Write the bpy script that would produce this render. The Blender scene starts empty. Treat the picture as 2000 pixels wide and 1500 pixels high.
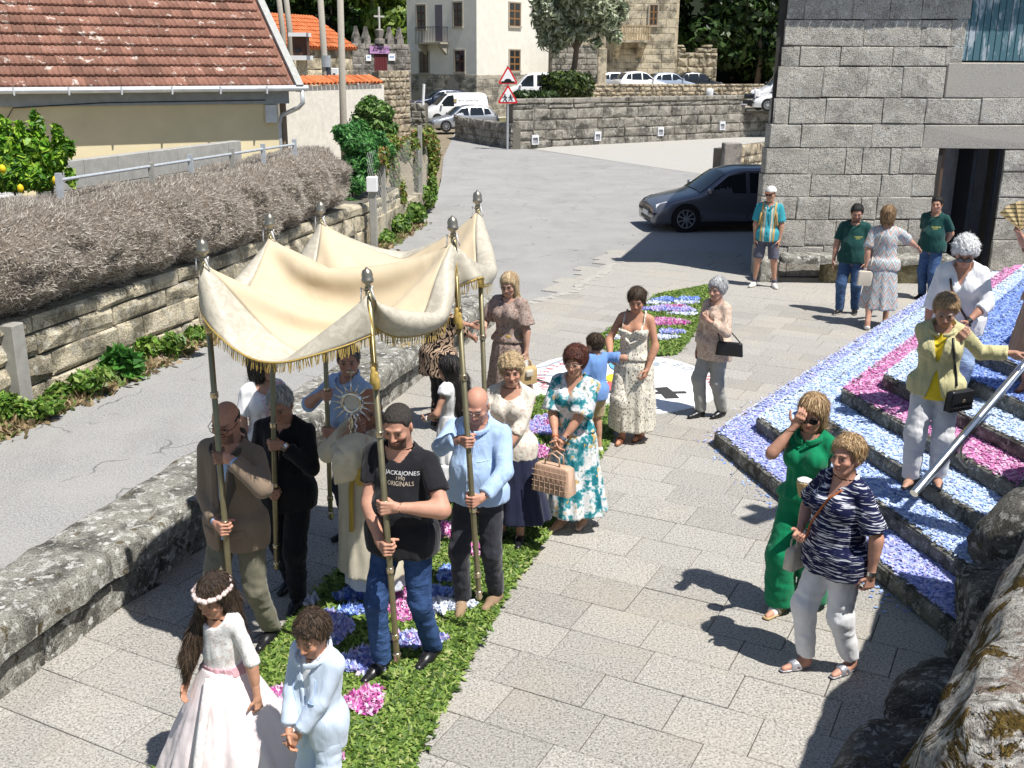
import bpy, math, random
import numpy as np
from mathutils import Vector, Matrix
rad = math.radians
random.seed(7); RNG = np.random.default_rng(7)
SC = bpy.context.scene
# ------------------------------------------------------------------ camera, sky, sun, exposure
CAMH, PITCH, ROLL, FPX = 3.8, rad(17), rad(0.4), 2050.0
cam_d = bpy.data.cameras.new('camera'); cam = bpy.data.objects.new('camera', cam_d)
SC.collection.objects.link(cam); SC.camera = cam
cam_d.sensor_width = 36; cam_d.lens = FPX / 2000 * 36; cam_d.clip_end = 600; cam_d.clip_start = .05
cam.matrix_world = Matrix.Translation((0, 0, CAMH)) @ Matrix.Rotation(math.pi/2 - PITCH, 4, 'X') @ Matrix.Rotation(ROLL, 4, 'Z')
SUN_EL, SUN_H = rad(62.5), Vector((.765, -.644, 0))
sun_dir = Vector((SUN_H.x*math.cos(SUN_EL), SUN_H.y*math.cos(SUN_EL), math.sin(SUN_EL)))
W = bpy.data.worlds.new('World'); SC.world = W; W.use_nodes = True
_wn = W.node_tree; _bg = _wn.nodes['Background']
_sky = _wn.nodes.new('ShaderNodeTexSky'); _sky.sky_type = 'NISHITA'; _sky.sun_disc = False
_sky.sun_elevation = SUN_EL; _sky.sun_rotation = math.atan2(SUN_H.x, SUN_H.y); _sky.air_density = 1.0; _sky.dust_density = .6
_wn.links.new(_sky.outputs[0], _bg.inputs[0]); _bg.inputs[1].default_value = .078
_sl = bpy.data.lights.new('sun', 'SUN'); _sl.energy = 5.0; _sl.angle = rad(.53); _sl.color = (1, .965, .905)
sun = bpy.data.objects.new('sun', _sl); SC.collection.objects.link(sun)
sun.rotation_euler = (-sun_dir).to_track_quat('-Z', 'Y').to_euler()
VS = SC.view_settings; VS.view_transform = 'Standard'; VS.look = 'None'; VS.exposure = .36; VS.gamma = 1
SC.cycles.use_denoising = True; SC.cycles.max_bounces = 6; SC.cycles.transparent_max_bounces = 8
SC.render.film_transparent = False

# ------------------------------------------------------------------ pixel <-> world (plan positions measured on the photo)
def ray(u, v):
    x = (u-1000)/FPX; y = -(v-750)/FPX; c, s = math.cos(ROLL), math.sin(ROLL)
    x, y = c*x-s*y, s*x+c*y
    return np.array([x, math.cos(PITCH)+y*math.sin(PITCH), -math.sin(PITCH)+y*math.cos(PITCH)])
def G(u, v, z=0.):
    d = ray(u, v); t = (z-CAMH)/d[2]; return np.array([0, 0, CAMH])+t*d
def at(u, v, Y):
    d = ray(u, v); return np.array([0, 0, CAMH])+d*Y/d[1]

# ------------------------------------------------------------------ objects
COL = SC.collection
def tag(o, label=None, cat=None, group=None, kind=None):
    if label: o['label'] = label
    if cat: o['category'] = cat
    if group: o['group'] = group
    if kind: o['kind'] = kind
    return o
def thing(name, label, cat, loc=(0, 0, 0), rz=0., group=None, kind=None):
    o = bpy.data.objects.new(name, None); COL.objects.link(o)
    o.location = [float(c) for c in loc]; o.rotation_euler = (0, 0, rz); o.empty_display_size = .1
    return tag(o, label, cat, group, kind)
def inv_of(p):
    return (Matrix.Translation(p.location) @ p.rotation_euler.to_matrix().to_4x4() @ Matrix.Diagonal((*p.scale, 1))).inverted()
def mesh(name, V, F, smooth=False):
    me = bpy.data.meshes.new(name); V = np.asarray(V, np.float32)
    if isinstance(F, np.ndarray) and F.ndim == 2:
        n, k = F.shape
        me.vertices.add(len(V)); me.vertices.foreach_set('co', V.ravel())
        me.loops.add(n*k); me.loops.foreach_set('vertex_index', F.astype(np.int32).ravel())
        me.polygons.add(n); me.polygons.foreach_set('loop_start', np.arange(0, n*k, k, dtype=np.int32))
        try: me.polygons.foreach_set('loop_total', np.full(n, k, np.int32))
        except Exception: pass
        me.update(calc_edges=True)
    else:
        me.from_pydata([tuple(map(float, v)) for v in V], [], [tuple(int(i) for i in f) for f in F])
    if smooth: me.polygons.foreach_set('use_smooth', np.ones(len(me.polygons), bool))
    return me
def obj(name, V=None, F=None, mat=None, parent=None, world=False, smooth=False, me=None, loc=None, rz=None):
    if me is None:
        if world and parent is not None:
            M = np.array(inv_of(parent)); V = np.asarray(V, float); V = V @ M[:3, :3].T + M[:3, 3]
        me = mesh(name, V, F, smooth)
    o = bpy.data.objects.new(name, me); COL.objects.link(o)
    if mat is not None:
        if not me.materials: me.materials.append(mat)
    if parent is not None: o.parent = parent
    if loc is not None: o.location = [float(c) for c in loc]
    if rz is not None: o.rotation_euler = (0, 0, rz)
    return o
def copy_tree(o, parent=None):
    c = o.copy(); COL.objects.link(c); c.parent = parent
    for ch in o.children: copy_tree(ch, c)
    return c
def colors(o, C):
    a = o.data.color_attributes.new('Col', 'FLOAT_COLOR', 'POINT')
    C = np.asarray(C, np.float32)
    if C.shape[1] == 3: C = np.concatenate([C, np.ones((len(C), 1), np.float32)], 1)
    a.data.foreach_set('color', C.ravel())

# ------------------------------------------------------------------ shapes -> (V, F)
class MB:
    def __init__(s): s.V = []; s.F = []
    def add(s, V, F):
        b = len(s.V); s.V += [tuple(map(float, v)) for v in V]; s.F += [tuple(int(i)+b for i in f) for f in F]; return s
    def build(s, name, mat, parent=None, world=False, smooth=False): return obj(name, s.V, s.F, mat, parent, world, smooth)
    @property
    def vf(s): return s.V, s.F
def box(x0, x1, y0, y1, z0, z1, b=0.):
    if b <= 0:
        V = [(x, y, z) for z in (z0, z1) for y in (y0, y1) for x in (x0, x1)]
        return V, [(0, 2, 3, 1), (4, 5, 7, 6), (0, 1, 5, 4), (2, 6, 7, 3), (0, 4, 6, 2), (1, 3, 7, 5)]
    V = []; F = []
    idx = {}
    c = ((x0, x1), (y0, y1), (z0, z1))
    for sx in (0, 1):
        for sy in (0, 1):
            for sz in (0, 1):
                p = [c[0][sx], c[1][sy], c[2][sz]]; s = [1-2*sx, 1-2*sy, 1-2*sz]
                for ax in range(3):
                    q = [p[i]+(s[i]*b if i != ax else 0) for i in range(3)]
                    idx[(sx, sy, sz, ax)] = len(V); V.append(q)
    I = lambda a, b_, c_, d: idx[(a, b_, c_, d)]
    for s in (0, 1):
        F.append([I(s, 0, 0, 0), I(s, 1, 0, 0), I(s, 1, 1, 0), I(s, 0, 1, 0)][::1 if s else -1])
        F.append([I(0, s, 0, 1), I(0, s, 1, 1), I(1, s, 1, 1), I(1, s, 0, 1)][::1 if s else -1])
        F.append([I(0, 0, s, 2), I(1, 0, s, 2), I(1, 1, s, 2), I(0, 1, s, 2)][::1 if s else -1])
    for a in (0, 1):
        for b_ in (0, 1):
            F.append([I(a, b_, 0, 0), I(a, b_, 1, 0), I(a, b_, 1, 1), I(a, b_, 0, 1)])
            F.append([I(a, 0, b_, 0), I(a, 1, b_, 0), I(a, 1, b_, 2), I(a, 0, b_, 2)])
            F.append([I(0, a, b_, 1), I(1, a, b_, 1), I(1, a, b_, 2), I(0, a, b_, 2)])
            for s in (0, 1): pass
    for sx in (0, 1):
        for sy in (0, 1):
            for sz in (0, 1): F.append([I(sx, sy, sz, 0), I(sx, sy, sz, 1), I(sx, sy, sz, 2)])
    return V, F
def tube(P, r, n=8, cap=True):
    P = np.asarray(P, float); m = len(P); r = np.broadcast_to(np.asarray(r, float), (m,))
    V = []; F = []; up = np.array([0, 0, 1.]); prev = None
    for i in range(m):
        t = P[min(i+1, m-1)]-P[max(i-1, 0)]; t = t/(np.linalg.norm(t)+1e-9)
        if prev is None:
            a = np.cross(t, up if abs(t[2]) < .9 else [1, 0, 0])
        else: a = prev - t*np.dot(prev, t)
        a = a/(np.linalg.norm(a)+1e-9); prev = a; b = np.cross(t, a)
        for k in range(n):
            th = 2*math.pi*k/n; V.append(P[i]+r[i]*(math.cos(th)*a+math.sin(th)*b))
    for i in range(m-1):
        for k in range(n):
            F.append((i*n+k, i*n+(k+1) % n, (i+1)*n+(k+1) % n, (i+1)*n+k))
    if cap: F.append(tuple(range(n))[::-1]); F.append(tuple(range((m-1)*n, m*n)))
    return V, F
def lathe(prof, n=12, c=(0, 0, 0)):
    V = []; F = []
    for r, z in prof:
        for k in range(n):
            a = 2*math.pi*k/n; V.append((c[0]+r*math.cos(a), c[1]+r*math.sin(a), c[2]+z))
    for i in range(len(prof)-1):
        for k in range(n): F.append((i*n+k, i*n+(k+1) % n, (i+1)*n+(k+1) % n, (i+1)*n+k))
    F.append(tuple(range(n))[::-1]); F.append(tuple(range((len(prof)-1)*n, len(prof)*n)))
    return V, F
def prism(poly, z0, z1):
    n = len(poly); V = [(p[0], p[1], z0) for p in poly]+[(p[0], p[1], z1) for p in poly]
    a = sum(poly[i][0]*poly[(i+1) % n][1]-poly[(i+1) % n][0]*poly[i][1] for i in range(n))
    F = [tuple(range(n, 2*n)), tuple(range(n))[::-1]]+[(i, (i+1) % n, n+(i+1) % n, n+i) for i in range(n)]
    if a < 0: F = [f[::-1] for f in F]
    return V, F
def xf(vf, o=(0, 0, 0), ex=(1, 0, 0), ey=(0, 1, 0), ez=(0, 0, 1)):
    V = np.asarray(vf[0], float); return V @ np.array([ex, ey, ez], float)+np.asarray(o, float), vf[1]
def stone(w, h, d, b=.02, jit=.012, rng=random):
    """ashlar piece lying in x (width) z (height); front towards -y, chamfered and a little crooked"""
    j = lambda: rng.uniform(-jit, jit)
    c = [(0, 0), (w, 0), (w, h), (0, h)]
    bk = [(x, d, z) for x, z in c]
    mid = [(x+j()*.4, b*.9, z+j()*.4) for x, z in c]
    fr = [(x+(b if x == 0 else -b)+j(), j()*.7, z+(b if z == 0 else -b)+j()) for x, z in c]
    V = bk+mid+fr+[(w*(.5+rng.uniform(-.15, .15)), -rng.uniform(.0, jit*1.3), h*(.5+rng.uniform(-.15, .15)))]
    F = []
    for i in range(4):
        k = (i+1) % 4
        F += [(i, 4+i, 4+k, k)[::-1], (4+i, 8+i, 8+k, 4+k)[::-1], (8+i, 12, 8+k)]
    return V, F
def inpoly(x, y, P):
    r = False; n = len(P)
    for i in range(n):
        (x0, y0), (x1, y1) = P[i], P[(i+1) % n]
        if (y0 > y) != (y1 > y) and x < (x1-x0)*(y-y0)/(y1-y0)+x0: r = not r
    return r
def inpoly_np(X, Y, P):
    r = np.zeros(len(X), bool); n = len(P)
    for i in range(n):
        (x0, y0), (x1, y1) = P[i][:2], P[(i+1) % n][:2]
        if y0 == y1: continue
        c = ((y0 > Y) != (y1 > Y)) & (X < (x1-x0)*(Y-y0)/(y1-y0)+x0); r ^= c
    return r
def snoise(p, f=1., seed=0):
    """cheap smooth pseudo noise on (N,3) points, about -1..1"""
    r = np.random.default_rng(seed); o = np.zeros(len(p), np.float32); p = np.asarray(p, np.float32)*f
    for k in range(3):
        A = r.normal(size=(3, 3)).astype(np.float32); ph = r.uniform(0, 6.3, 3).astype(np.float32)
        q = p @ A+ph; o += np.sin(q[:, 0]+1.3*np.sin(q[:, 1]))*np.cos(q[:, 2])
    return o/1.8

# ------------------------------------------------------------------ materials
class Mt:
    def __init__(s, name, rough=.8, spec=.3, metal=0.):
        s.m = bpy.data.materials.new(name); s.m.use_nodes = True; s.nt = s.m.node_tree
        s.b = s.nt.nodes['Principled BSDF']; s.set(Roughness=rough, Metallic=metal); s.set(**{'Specular IOR Level': spec})
    def lk(s, sock, v):
        if isinstance(v, bpy.types.NodeSocket): s.nt.links.new(v, sock)
        else:
            if hasattr(sock.default_value, '__len__') and not isinstance(v, (int, float)):
                v = tuple(v)
                if len(sock.default_value) == 4 and len(v) == 3: v = v+(1,)
            sock.default_value = v
    def set(s, **k):
        for a, v in k.items(): s.lk(s.b.inputs[a.replace('_', ' ')], v)
        return s
    def n(s, t, out=0, **k):
        x = s.nt.nodes.new('ShaderNode'+t)
        for a, v in k.items():
            if a[0] == 'i' and a[1:].isdigit(): s.lk(x.inputs[int(a[1:])], v)
            elif hasattr(x, a) and a not in ('inputs', 'outputs'): setattr(x, a, v)
            else: s.lk(x.inputs[a.replace('_', ' ')], v)
        return x.outputs[out]
    def pos(s): return s.n('NewGeometry', 0)
    def oc(s): return s.n('TexCoord', 3)
    def rnd(s): return s.n('ObjectInfo', 5)
    def occ(s):      # object coords shifted by a random offset: copies that share a mesh differ
        return s.n('VectorMath', 0, operation='ADD', i0=s.oc(), i1=s.n('VectorMath', 0, operation='SCALE', i0=(37., 91., 53.), Scale=s.rnd()))
    def mp(s, v, scale=(1, 1, 1), rot=(0, 0, 0), loc=(0, 0, 0)): return s.n('Mapping', 0, Vector=v, Scale=scale, Rotation=rot, Location=loc)
    def noise(s, v, sc=5., det=3., ro=.55, dis=0.): return s.n('TexNoise', 0, Vector=v, Scale=sc, Detail=det, Roughness=ro, Distortion=dis)
    def vor(s, v, sc=5., feat='F1', out=0, rnd=1.):
        return s.n('TexVoronoi', out, feature=feat, Vector=v, Scale=sc, Randomness=rnd)
    def ramp(s, f, st, interp='LINEAR'):
        x = s.nt.nodes.new('ShaderNodeValToRGB'); cr = x.color_ramp; cr.interpolation = interp
        while len(cr.elements) < len(st): cr.elements.new(.5)
        for e, (p, c) in zip(cr.elements, st):
            e.position = p; e.color = (c, c, c, 1) if isinstance(c, (int, float)) else tuple(c)+(1,)*(4-len(c))
        s.lk(x.inputs[0], f); return x.outputs[0]
    def mix(s, f, a, b, bl='MIX'):
        x = s.nt.nodes.new('ShaderNodeMix'); x.data_type = 'RGBA'; x.blend_type = bl
        s.lk(x.inputs[0], f); s.lk(x.inputs[6], a); s.lk(x.inputs[7], b); return x.outputs[2]
    def ma(s, op, a, b=0., c=0.): return s.n('Math', 0, operation=op, i0=a, i1=b, i2=c)
    def col(s, name='Col'):
        x = s.nt.nodes.new('ShaderNodeAttribute'); x.attribute_name = name; return x.outputs[0]
    def bump(s, h, st=.5, d=.01): s.lk(s.b.inputs['Normal'], s.n('Bump', 0, Height=h, Strength=st, Distance=d)); return s
def plain(name, c, rough=.6, metal=0., spec=.3, var=.08, sc=6., bump=.0, bsc=60.):
    m = Mt(name, rough, spec, metal); v = m.oc(); f = m.noise(v, sc, 4)
    a = [max(0, x*(1-var*2)) for x in c]; b = [min(1, x*(1+var)) for x in c]
    m.set(Base_Color=m.ramp(f, [(.3, a), (.7, b)]))
    if bump: m.bump(m.noise(v, bsc, 3), bump, .01)
    return m.m
def glassy(name, c=(.02, .025, .03), rough=.05):
    m = Mt(name, rough, .6); m.set(Base_Color=c); return m.m
# ================================================================== materials of the ground and stone
def granite(name, base=(.40, .385, .36), dark=.33, stain=(.47, .40, .31), sc=1., world=True, stamt=.35):
    m = Mt(name, .85, .25); v = m.pos() if world else m.occ()
    g1 = m.noise(v, 85*sc, 2, .7); g2 = m.noise(v, 200*sc, 1.5, .6)
    sp = m.ramp(g1, [(.34, [c*dark for c in base]), (.46, [c*.86 for c in base]), (.55, base), (.72, [min(1, c*1.35) for c in base])])
    sp = m.mix(m.ramp(g2, [(.34, .75), (.46, 0.)]), sp, [c*.42 for c in base])
    big = m.noise(v, 1.1*sc, 4, .6); sp = m.mix(m.ma('MULTIPLY', m.ramp(big, [(.50, 0.), (.68, 1.)]), stamt), sp, stain)
    tone = m.ma('MULTIPLY_ADD', m.rnd(), .2, .88)
    sp = m.mix(1., sp, m.n('CombineColor', 0, i0=tone, i1=tone, i2=tone), 'MULTIPLY')
    m.set(Base_Color=sp); m.bump(g1, .25, .006); return m.m
M_slab = granite('granite_paving', (.415, .395, .36), .32, (.44, .38, .29), sc=.75)
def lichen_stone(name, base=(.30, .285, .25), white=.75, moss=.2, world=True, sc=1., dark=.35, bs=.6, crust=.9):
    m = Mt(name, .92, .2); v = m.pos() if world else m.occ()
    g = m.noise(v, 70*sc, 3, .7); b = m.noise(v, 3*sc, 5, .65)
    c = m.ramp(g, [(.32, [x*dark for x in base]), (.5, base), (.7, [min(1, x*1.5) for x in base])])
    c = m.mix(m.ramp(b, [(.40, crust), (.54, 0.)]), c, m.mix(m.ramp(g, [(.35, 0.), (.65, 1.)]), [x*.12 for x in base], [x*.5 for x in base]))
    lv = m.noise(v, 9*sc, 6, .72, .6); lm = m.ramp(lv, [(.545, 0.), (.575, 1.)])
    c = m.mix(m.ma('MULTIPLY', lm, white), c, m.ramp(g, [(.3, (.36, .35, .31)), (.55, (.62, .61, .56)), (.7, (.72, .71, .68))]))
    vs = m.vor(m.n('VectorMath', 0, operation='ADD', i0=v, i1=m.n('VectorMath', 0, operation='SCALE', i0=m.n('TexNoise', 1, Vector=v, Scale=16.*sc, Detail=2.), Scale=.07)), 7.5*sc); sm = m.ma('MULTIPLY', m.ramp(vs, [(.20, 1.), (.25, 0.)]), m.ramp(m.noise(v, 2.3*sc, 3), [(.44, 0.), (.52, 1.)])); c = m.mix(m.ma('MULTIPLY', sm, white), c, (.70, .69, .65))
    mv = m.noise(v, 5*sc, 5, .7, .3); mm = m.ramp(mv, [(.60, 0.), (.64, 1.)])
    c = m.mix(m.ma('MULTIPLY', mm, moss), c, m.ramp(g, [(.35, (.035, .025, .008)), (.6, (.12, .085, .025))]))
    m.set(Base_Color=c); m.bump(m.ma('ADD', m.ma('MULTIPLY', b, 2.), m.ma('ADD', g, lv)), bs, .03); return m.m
M_wallst = lichen_stone('lichen_wall_stone', (.36, .345, .30), 1., .75, sc=1.25, dark=.2, bs=.8)
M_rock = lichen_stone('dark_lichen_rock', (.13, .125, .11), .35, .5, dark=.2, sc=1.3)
M_parap = lichen_stone('pale_lichen_rock', (.60, .57, .52), 1., 1., sc=2.6, dark=.3, bs=1., crust=.35)
M_step = lichen_stone('step_stone', (.19, .185, .16), .35, .4, sc=1.5)
def parapet_mat():
    m = Mt('crusty_parapet_granite', .95, .15); v = m.pos(); g = m.noise(v, 120, 3, .75); w = m.noise(v, 26, 6, .75, .8); b = m.noise(v, 9, 5, .7, .4); q = m.noise(v, 5.5, 5, .7, .6)
    c = m.ramp(w, [(.32, (.07, .065, .06)), (.42, (.30, .27, .24)), (.50, (.48, .45, .40)), (.62, (.68, .66, .60))]); c = m.mix(m.ramp(g, [(.33, .75), (.45, 0.)]), c, (.10, .09, .08))
    c = m.mix(m.ramp(b, [(.55, 0.), (.60, .85)]), c, m.ramp(g, [(.35, (.16, .10, .07)), (.65, (.34, .26, .21))])); c = m.mix(m.ramp(q, [(.52, 0.), (.555, 1.)]), c, m.ramp(m.noise(v, 60, 4, .8), [(.3, (.025, .015, .004)), (.55, (.13, .085, .02)), (.75, (.22, .16, .05))]))
    m.set(Base_Color=c); m.bump(m.ma('ADD', m.ma('MULTIPLY', m.ramp(q, [(.51, 0.), (.60, 1.)]), .9), m.ma('ADD', w, m.ma('MULTIPLY', g, .4))), .9, .03); return m.m
M_parap = parapet_mat()
def asphalt():
    m = Mt('asphalt', .9, .25); v = m.pos(); g = m.noise(v, 55, 2.5, .75); b = m.noise(v, .8, 5, .6)
    c = m.ramp(g, [(.35, (.19, .187, .182)), (.5, (.30, .296, .288)), (.68, (.43, .425, .41))])
    c = m.mix(m.ramp(b, [(.4, 0.), (.65, .45)]), c, (.38, .37, .35)); b2 = m.noise(m.mp(v, (1, .35, 1), (0, 0, .3)), .9, 5, .7); c = m.mix(m.ramp(b2, [(.52, 0.), (.64, .22)]), c, (.20, .195, .19))
    w = m.noise(v, 1.5, 3, .5); q = m.n('VectorMath', 0, operation='ADD', i0=v, i1=m.n('VectorMath', 0, operation='SCALE', i0=m.n('TexNoise', 1, Vector=v, Scale=2.2, Detail=3.), Scale=.5))
    cr = m.vor(q, .75, 'DISTANCE_TO_EDGE'); crm = m.ma('MULTIPLY', m.ramp(cr, [(0., 1.), (.012, 0.)]), m.ramp(w, [(.5, 0.), (.6, .75)]))
    c = m.mix(crm, c, (.06, .058, .055)); m.set(Base_Color=c); m.bump(m.ma('SUBTRACT', g, crm), .35, .008); return m.m
M_asph = asphalt()
def soil(name, a, b, sc=6):
    m = Mt(name, .95, .1); v = m.pos(); f = m.noise(v, sc, 6, .65); m.set(Base_Color=m.ramp(f, [(.35, a), (.65, b)])); m.bump(f, .6, .05); return m.m
M_dirt = soil('dry_dirt', (.16, .13, .09), (.33, .28, .20), 8)
M_field = soil('rough_ground', (.07, .075, .035), (.20, .18, .10), 1.5)
M_joint = plain('joint_mortar', (.15, .14, .125), .95, sc=30)
M_mort = plain('wall_mortar', (.16, .145, .12), .95, sc=15)
M_conc = plain('weathered_concrete', (.34, .33, .30), .9, sc=9, bump=.3)
# ================================================================== ground, road
def sheet(name, poly, z, mat, kind='structure'):
    o = obj(name, [(p[0], p[1], z) for p in poly], [tuple(range(len(poly)))], mat); return tag(o, kind=kind)
tag(obj('ground', [(-260, -40, -.12), (260, -40, -.12), (260, 420, -.12), (-260, 420, -.12)], [(0, 1, 2, 3)], M_field), kind='structure')
WL0, WL1 = np.array([-3.65, 3.65]), np.array([-.32, 15.1])                # inner foot of the low wall
WD = (WL1-WL0)/np.linalg.norm(WL1-WL0); WN = np.array([-WD[1], WD[0]])
ROADL = [(-6.6, 5), (-5.75, 9.2), (-5.45, 10.6), (-4.9, 12.4), (-4.3, 15), (-3.5, 18.4), (-2.85, 22), (-2.35, 26), (-2.2, 29.5), (-2.45, 36), (-2.95, 45), (-3.3, 59)]
def road_edge_jag():
    P = [(-.36, 16.0), (.1, 16.9), (.55, 17.5), (.95, 18.0), (1.3, 18.9), (1.75, 20.1), (2.45, 22.1), (3.35, 25.0), (5.3, 31), (7.4, 37.8)]
    out = []
    for (a, b), (c, d) in zip(P[:-1], P[1:]):
        for k in range(6):
            t = k/6; j = .05 if b < 24 else 0; out.append((a+(c-a)*t+random.uniform(-j, j), b+(d-b)*t))
    return out+[P[-1]]
_re = road_edge_jag()
road_poly = ROADL+[(-3.5, 66), (-1.5, 66), (-.4, 50.6), (1.0, 49.6), (4.8, 42.5), (7.4, 37.8)]+_re[::-1][1:]+[tuple(WL1+WN*.3), tuple(WL0+WN*.3), (-6, 1)]
sheet('road', road_poly, -.02, M_asph)
sheet('far_ramp_paving', [(.9, 49.9), (2.7, 52.6), (6.5, 55.4), (14.4, 61.2), (30, 61), (30, 30), (9, 36), (7.4, 37.8), (4.8, 42.5)], -.014, granite('pale_ramp_paving', (.50, .485, .45), .6))
sheet('tower_forecourt', [(3.3, 25), (2.45, 22.1), (4.9, 20), (12, 20), (12, 34), (7.4, 37.8), (5.3, 31)], -.006, granite('forecourt_paving', (.46, .44, .42), .5))
sheet('side_yard', [(-60, 1), (-6.6, 5), (-5.5, 10.6), (-4.3, 15), (-2.85, 22), (-2.2, 29.5), (-2.5, 36), (-3.4, 66), (-60, 66)], -.06, M_dirt)
# ================================================================== paved square: slab by slab
plaza = thing('plaza', None, None, (0, 7, 0), kind='structure')
PLZ = [tuple(WL0), tuple(WL1), (-.36, 16.0), (.1, 16.9), (.55, 17.5), (.95, 18.0), (1.3, 18.9), (1.75, 20.1), (2.45, 22.1), (4.9, 22.1), (4.9, 19.6), (11, 19.6), (11, 15), (6, 15), (3.3, 11.2), (2.7, 10.2), (3.6, 6.3), (2.8, 4.6), (1.2, 2.5), (-2, 2.5)]
obj('bedding', [(x, y, -.018) for x, y in PLZ], [tuple(range(len(PLZ)))], M_joint, plaza, world=True)
e1 = np.array([math.cos(rad(-27)), math.sin(rad(-27))]); e2 = np.array([-e1[1], e1[0]]); CW = .412
o0 = np.array([.05, 7.2]); slabs = []
for c in range(-22, 46):
    s = -14+random.uniform(0, .6)
    while s < 16:
        L = random.choice((.52, .62, .62, .70)); ctr = o0+e2*(c+.5)*CW+e1*(s+L/2)
        if inpoly(*ctr, PLZ) or inpoly(*(ctr+[.26, -.06]), PLZ): slabs.append((np.hypot(ctr[0], ctr[1]-1.0), ctr, L))
        s += L
slabs.sort(key=lambda t: t[0])
def slab_vf(L):
    h, w, b = L/2-.003, CW/2-.003, .004
    V = [(-h, -w, -.03), (h, -w, -.03), (h, w, -.03), (-h, w, -.03), (-h, -w, -b), (h, -w, -b), (h, w, -b), (-h, w, -b), (-h+b, -w+b, 0), (h-b, -w+b, 0), (h-b, w-b, 0), (-h+b, w-b, 0)]
    F = [(8, 9, 10, 11)]+[(i+j, (i+1) % 4+j, (i+1) % 4+j+4, i+j+4) for j in (0, 4) for i in range(4)]
    return V, F
_sm = {L: mesh('paving_slab', *slab_vf(L)) for L in (.52, .62, .70)}
for m_ in _sm.values(): m_.materials.append(M_slab)
far = MB(); ns = 0
def slab_seen(p):
    d = np.array([p[0], p[1], -CAMH]); zf = d[1]*math.cos(PITCH)-d[2]*math.sin(PITCH); yu = d[1]*math.sin(PITCH)+d[2]*math.cos(PITCH)
    return zf > .5 and abs(d[0]/zf) < .50 and abs(yu/zf) < .38
for dist, ctr, L in slabs:
    dz = random.uniform(-.0025, .0025)
    if ns < 300 and slab_seen(ctr):
        obj('paving_slab', me=_sm[L], parent=plaza, loc=(ctr[0], ctr[1]-7, dz), rz=rad(-27)); ns += 1
    else: far.add(*xf(slab_vf(L), (*ctr, dz), (*e1, 0), (*e2, 0)))
tag(far.build('more_paving', M_slab, plaza, world=True), kind='stuff')
# broken concrete strip along the road edge
mb = MB()
for i in range(0, 34):
    a = np.array(_re[i]); b = np.array(_re[i+1]); d = b-a; L = np.hypot(*d); n = np.array([d[1], -d[0]])/L
    w = random.uniform(.10, .24); mb.add(*prism([a, b, b+n*w, a+n*w], -.03, random.uniform(.004, .012)))
tag(mb.build('road_edge_kerb', plain('edge_concrete', (.42, .40, .36), .9, sc=14, bump=.3)), kind='structure')
# ================================================================== low wall between square and road
def bumpy_box(L, Wd, z0, z1, r, seed, nl=14, sag=.02, amp=.03):
    """rounded boulder-like ashlar, length along x, width along y"""
    prof = []
    h = z1-z0
    for a in range(5): t = math.pi/2*a/4; prof.append((Wd/2-r+r*math.cos(t), z1-r+r*math.sin(t)))
    prof = [(Wd/2-.01, z0)]+prof+[(-y, z) for y, z in prof[::-1]]+[(-Wd/2+.01, z0)]
    k = len(prof); V = []
    for i in range(nl+1):
        x = -L/2+L*i/nl; e = min(1, min(i, nl-i)/1.0); sc = .94+.06*e
        for y, z in prof: V.append((x, y*sc, z0+(z-z0)*(.96+.04*e)))
    V = np.array(V); P = V+seed*3.1
    V += np.stack([np.zeros(len(V)), snoise(P, 5, 1), snoise(P, 4, 2)], 1)*amp*.6+np.stack([0*V[:, 0], snoise(P, 13, 3), snoise(P, 12, 4)], 1)*amp*.3
    F = [(i*k+j, i*k+j+1, (i+1)*k+j+1, (i+1)*k+j) for i in range(nl) for j in range(k-1)]
    F += [tuple(range(k))[::-1], tuple(range(nl*k, nl*k+k))]
    return V, F
lw = thing('low_stone_wall', 'low lichen covered granite bench wall between the square and the road', 'wall', (*(WL0+WN*.3), 0), math.atan2(WD[1], WD[0]))
LT = float(np.linalg.norm(WL1-WL0)); x = -.2; i = 0
while x < LT:
    L = random.uniform(1.25, 1.9); L = min(L, LT-x+.2)
    V, F = bumpy_box(L-.012, .66+random.uniform(-.03, .03), .29, .50+random.uniform(-.01, .012), .07, i, amp=.018); V[:, 0] += x+L/2; V[:, 1] += .02
    obj('cap_stone', V, F, M_wallst, lw, smooth=True); x += L; i += 1
x = -.2
while x < LT:
    L = random.uniform(.7, 1.3); V, F = bumpy_box(L-.03, .50, -.08, .25, .04, i+40, nl=8, amp=.02); V[:, 0] += x+L/2; V[:, 1] += .03
    obj('base_stone', V, F, M_wallst, lw, smooth=True); x += L; i += 1
obj('wall_core', *box(-.2, LT-.1, -.10, .22, -.05, .33), M_mort, lw)
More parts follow.
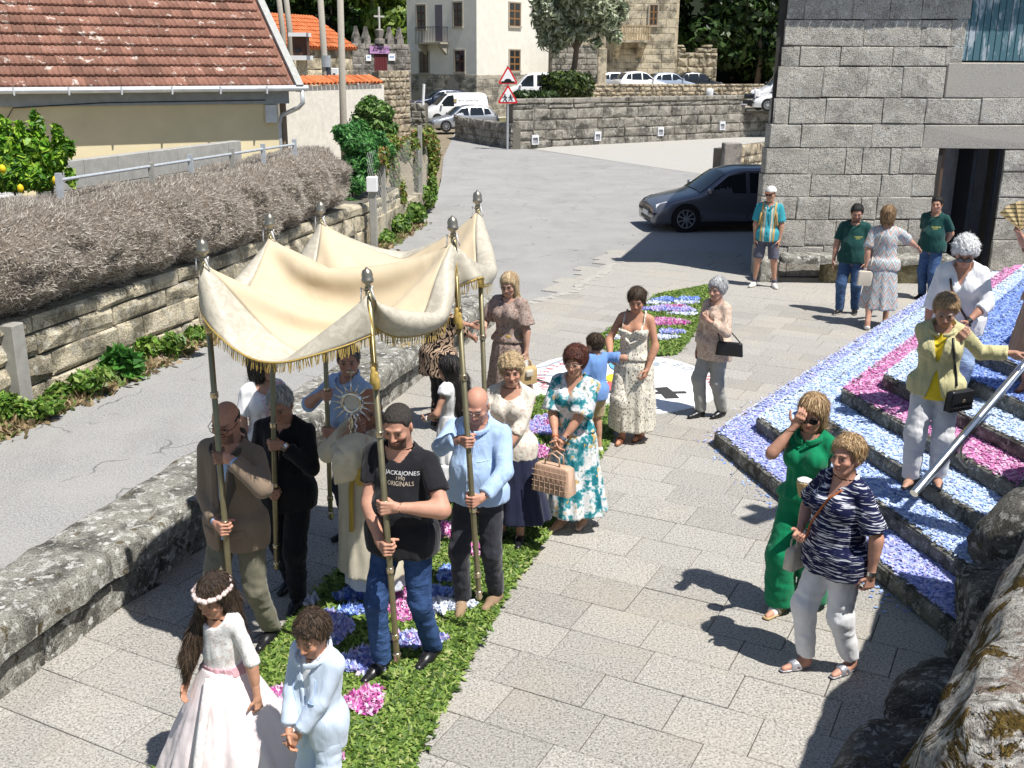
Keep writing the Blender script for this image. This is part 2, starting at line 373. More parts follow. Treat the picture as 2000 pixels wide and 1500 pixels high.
# ================================================================== octagonal steps strewn with petals
d_f = np.array([.23, -.973]); d_b = np.array([.57, .822]); RISE, NST = .15, 8
def corner(k): return np.array([2.12+.43*k, 10.3+.025*k])
stairs = thing('stone_staircase', 'wide angled granite steps covered with blue, white and pink flower petals', 'steps', (4.2, 9.5, 0))
def tread_poly(k):
    c = corner(k); a = c+d_f*(4.2-.05*k); b = c+d_b*(9.5-.25*k)
    return [tuple(c), tuple(a), (11.5, a[1]+1.0), (12.5, b[1]), tuple(b)]
for k in range(NST):
    P = tread_poly(k); obj('step', *xf(prism(P, -.05 if k == 0 else RISE*k-.002, RISE*(k+1))), M_step, stairs, world=True)
    # nosing stones along the visible front edge
    c = corner(k); s = 0.
    while s < 3.9:
        L = random.uniform(.8, 1.5); L = min(L, 4.0-s); a = c+d_f*s
        n_ = np.array([d_f[1], -d_f[0]])                       # outwards (-x)
        V, F = stone(L-.01, RISE-.004, .34, .018, .012); obj('step_stone', *xf((V, F), (*(a+n_*.014), RISE*k+.003), (*d_f, 0), (*(-n_), 0)), M_step, stairs, world=True)
        s += L
def bed_mat(name, a, b):
    m = Mt(name, .9, .15); v = m.pos(); f = m.vor(v, 60, out=1); n = m.noise(v, 45, 3, .7); m.set(Base_Color=m.mix(m.ramp(n, [(.35, .35), (.65, 1.)]), a, b)); m.bump(n, .8, .02); return m.m
def petals(name, pts, cols, size, parent=None, mat=None, tilt=.28, kind='stuff', label=None, cat=None, asp=1.6):
    n = len(pts); r = RNG
    th = r.uniform(0, 6.283, n); s = size*r.uniform(.6, 1.3, n); a = np.stack([np.cos(th), np.sin(th), r.normal(0, tilt, n)], 1); b = np.stack([-np.sin(th), np.cos(th), r.normal(0, tilt, n)], 1)
    a *= (s*asp*.5)[:, None]; b *= (s*.5)[:, None]
    V = np.stack([pts-a-b*.5, pts+a*.2-b, pts+a+b*.4, pts-a*.1+b], 1).reshape(-1, 3); F = np.arange(4*n).reshape(n, 4)
    me = mesh(name, V-(np.array(parent.location) if parent else 0), F); o = bpy.data.objects.new(name, me); COL.objects.link(o)
    me.materials.append(mat); colors(o, np.repeat(cols, 4, 0)); o.parent = parent
    return tag(o, label, cat, kind=kind)
def leafmat(name, rough=.6, trans=.25):
    m = Mt(name, rough, .3); c = m.col(); m.set(Base_Color=c)
    tb = m.n('BsdfTranslucent', 0, Color=c); mx = m.n('MixShader', 0, i0=trans, i1=m.b.outputs[0], i2=tb)
    m.nt.links.new(mx, m.nt.nodes['Material Output'].inputs[0]); return m.m
M_petal = leafmat('flower_petals', .7, .15); M_leaf = leafmat('leaf', .45, .25); M_grassbit = leafmat('cut_greenery', .55, .2)
def pcol(n, pal, w=None):
    pal = np.array(pal, float); i = RNG.choice(len(pal), n, p=None if w is None else np.array(w)/np.sum(w)); return np.clip(pal[i]*RNG.uniform(.82, 1.12, (n, 1)), 0, 1)
PB = dict(lilac=[(.40, .46, .86), (.52, .55, .88), (.66, .56, .84), (.62, .70, .92), (.28, .36, .80)], pale=[(.66, .78, .94), (.80, .87, .95), (.56, .72, .92), (.86, .90, .94), (.44, .60, .88)],
          pink=[(.66, .14, .42), (.75, .32, .58), (.82, .55, .72), (.55, .10, .40), (.80, .70, .82)], blue=[(.22, .36, .80), (.34, .50, .86), (.50, .62, .90), (.16, .26, .70)], mix=[(.50, .48, .85), (.62, .70, .92), (.72, .45, .72), (.36, .44, .85)])
pts = []; cl = []
for k in range(NST):
    c0 = corner(k); c1 = corner(k+1); A = tread_poly(k); B = tread_poly(k+1) if k+1 < NST else None
    n = 210000; X = RNG.uniform(1.9, 8.6, n); Y = RNG.uniform(6.0, 17.2, n)
    m_ = inpoly_np(X, Y, A)
    if B: m_ &= ~inpoly_np(X, Y, [(p[0]-.01, p[1]) for p in B])
    X, Y = X[m_], Y[m_]
    e = (X-c0[0])*(-d_f[1])+(Y-c0[1])*d_f[0]; m_ = (e > RNG.uniform(-.02, .06, len(e))) | (Y > c0[1]); X, Y = X[m_], Y[m_]
    pal = ['lilac', 'pale', 'pale', 'pink', 'pale', 'blue', 'blue', 'pale'][k]; q = pcol(len(X), PB[pal])
    if k == 0: w = RNG.random(len(X)) < np.clip((Y-9)/8, 0, .3); q[w] = pcol(w.sum(), PB['pale'])
    if k == 1: w = Y < 9.2; q[w] = pcol(w.sum(), PB['blue']+PB['pale'][:2])
    if k == 2: w = RNG.random(len(X)) < .25; q[w] = pcol(w.sum(), PB['blue'])
    pts.append(np.stack([X, Y, np.full(len(X), RISE*(k+1)+.008)+RNG.uniform(0, .014, len(X))], 1)); cl.append(q)
BED = dict(lilac=((.16, .20, .52), (.44, .48, .82)), pale=((.28, .40, .66), (.64, .74, .90)), pink=((.30, .06, .22), (.70, .34, .56)), blue=((.10, .17, .48), (.34, .46, .80)))
for k in range(NST):
    c = corner(k); n_ = np.array([-d_f[1], d_f[0]]); c2 = c+n_*.045+d_f*.02; P = tread_poly(k); P = [tuple(c2), tuple(np.array(P[1])+n_*.045)]+P[2:4]+[tuple(np.array(P[4])+[.06, -.05])]
    key = ['lilac', 'pale', 'pale', 'pink', 'pale', 'blue', 'blue', 'pale'][k]; nm = 'petal_bed_'+key; obj('petal_bed', *prism(P, RISE*(k+1)+.001, RISE*(k+1)+.007), bpy.data.materials.get(nm) or bed_mat(nm, *BED[key]), stairs, world=True)
# petals fallen on the ground in front of the steps
n = 900; s = RNG.uniform(0, 5.5, n); w = -np.abs(RNG.normal(0, .10, n)); Q = corner(0)+d_b*s[:, None]+np.stack([-np.full(n, .82), np.full(n, .57)], 1)*(-w[:, None])
pts.append(np.column_stack([Q, np.full(n, .008)])); cl.append(pcol(n, PB['lilac']))
n = 160; s = RNG.uniform(0, 3.6, n); Q = corner(0)+d_f*s[:, None]+np.array([-.97, -.23])*np.abs(RNG.normal(0, .12, n))[:, None]
pts.append(np.column_stack([Q, np.full(n, .008)])); cl.append(pcol(n, PB['blue']))
cl = [c_*.68+c_.mean(0)*.32 for c_ in cl]
petals('petal_covering', np.concatenate(pts), np.concatenate(cl), .022, stairs, M_petal)
# ================================================================== green flower carpets and the round emblem
def carpet(name, poly, patches, dens, seed, label):
    r = np.random.default_rng(seed); P = np.array(poly); lo, hi = P.min(0)-.05, P.max(0)+.05
    n = int(dens*np.prod(hi-lo)); X = r.uniform(lo[0], hi[0], n); Y = r.uniform(lo[1], hi[1], n)
    j = r.normal(0, .02, (n, 2)); m_ = inpoly_np(X+j[:, 0], Y+j[:, 1], poly); X, Y = X[m_], Y[m_]; n = len(X)
    c = pcol(n, [(.11, .20, .035), (.18, .29, .05), (.27, .37, .085), (.06, .115, .025), (.38, .42, .15)], [3, 4, 3, 3, 1])
    fl = np.zeros(n, bool)
    for (x, y, rx, ry, ang, pal) in patches:
        ca, sa = math.cos(ang), math.sin(ang); dx, dy = X-x, Y-y; a = (dx*ca+dy*sa)/rx; b = (-dx*sa+dy*ca)/ry
        k = a*a+b*b < 1+.35*np.sin(3*np.arctan2(b, a)+x*9)+r.normal(0, .12, n); c[k] = pcol(k.sum(), PB[pal] if pal != 'white' else [(.85, .87, .92), (.7, .76, .92)]); fl |= k
    t = thing(name, label, 'flower carpet', (P[:, 0].mean(), P[:, 1].mean(), 0))
    z = np.where(fl, .03, .014)+r.uniform(0, .014, n)
    petals('cut_grass', np.stack([X, Y, z], 1)[~fl], c[~fl], .022, t, M_grassbit, .38, asp=3.)
    if fl.any(): petals('flower_heads', np.stack([X, Y, z], 1)[fl], c[fl], .028, t, M_petal, .7)
    if fl.any():
        k = np.where(fl)[0]; petals('loose_petals', np.stack([X[k]+r.normal(0, .012, len(k)), Y[k]+r.normal(0, .012, len(k)), z[k]+.004], 1), c[r.permutation(k)] if False else np.clip(c[k]*r.uniform(.8, 1.2, (len(k), 1)), 0, 1), .026, t, M_petal, .7)
    obj('backing_mat', [(p[0], p[1], .006) for p in poly], [tuple(range(len(poly)))], plain('green_backing', (.05, .12, .025), .95, sc=40), t, world=True)
    return t
near_poly = [(-2.4, 3.3), (-1.02, 3.3), (-.56, 5.02), (-.05, 7.0), (.45, 8.5), (.98, 10.2), (1.25, 11.45), (.35, 11.9), (-.1, 11.0), (-.9, 8.9), (-1.45, 7.0), (-1.95, 5.0)]
def pt(u, v, rx, ry, pal, a=0.): g = G(u, v); return (g[0], g[1], rx, ry, a, pal)
carpet('flower_carpet', near_poly, [pt(655, 1232, .10, .20, 'lilac', .3), pt(545, 1372, .16, .12, 'pink', .2), pt(715, 1378, .11, .13, 'pink'), pt(712, 1300, .14, .15, 'lilac'), pt(815, 1258, .18, .08, 'mix'), pt(790, 1188, .14, .2, 'pink'),
    pt(865, 1192, .20, .09, 'white', .2), pt(700, 1168, .16, .1, 'blue'), pt(690, 1200, .1, .07, 'blue'), pt(880, 1042, .13, .12, 'pink'), pt(938, 1082, .09, .1, 'pink'), pt(590, 1488, .2, .08, 'pink'), pt(1068, 838, .22, .3, 'mix'), pt(1082, 832, .1, .14, 'pink'),
    pt(1052, 892, .2, .17, 'pink'), pt(1058, 958, .14, .12, 'white'), pt(880, 1130, .1, .1, 'blue'), pt(860, 1165, .14, .08, 'blue'), pt(600, 1180, .07, .06, 'white'), pt(1015, 880, .16, .2, 'lilac'), pt(1000, 985, .12, .15, 'white')], 9800, 3, 'long green flower carpet with pink and blue petals under the canopy bearers')
far_poly = [(1.15, 14.5), (1.5, 13.6), (2.25, 13.85), (2.6, 14.8), (3.75, 18.75), (2.50, 17.75)]
carpet('flower_carpet', far_poly, [pt(1300, 589, .22, .14, 'blue', .3), pt(1345, 588, .16, .12, 'blue', .3), pt(1282, 596, .2, .08, 'white'), pt(1340, 595, .2, .08, 'white'), pt(1308, 607, .42, .2, 'mix'), pt(1320, 603, .15, .1, 'pink'), pt(1335, 617, .22, .06, 'white'), pt(1302, 633, .30, .2, 'pink'), pt(1310, 652, .18, .12, 'lilac'), pt(1296, 663, .2, .1, 'white'), pt(1200, 663, .1, .1, 'white')], 5500, 4, 'short green flower carpet with rows of petals beyond the round white emblem')
ec = np.array([1.36, 12.55]); ER = 1.22
em = thing('round_emblem', 'round white floor emblem with coloured figures, cross and lettering', 'emblem', (*ec, 0))
M_whited = plain('white_salt', (.80, .81, .82), .9, var=.05, sc=30, bump=.3)
ring = [(ec[0]+ER*math.cos(a)*(1+.01*math.sin(9*a)), ec[1]+ER*1.06*math.sin(a)) for a in np.linspace(0, 6.283, 48, False)]
obj('white_disc', *prism(ring, .002, .016), M_whited, em, world=True)
M_e = {k: plain('emblem_'+k, c, .9, var=.1, sc=30) for k, c in dict(red=(.66, .14, .15), rose=(.60, .22, .24), yellow=(.80, .62, .05), blue=(.15, .45, .68), green=(.15, .42, .18), black=(.05, .05, .05), grey=(.34, .38, .42)).items()}
def flat(name, pts, c, z=.020, parent=em, h=.006): obj(name, *prism([G(u, v)[:2] for u, v in pts], z-h, z), M_e[c], parent, world=True)
def blob(name, u, v, ru, rv, c, z=.02): flat(name, [(u+ru*math.cos(a), v+rv*math.sin(a)) for a in np.linspace(0, 6.28, 16, False)], c, z)
def stroke(name, P, w, c, z=.021):
    Q = [G(u, v)[:2] for u, v in P]; L = []; R = []
    for i in range(len(Q)):
        d = Q[min(i+1, len(Q)-1)]-Q[max(i-1, 0)]; d = d/np.hypot(*d); n = np.array([-d[1], d[0]])*w/2; L.append(Q[i]+n); R.append(Q[i]-n)
    obj(name, *prism(L+R[::-1], z-.007, z), M_e[c], em, world=True)
stroke('anchor_stem', [(1040, 742), (1070, 752), (1110, 760), (1180, 768), (1250, 771), (1340, 769)], .085, 'black')
stroke('cross_arm', [(1290, 760), (1303, 770), (1313, 781)], .17, 'black', .024)
stroke('swirl', [(1042, 722), (1066, 718), (1092, 708), (1110, 700), (1118, 694)], .05, 'grey')
stroke('swirl', [(1042, 735), (1060, 736), (1080, 737)], .04, 'grey', .023)
blob('red_figure', 1106, 740, 15, 9, 'red'); blob('red_figure', 1196, 757, 16, 9, 'red', .025); blob('yellow_figure', 1198, 742, 15, 8, 'yellow', .029); blob('blue_figure', 1204, 713, 15, 13, 'blue', .033); blob('green_figure', 1150, 748, 12, 9, 'green', .027); blob('grey_head', 1281, 714, 8, 4, 'grey')
def text_vf(txt, size, extrude=.002):
    cu = bpy.data.curves.new('t', 'FONT'); cu.body = txt; cu.size = size; cu.extrude = extrude; cu.resolution_u = 3; cu.align_x = 'CENTER'
    o = bpy.data.objects.new('t', cu); COL.objects.link(o); dg = bpy.context.evaluated_depsgraph_get(); me = bpy.data.meshes.new_from_object(o.evaluated_get(dg))
    V = np.array([v.co[:] for v in me.vertices]); F = [tuple(p.vertices) for p in me.polygons]; bpy.data.objects.remove(o); bpy.data.curves.remove(cu); return V, F
def arc_text(txt, a0, step, r, size, mat, cw=False):
    for i, ch in enumerate(txt):
        if ch == ' ': continue
        a = rad(a0+step*i); c = ec+np.array([math.cos(a), 1.06*math.sin(a)])*r; t = np.array([-math.sin(a), math.cos(a)])*(-1 if cw else 1); u = np.array([-t[1], t[0]])
        V, F = text_vf(ch, size); obj('letter', *xf((V, F), (*c, .0205), (*t, 0), (*u, 0)), mat, em, world=True)
arc_text('PEREGRINOS', 136, 8.0, 1.06, .17, M_e['rose']); arc_text('ERANZA', 218, 9., 1.03, .22, M_e['grey']); arc_text('XUBILEO', 90, -10., 1.0, .20, M_e['grey'], True); arc_text('2025', 10, -6, 1.08, .14, M_e['red'], True)
for o_ in list(em.children):
    if o_.name.startswith('letter') and len(o_.data.materials) and o_.data.materials[0] == M_e['red']: pass
# ================================================================== rocks beside the steps and the parapet in the foreground
def loft_rock(rings, amp, freq, seed, sub=3, close=True):
    """rings: list of equal-length closed rings of points; finer by interpolation, then roughened"""
    R = np.array(rings, float); n, k, _ = R.shape
    T = np.linspace(0, n-1, (n-1)*sub*3+1); i = np.minimum(T.astype(int), n-2); t = (T-i)[:, None, None]; R = R[i]*(1-t)+R[i+1]*t
    K = np.linspace(0, k, k*sub*2, False); j = K.astype(int); t = (K-j)[None, :, None]; R = R[:, j]*(1-t)+R[:, (j+1) % k]*t
    n, k, _ = R.shape; V = R.reshape(-1, 3); c = np.repeat(R.mean(1), k, 0); nr = V-c; nr /= np.linalg.norm(nr, axis=1)[:, None]+1e-6
    V = V+nr*(snoise(V, freq, seed)*amp+snoise(V, freq*2.7, seed+1)*amp*.4+snoise(V, freq*7, seed+2)*amp*.15)[:, None]
    F = [(a*k+b, a*k+(b+1) % k, (a+1)*k+(b+1) % k, (a+1)*k+b) for a in range(n-1) for b in range(k)]+[tuple(range(k))[::-1], tuple(range((n-1)*k, n*k))]
    return V, F
# parapet: inner top edge measured on the photo at z = ZP
ZP = 2.45
TE = [G(1856, 1560, ZP), G(1850, 1500, ZP), G(1838, 1400, ZP), G(1872, 1272, ZP), G(1925, 1150, ZP), G(1995, 1035, ZP), G(2075, 930, ZP), G(2180, 820, ZP)]
TE += [TE[-1]+np.array([.5, .86, 0])*k for k in (.9, 1.8, 2.8)]
bn = np.array([-.86, .5]); rings = []
for i, p in enumerate(TE):
    out = p[:2]
    base = out+bn*.42
    rings.append([(*base, -.05), (*(out+bn*.30), .8), (*(out+bn*.12), 1.7), (*(out+bn*.02), ZP-.12), (*(out-bn*.06), ZP), (*(out-bn*.45), ZP+.03), (*(out-bn*.95), ZP), (*(out-bn*1.05), ZP-.4), (*(out-bn*1.1), -.05)])
V, F = loft_rock(rings, .045, 3.2, 5, 3); pr = thing('stone_parapet', 'pale lichen and moss covered granite parapet in the right foreground', 'parapet', (1.9, 3.6, 0)); obj('parapet_stone', V, F, M_parap, pr, world=True, smooth=True)
def boulder(label, c, r, seed, mat, rz=0., amp=.12):
    n = 28; V = []; F = []
    for i in range(n//2+1):
        ph = math.pi*i/(n//2)
        for k in range(n):
            th = 2*math.pi*k/n; V.append((math.sin(ph)*math.cos(th), math.sin(ph)*math.sin(th), math.cos(ph)))
    V = np.array(V); V = np.sign(V)*np.abs(V)**.72; d = 1+amp*snoise(V, 2.2, seed)+amp*.5*snoise(V, 5, seed+1)+amp*.22*snoise(V, 12, seed+2); V = V*d[:, None]*np.array(r)
    for i in range(n//2):
        for k in range(n): F.append((i*n+k, (i+1)*n+k, (i+1)*n+(k+1) % n, i*n+(k+1) % n))
    o = obj('boulder', V, F, mat, loc=c, rz=rz, smooth=True); return tag(o, label, 'boulder', 'rocks beside the steps')
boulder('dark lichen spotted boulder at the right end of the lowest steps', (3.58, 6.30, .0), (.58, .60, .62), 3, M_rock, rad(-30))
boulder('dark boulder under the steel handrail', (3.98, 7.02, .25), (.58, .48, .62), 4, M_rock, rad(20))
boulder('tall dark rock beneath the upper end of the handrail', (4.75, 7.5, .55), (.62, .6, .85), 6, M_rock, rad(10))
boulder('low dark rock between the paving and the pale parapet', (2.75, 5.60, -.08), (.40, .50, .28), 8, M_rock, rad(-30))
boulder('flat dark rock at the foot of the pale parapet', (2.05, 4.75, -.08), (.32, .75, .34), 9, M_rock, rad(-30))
# handrail
hr = thing('steel_handrail', 'polished steel tube handrail rising to the right above the steps', 'handrail', (2.5, 5.6, 0))
M_steel = plain('polished_steel', (.78, .77, .75), .24, 1., .5, .04)
H0, H1 = at(1785, 964, 7.1), at(2000, 712, 8.1); H2 = H0+(H1-H0)*1.6
obj('rail_tube', *tube([H0, H1, H2], .032, 16), M_steel, hr, world=True, smooth=False)
hb = H0+(H1-H0)*.42
obj('bracket', *tube([hb, hb+[0, 0, -.12], hb+[.02, .03, -.2], hb+[.09, .06, -.27], hb+[.22, .12, -.29]], .011, 8), plain('painted_bracket', (.55, .50, .40), .45, .2), hr, world=True, smooth=True)
obj('bracket', *tube([H2, H2+[0.03, 0, -.3], H2+[.1, .1, -1.2]], .016, 8), M_steel, hr, world=True, smooth=True)
# wayside cross whose shadow falls on the paving (stands just outside the picture)
cz = thing('stone_cross', 'tall granite wayside cross on a column beside the steps', 'cross', (4.18, 7.0, .3))
obj('column', *lathe([(.26, 0), (.26, .3), (.13, .36), (.11, 3.6), (.17, 3.66), (.17, 3.8), (.1, 3.85)], 10), M_wallst, cz)
obj('cross', *box(-.07, .07, -.06, .06, 3.8, 4.75, .01), M_wallst, cz, rz=rad(35)); obj('cross_arm', *box(-.33, .33, -.061, .061, 4.3, 4.45, .01), M_wallst, cz, rz=rad(35))
# ================================================================== helpers for buildings and plants
def frame(a, b): d = np.array(b[:2])-np.array(a[:2]); L = float(np.hypot(*d)); d = d/L; return d, np.array([-d[1], d[0]]), L
def stone_wall(parent, a, b, z0, z1, mat, ch=(.28, .45), cw=(.4, .9), d=.25, bev=.025, jit=.02, gap=.008, holes=(), zt=None, name='stone', seed=1):
    """pieces on the line a->b (plan); front faces right of the direction. holes: (x0,x1,z0,z1)"""
    r = random.Random(seed); dx, dn, L = frame(a, b); z = z0
    while z < z1-.06:
        h = r.uniform(*ch); h = h if z+h < z1-.12 else z1-z; x = 0.
        while x < L-.02:
            w = r.uniform(*cw); w = w if x+w < L-.2 else L-x
            top = z1 if zt is None else zt(x+w/2)
            if z+h*.5 < top and not any(x+w > q[0]+.03 and x < q[1]-.03 and z+h > q[2]+.03 and z < q[3]-.03 for q in holes):
                V, F = stone(w-gap, h-gap, d, bev, jit, r); obj(name, *xf((V, F), (a[0]+dx[0]*x-dn[0]*.02, a[1]+dx[1]*x-dn[1]*.02, z), (*dx, 0), (*dn, 0)), mat, parent, world=True)
            x += w
        z += h
def wall_box(name, parent, a, b, z0, z1, t, mat, off=.0):
    dx, dn, L = frame(a, b); o = np.array(a[:2])+dn*off
    return obj(name, *xf(box(0, L, 0, t, z0, z1), (*o, 0), (*dx, 0), (*dn, 0)), mat, parent, world=True)
def panel(name, parent, a, b, x0, x1, z0, z1, mat, pr=.01, th=.02):
    """flat piece on a wall line a->b, pr = how far it stands out in front (negative: set back)"""
    dx, dn, L = frame(a, b); return obj(name, *xf(box(x0, x1, -pr, -pr+th, z0, z1), (*a[:2], 0), (*dx, 0), (*dn, 0)), mat, parent, world=True)
def leaf_cloud(n, blobs, size, pal, w=None, seed=0, shell=.55, asp=1.8, up=.3):
    r = np.random.default_rng(seed); B = np.array(blobs, float); vol = B[:, 3]*B[:, 4]*B[:, 5]; i = r.choice(len(B), n, p=vol/vol.sum())
    d = r.normal(size=(n, 3)); d /= np.linalg.norm(d, axis=1)[:, None]; rr = shell+(1-shell)*r.random(n)**.6
    rr *= 1+.18*snoise(d*B[i, 3:6]+B[i, :3], 2.2/np.mean(B[:, 3:6]), seed)
    P = B[i, :3]+d*B[i, 3:6]*rr[:, None]
    nn = d+r.normal(0, .6, (n, 3))+[0, 0, up]; nn /= np.linalg.norm(nn, axis=1)[:, None]
    a = np.cross(nn, r.normal(size=(n, 3))); a /= np.linalg.norm(a, axis=1)[:, None]; b = np.cross(nn, a)
    s = size*r.uniform(.6, 1.35, n); a *= (s*asp*.5)[:, None]; b *= (s*.5)[:, None]
    V = np.stack([P-a, P-b*.9+a*.1, P+a, P+b*.9+a*.1], 1).reshape(-1, 3)
    pal = np.array(pal, float); k = r.choice(len(pal), n, p=None if w is None else np.array(w)/np.sum(w)); C = np.clip(pal[k]*r.uniform(.65, 1.25, (n, 1)), 0, 1)
    return V, np.arange(4*n).reshape(n, 4), np.repeat(C, 4, 0)
def leaves(name, parent, *args, mat=None, world=True, kind=None, **kw):
    V, F, C = leaf_cloud(*args, **kw); o = obj(name, V, F, mat or M_leaf, parent, world=world); colors(o, C)
    if kind: o['kind'] = kind
    return o
M_bark = plain('bark', (.16, .12, .085), .95, sc=12, bump=.6); M_pole = plain('weathered_pole_wood', (.36, .33, .28), .9, sc=20, bump=.4)
def limb(parent, pts, r0, r1, name='trunk', mat=None): obj(name, *tube(pts, np.linspace(r0, r1, len(pts)), 9), mat or M_bark, parent, world=True, smooth=True)
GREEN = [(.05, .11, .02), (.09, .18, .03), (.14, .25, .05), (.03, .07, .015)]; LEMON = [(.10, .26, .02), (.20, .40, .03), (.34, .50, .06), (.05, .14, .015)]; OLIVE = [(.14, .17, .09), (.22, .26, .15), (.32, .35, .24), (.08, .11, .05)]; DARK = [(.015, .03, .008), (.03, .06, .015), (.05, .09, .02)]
# ================================================================== stone tower house on the right, stone by stone
TY = 19.4
def tw(a, b): p = at(1400+a/3.3333, b/3.3333, TY); return p[0], p[2]
M_tower = lichen_stone('tower_granite', (.54, .505, .445), .55, .10, sc=.85, dark=.15, bs=1., crust=.42); M_lint = granite('dressed_granite', (.44, .41, .36), .45)
tower = thing('stone_house', 'tall granite block house with a doorway at the right edge', 'house', (7.6, TY, 0))
rows = [(-190, -20, [400, 700, 1000, 1300, 1550]), (-20, 125, [395, 500, 805, 1040, 1240, 1550]), (125, 300, [385, 890, 1250, 1440, 1540]), (300, 430, [380, 495, 755, 1085, 1425, 1530]), (430, 635, [365, 655, 940, 1165, 1440]), (635, 805, [355, 455, 690, 1060, 1335, 1690, 2050, 2400]),
        (805, 960, [340, 545, 1005, 1340]), (960, 1132, [328, 610, 850, 960, 1140, 1210, 1455]), (1132, 1278, [320, 637, 895, 1100, 1300, 1455]), (1278, 1428, [320, 555, 775, 982, 1088, 1450]), (1428, 1600, [315, 627, 830, 1080, 1310, 1445]), (1600, 1800, [310, 520, 760, 1010, 1240, 1440])]
rr_ = random.Random(3)
def tstone(x0, x1, y0, y1, mat=None, dep=.35):
    xa, z1_ = tw((x0), y0); xb, z0_ = tw(x1, y1); xc = [tw(x0, 900)[0], tw(x1, 900)[0]]
    V, F = stone(xc[1]-xc[0]-.009, z1_-z0_-.009, dep, .012, .016, rr_); obj('stone_block', *xf((V, F), (xc[0], TY-.03, z0_)), mat or M_tower, tower, world=True)
for y0, y1, js in rows:
    for j0, j1 in zip(js[:-1], js[1:]): tstone(j0, j1, y0, y1)
tstone(1443, 2400, 400, 640, M_lint); tstone(1340, 2400, 806, 972, M_lint)
for y0, y1 in ((972, 1118), (1118, 1285), (1285, 1420), (1420, 1560), (1560, 1800)): tstone(1888, 2130, y0, y1); tstone(2130, 2450, y0, y1)
for y0, y1 in ((-190, -20), (-20, 130), (130, 300), (300, 400)): tstone(2110, 2400, y0, y1)
tx0 = tw(335, 900)[0]; dx0, dz1 = tw(1455, 975); dx1, _ = tw(1885, 975); EAVE = 5.4
mb = MB(); mb.add(*prism([(tx0+.02, TY+.02), (dx0+.06, TY+.02), (dx0+.06, TY+.55), (tx0+.02+.165, TY+.55)], -.05, EAVE)); mb.add(*box(dx1-.06, 14, TY+.02, TY+.55, -.05, EAVE)); mb.add(*box(dx0+.06, dx1-.06, TY+.021, TY+.55, dz1+.02, EAVE-.001)); SK = .30; mb.add(*prism([(tx0+.02+SK*.55, TY+.55), (tx0+.5+SK*.55, TY+.55), (tx0+.5+SK*4.7, TY+4.7), (tx0+.02+SK*4.7, TY+4.7)], -.05, EAVE)); mb.add(*box(tx0+.02+SK*4.7, 14, TY+4.7, TY+5.0, -.05, EAVE))
mb.build('wall_core', plain('dark_joint', (.05, .045, .04), 1.), tower, world=True)
obj('roof', *prism([(tx0-.3, TY-.32), (14.3, TY-.32), (14.3, TY+5.3), (tx0-.3+SK*5.6, TY+5.3)], EAVE, EAVE+.12), plain('roof_boards', (.25, .16, .10), .9), tower, world=True)
for i in range(26): obj('eave_tile', *xf(tube([(0, 0, 0), (0, .4, .10)], .09, 8), (tx0-.25+i*.19, TY-.40, EAVE+.14)), plain('eave_clay', (.42, .16, .09), .9) if i == 0 else bpy.data.materials['eave_clay'], tower, world=True)
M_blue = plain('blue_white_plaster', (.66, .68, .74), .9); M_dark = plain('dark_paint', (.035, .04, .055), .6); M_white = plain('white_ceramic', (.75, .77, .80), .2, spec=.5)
room = MB(); room.add(*box(dx0-.9, dx1+.9, TY+1.7, TY+1.8, -.05, 2.9)); room.add(*box(dx0-1.0, dx0-.9, TY+.55, TY+1.8, -.05, 2.9)); room.add(*box(dx1+.9, dx1+1, TY+.55, TY+1.8, -.05, 2.9)); room.add(*box(dx0-1, dx1+1, TY+.56, TY+1.8, 2.9, 3.0))
room.build('inner_room', M_blue, tower, world=True)
obj('threshold', *box(dx0, dx1, TY-.02, TY+.6, -.03, .06), M_lint, tower, world=True)
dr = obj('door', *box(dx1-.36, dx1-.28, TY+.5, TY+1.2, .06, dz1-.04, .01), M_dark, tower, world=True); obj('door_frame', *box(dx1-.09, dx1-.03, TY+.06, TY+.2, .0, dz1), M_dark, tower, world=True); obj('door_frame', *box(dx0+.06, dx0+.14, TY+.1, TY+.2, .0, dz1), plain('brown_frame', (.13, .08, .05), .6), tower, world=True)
obj('dark_leaf', *box(dx0+.14, dx0+.28, TY+.5, TY+.56, .0, dz1), plain('dark_wood', (.02, .018, .016), .8), tower, world=True)  # narrow door leaf in near-black wood
bs = thing('wash_basin', 'white wash basin inside the doorway of the stone house', 'basin', (dx0+.95, TY+1.45, .75)); obj('bowl', *lathe([(.10, -.22), (.2, -.06), (.26, 0), (.26, .03), (.22, .03), (.15, -.05)], 14), M_white, bs); obj('pedestal', *lathe([(.1, -.75), (.07, -.5), (.09, -.2)], 10), M_white, bs)
td = thing('paper_dispenser', 'dark wall paper dispenser above the wash basin', 'dispenser', (dx0+1.22, TY+1.62, 1.5)); obj('case', *box(-.14, .14, -.10, .08, -.2, .2, .02), M_dark, td); obj('paper', *prism([(-.05, -.12), (.05, -.12), (.04, -.105), (-.04, -.105)], -.34, -.18), M_white, td)
# plank shutter of the upper window
sx0, sz0 = tw(1530, 402); sh = thing('window_shutter', 'weathered blue green plank shutter of the upper window', 'shutter', (sx0+.9, TY, sz0))
mm = Mt('peeling_teal_paint', .75, .3); v = mm.oc(); pk = mm.noise(mm.mp(v, (1, 1, .35)), 3.2, 6, .7, .4); mm.set(Base_Color=mm.mix(mm.ramp(pk, [(.50, 0.), (.58, 1.)]), (.075, .16, .19), (.42, .47, .50))); mm.bump(pk, .2, .01)
for i in range(14): obj('plank', *box(sx0+i*.118, sx0+i*.118+.108, TY-.02, TY+.03, sz0+.02, sz0+1.35, .006), mm.m, sh, world=True)
obj('backing', *box(sx0, sx0+1.66, TY+.032, TY+.06, sz0, sz0+1.4), M_dark, sh, world=True)
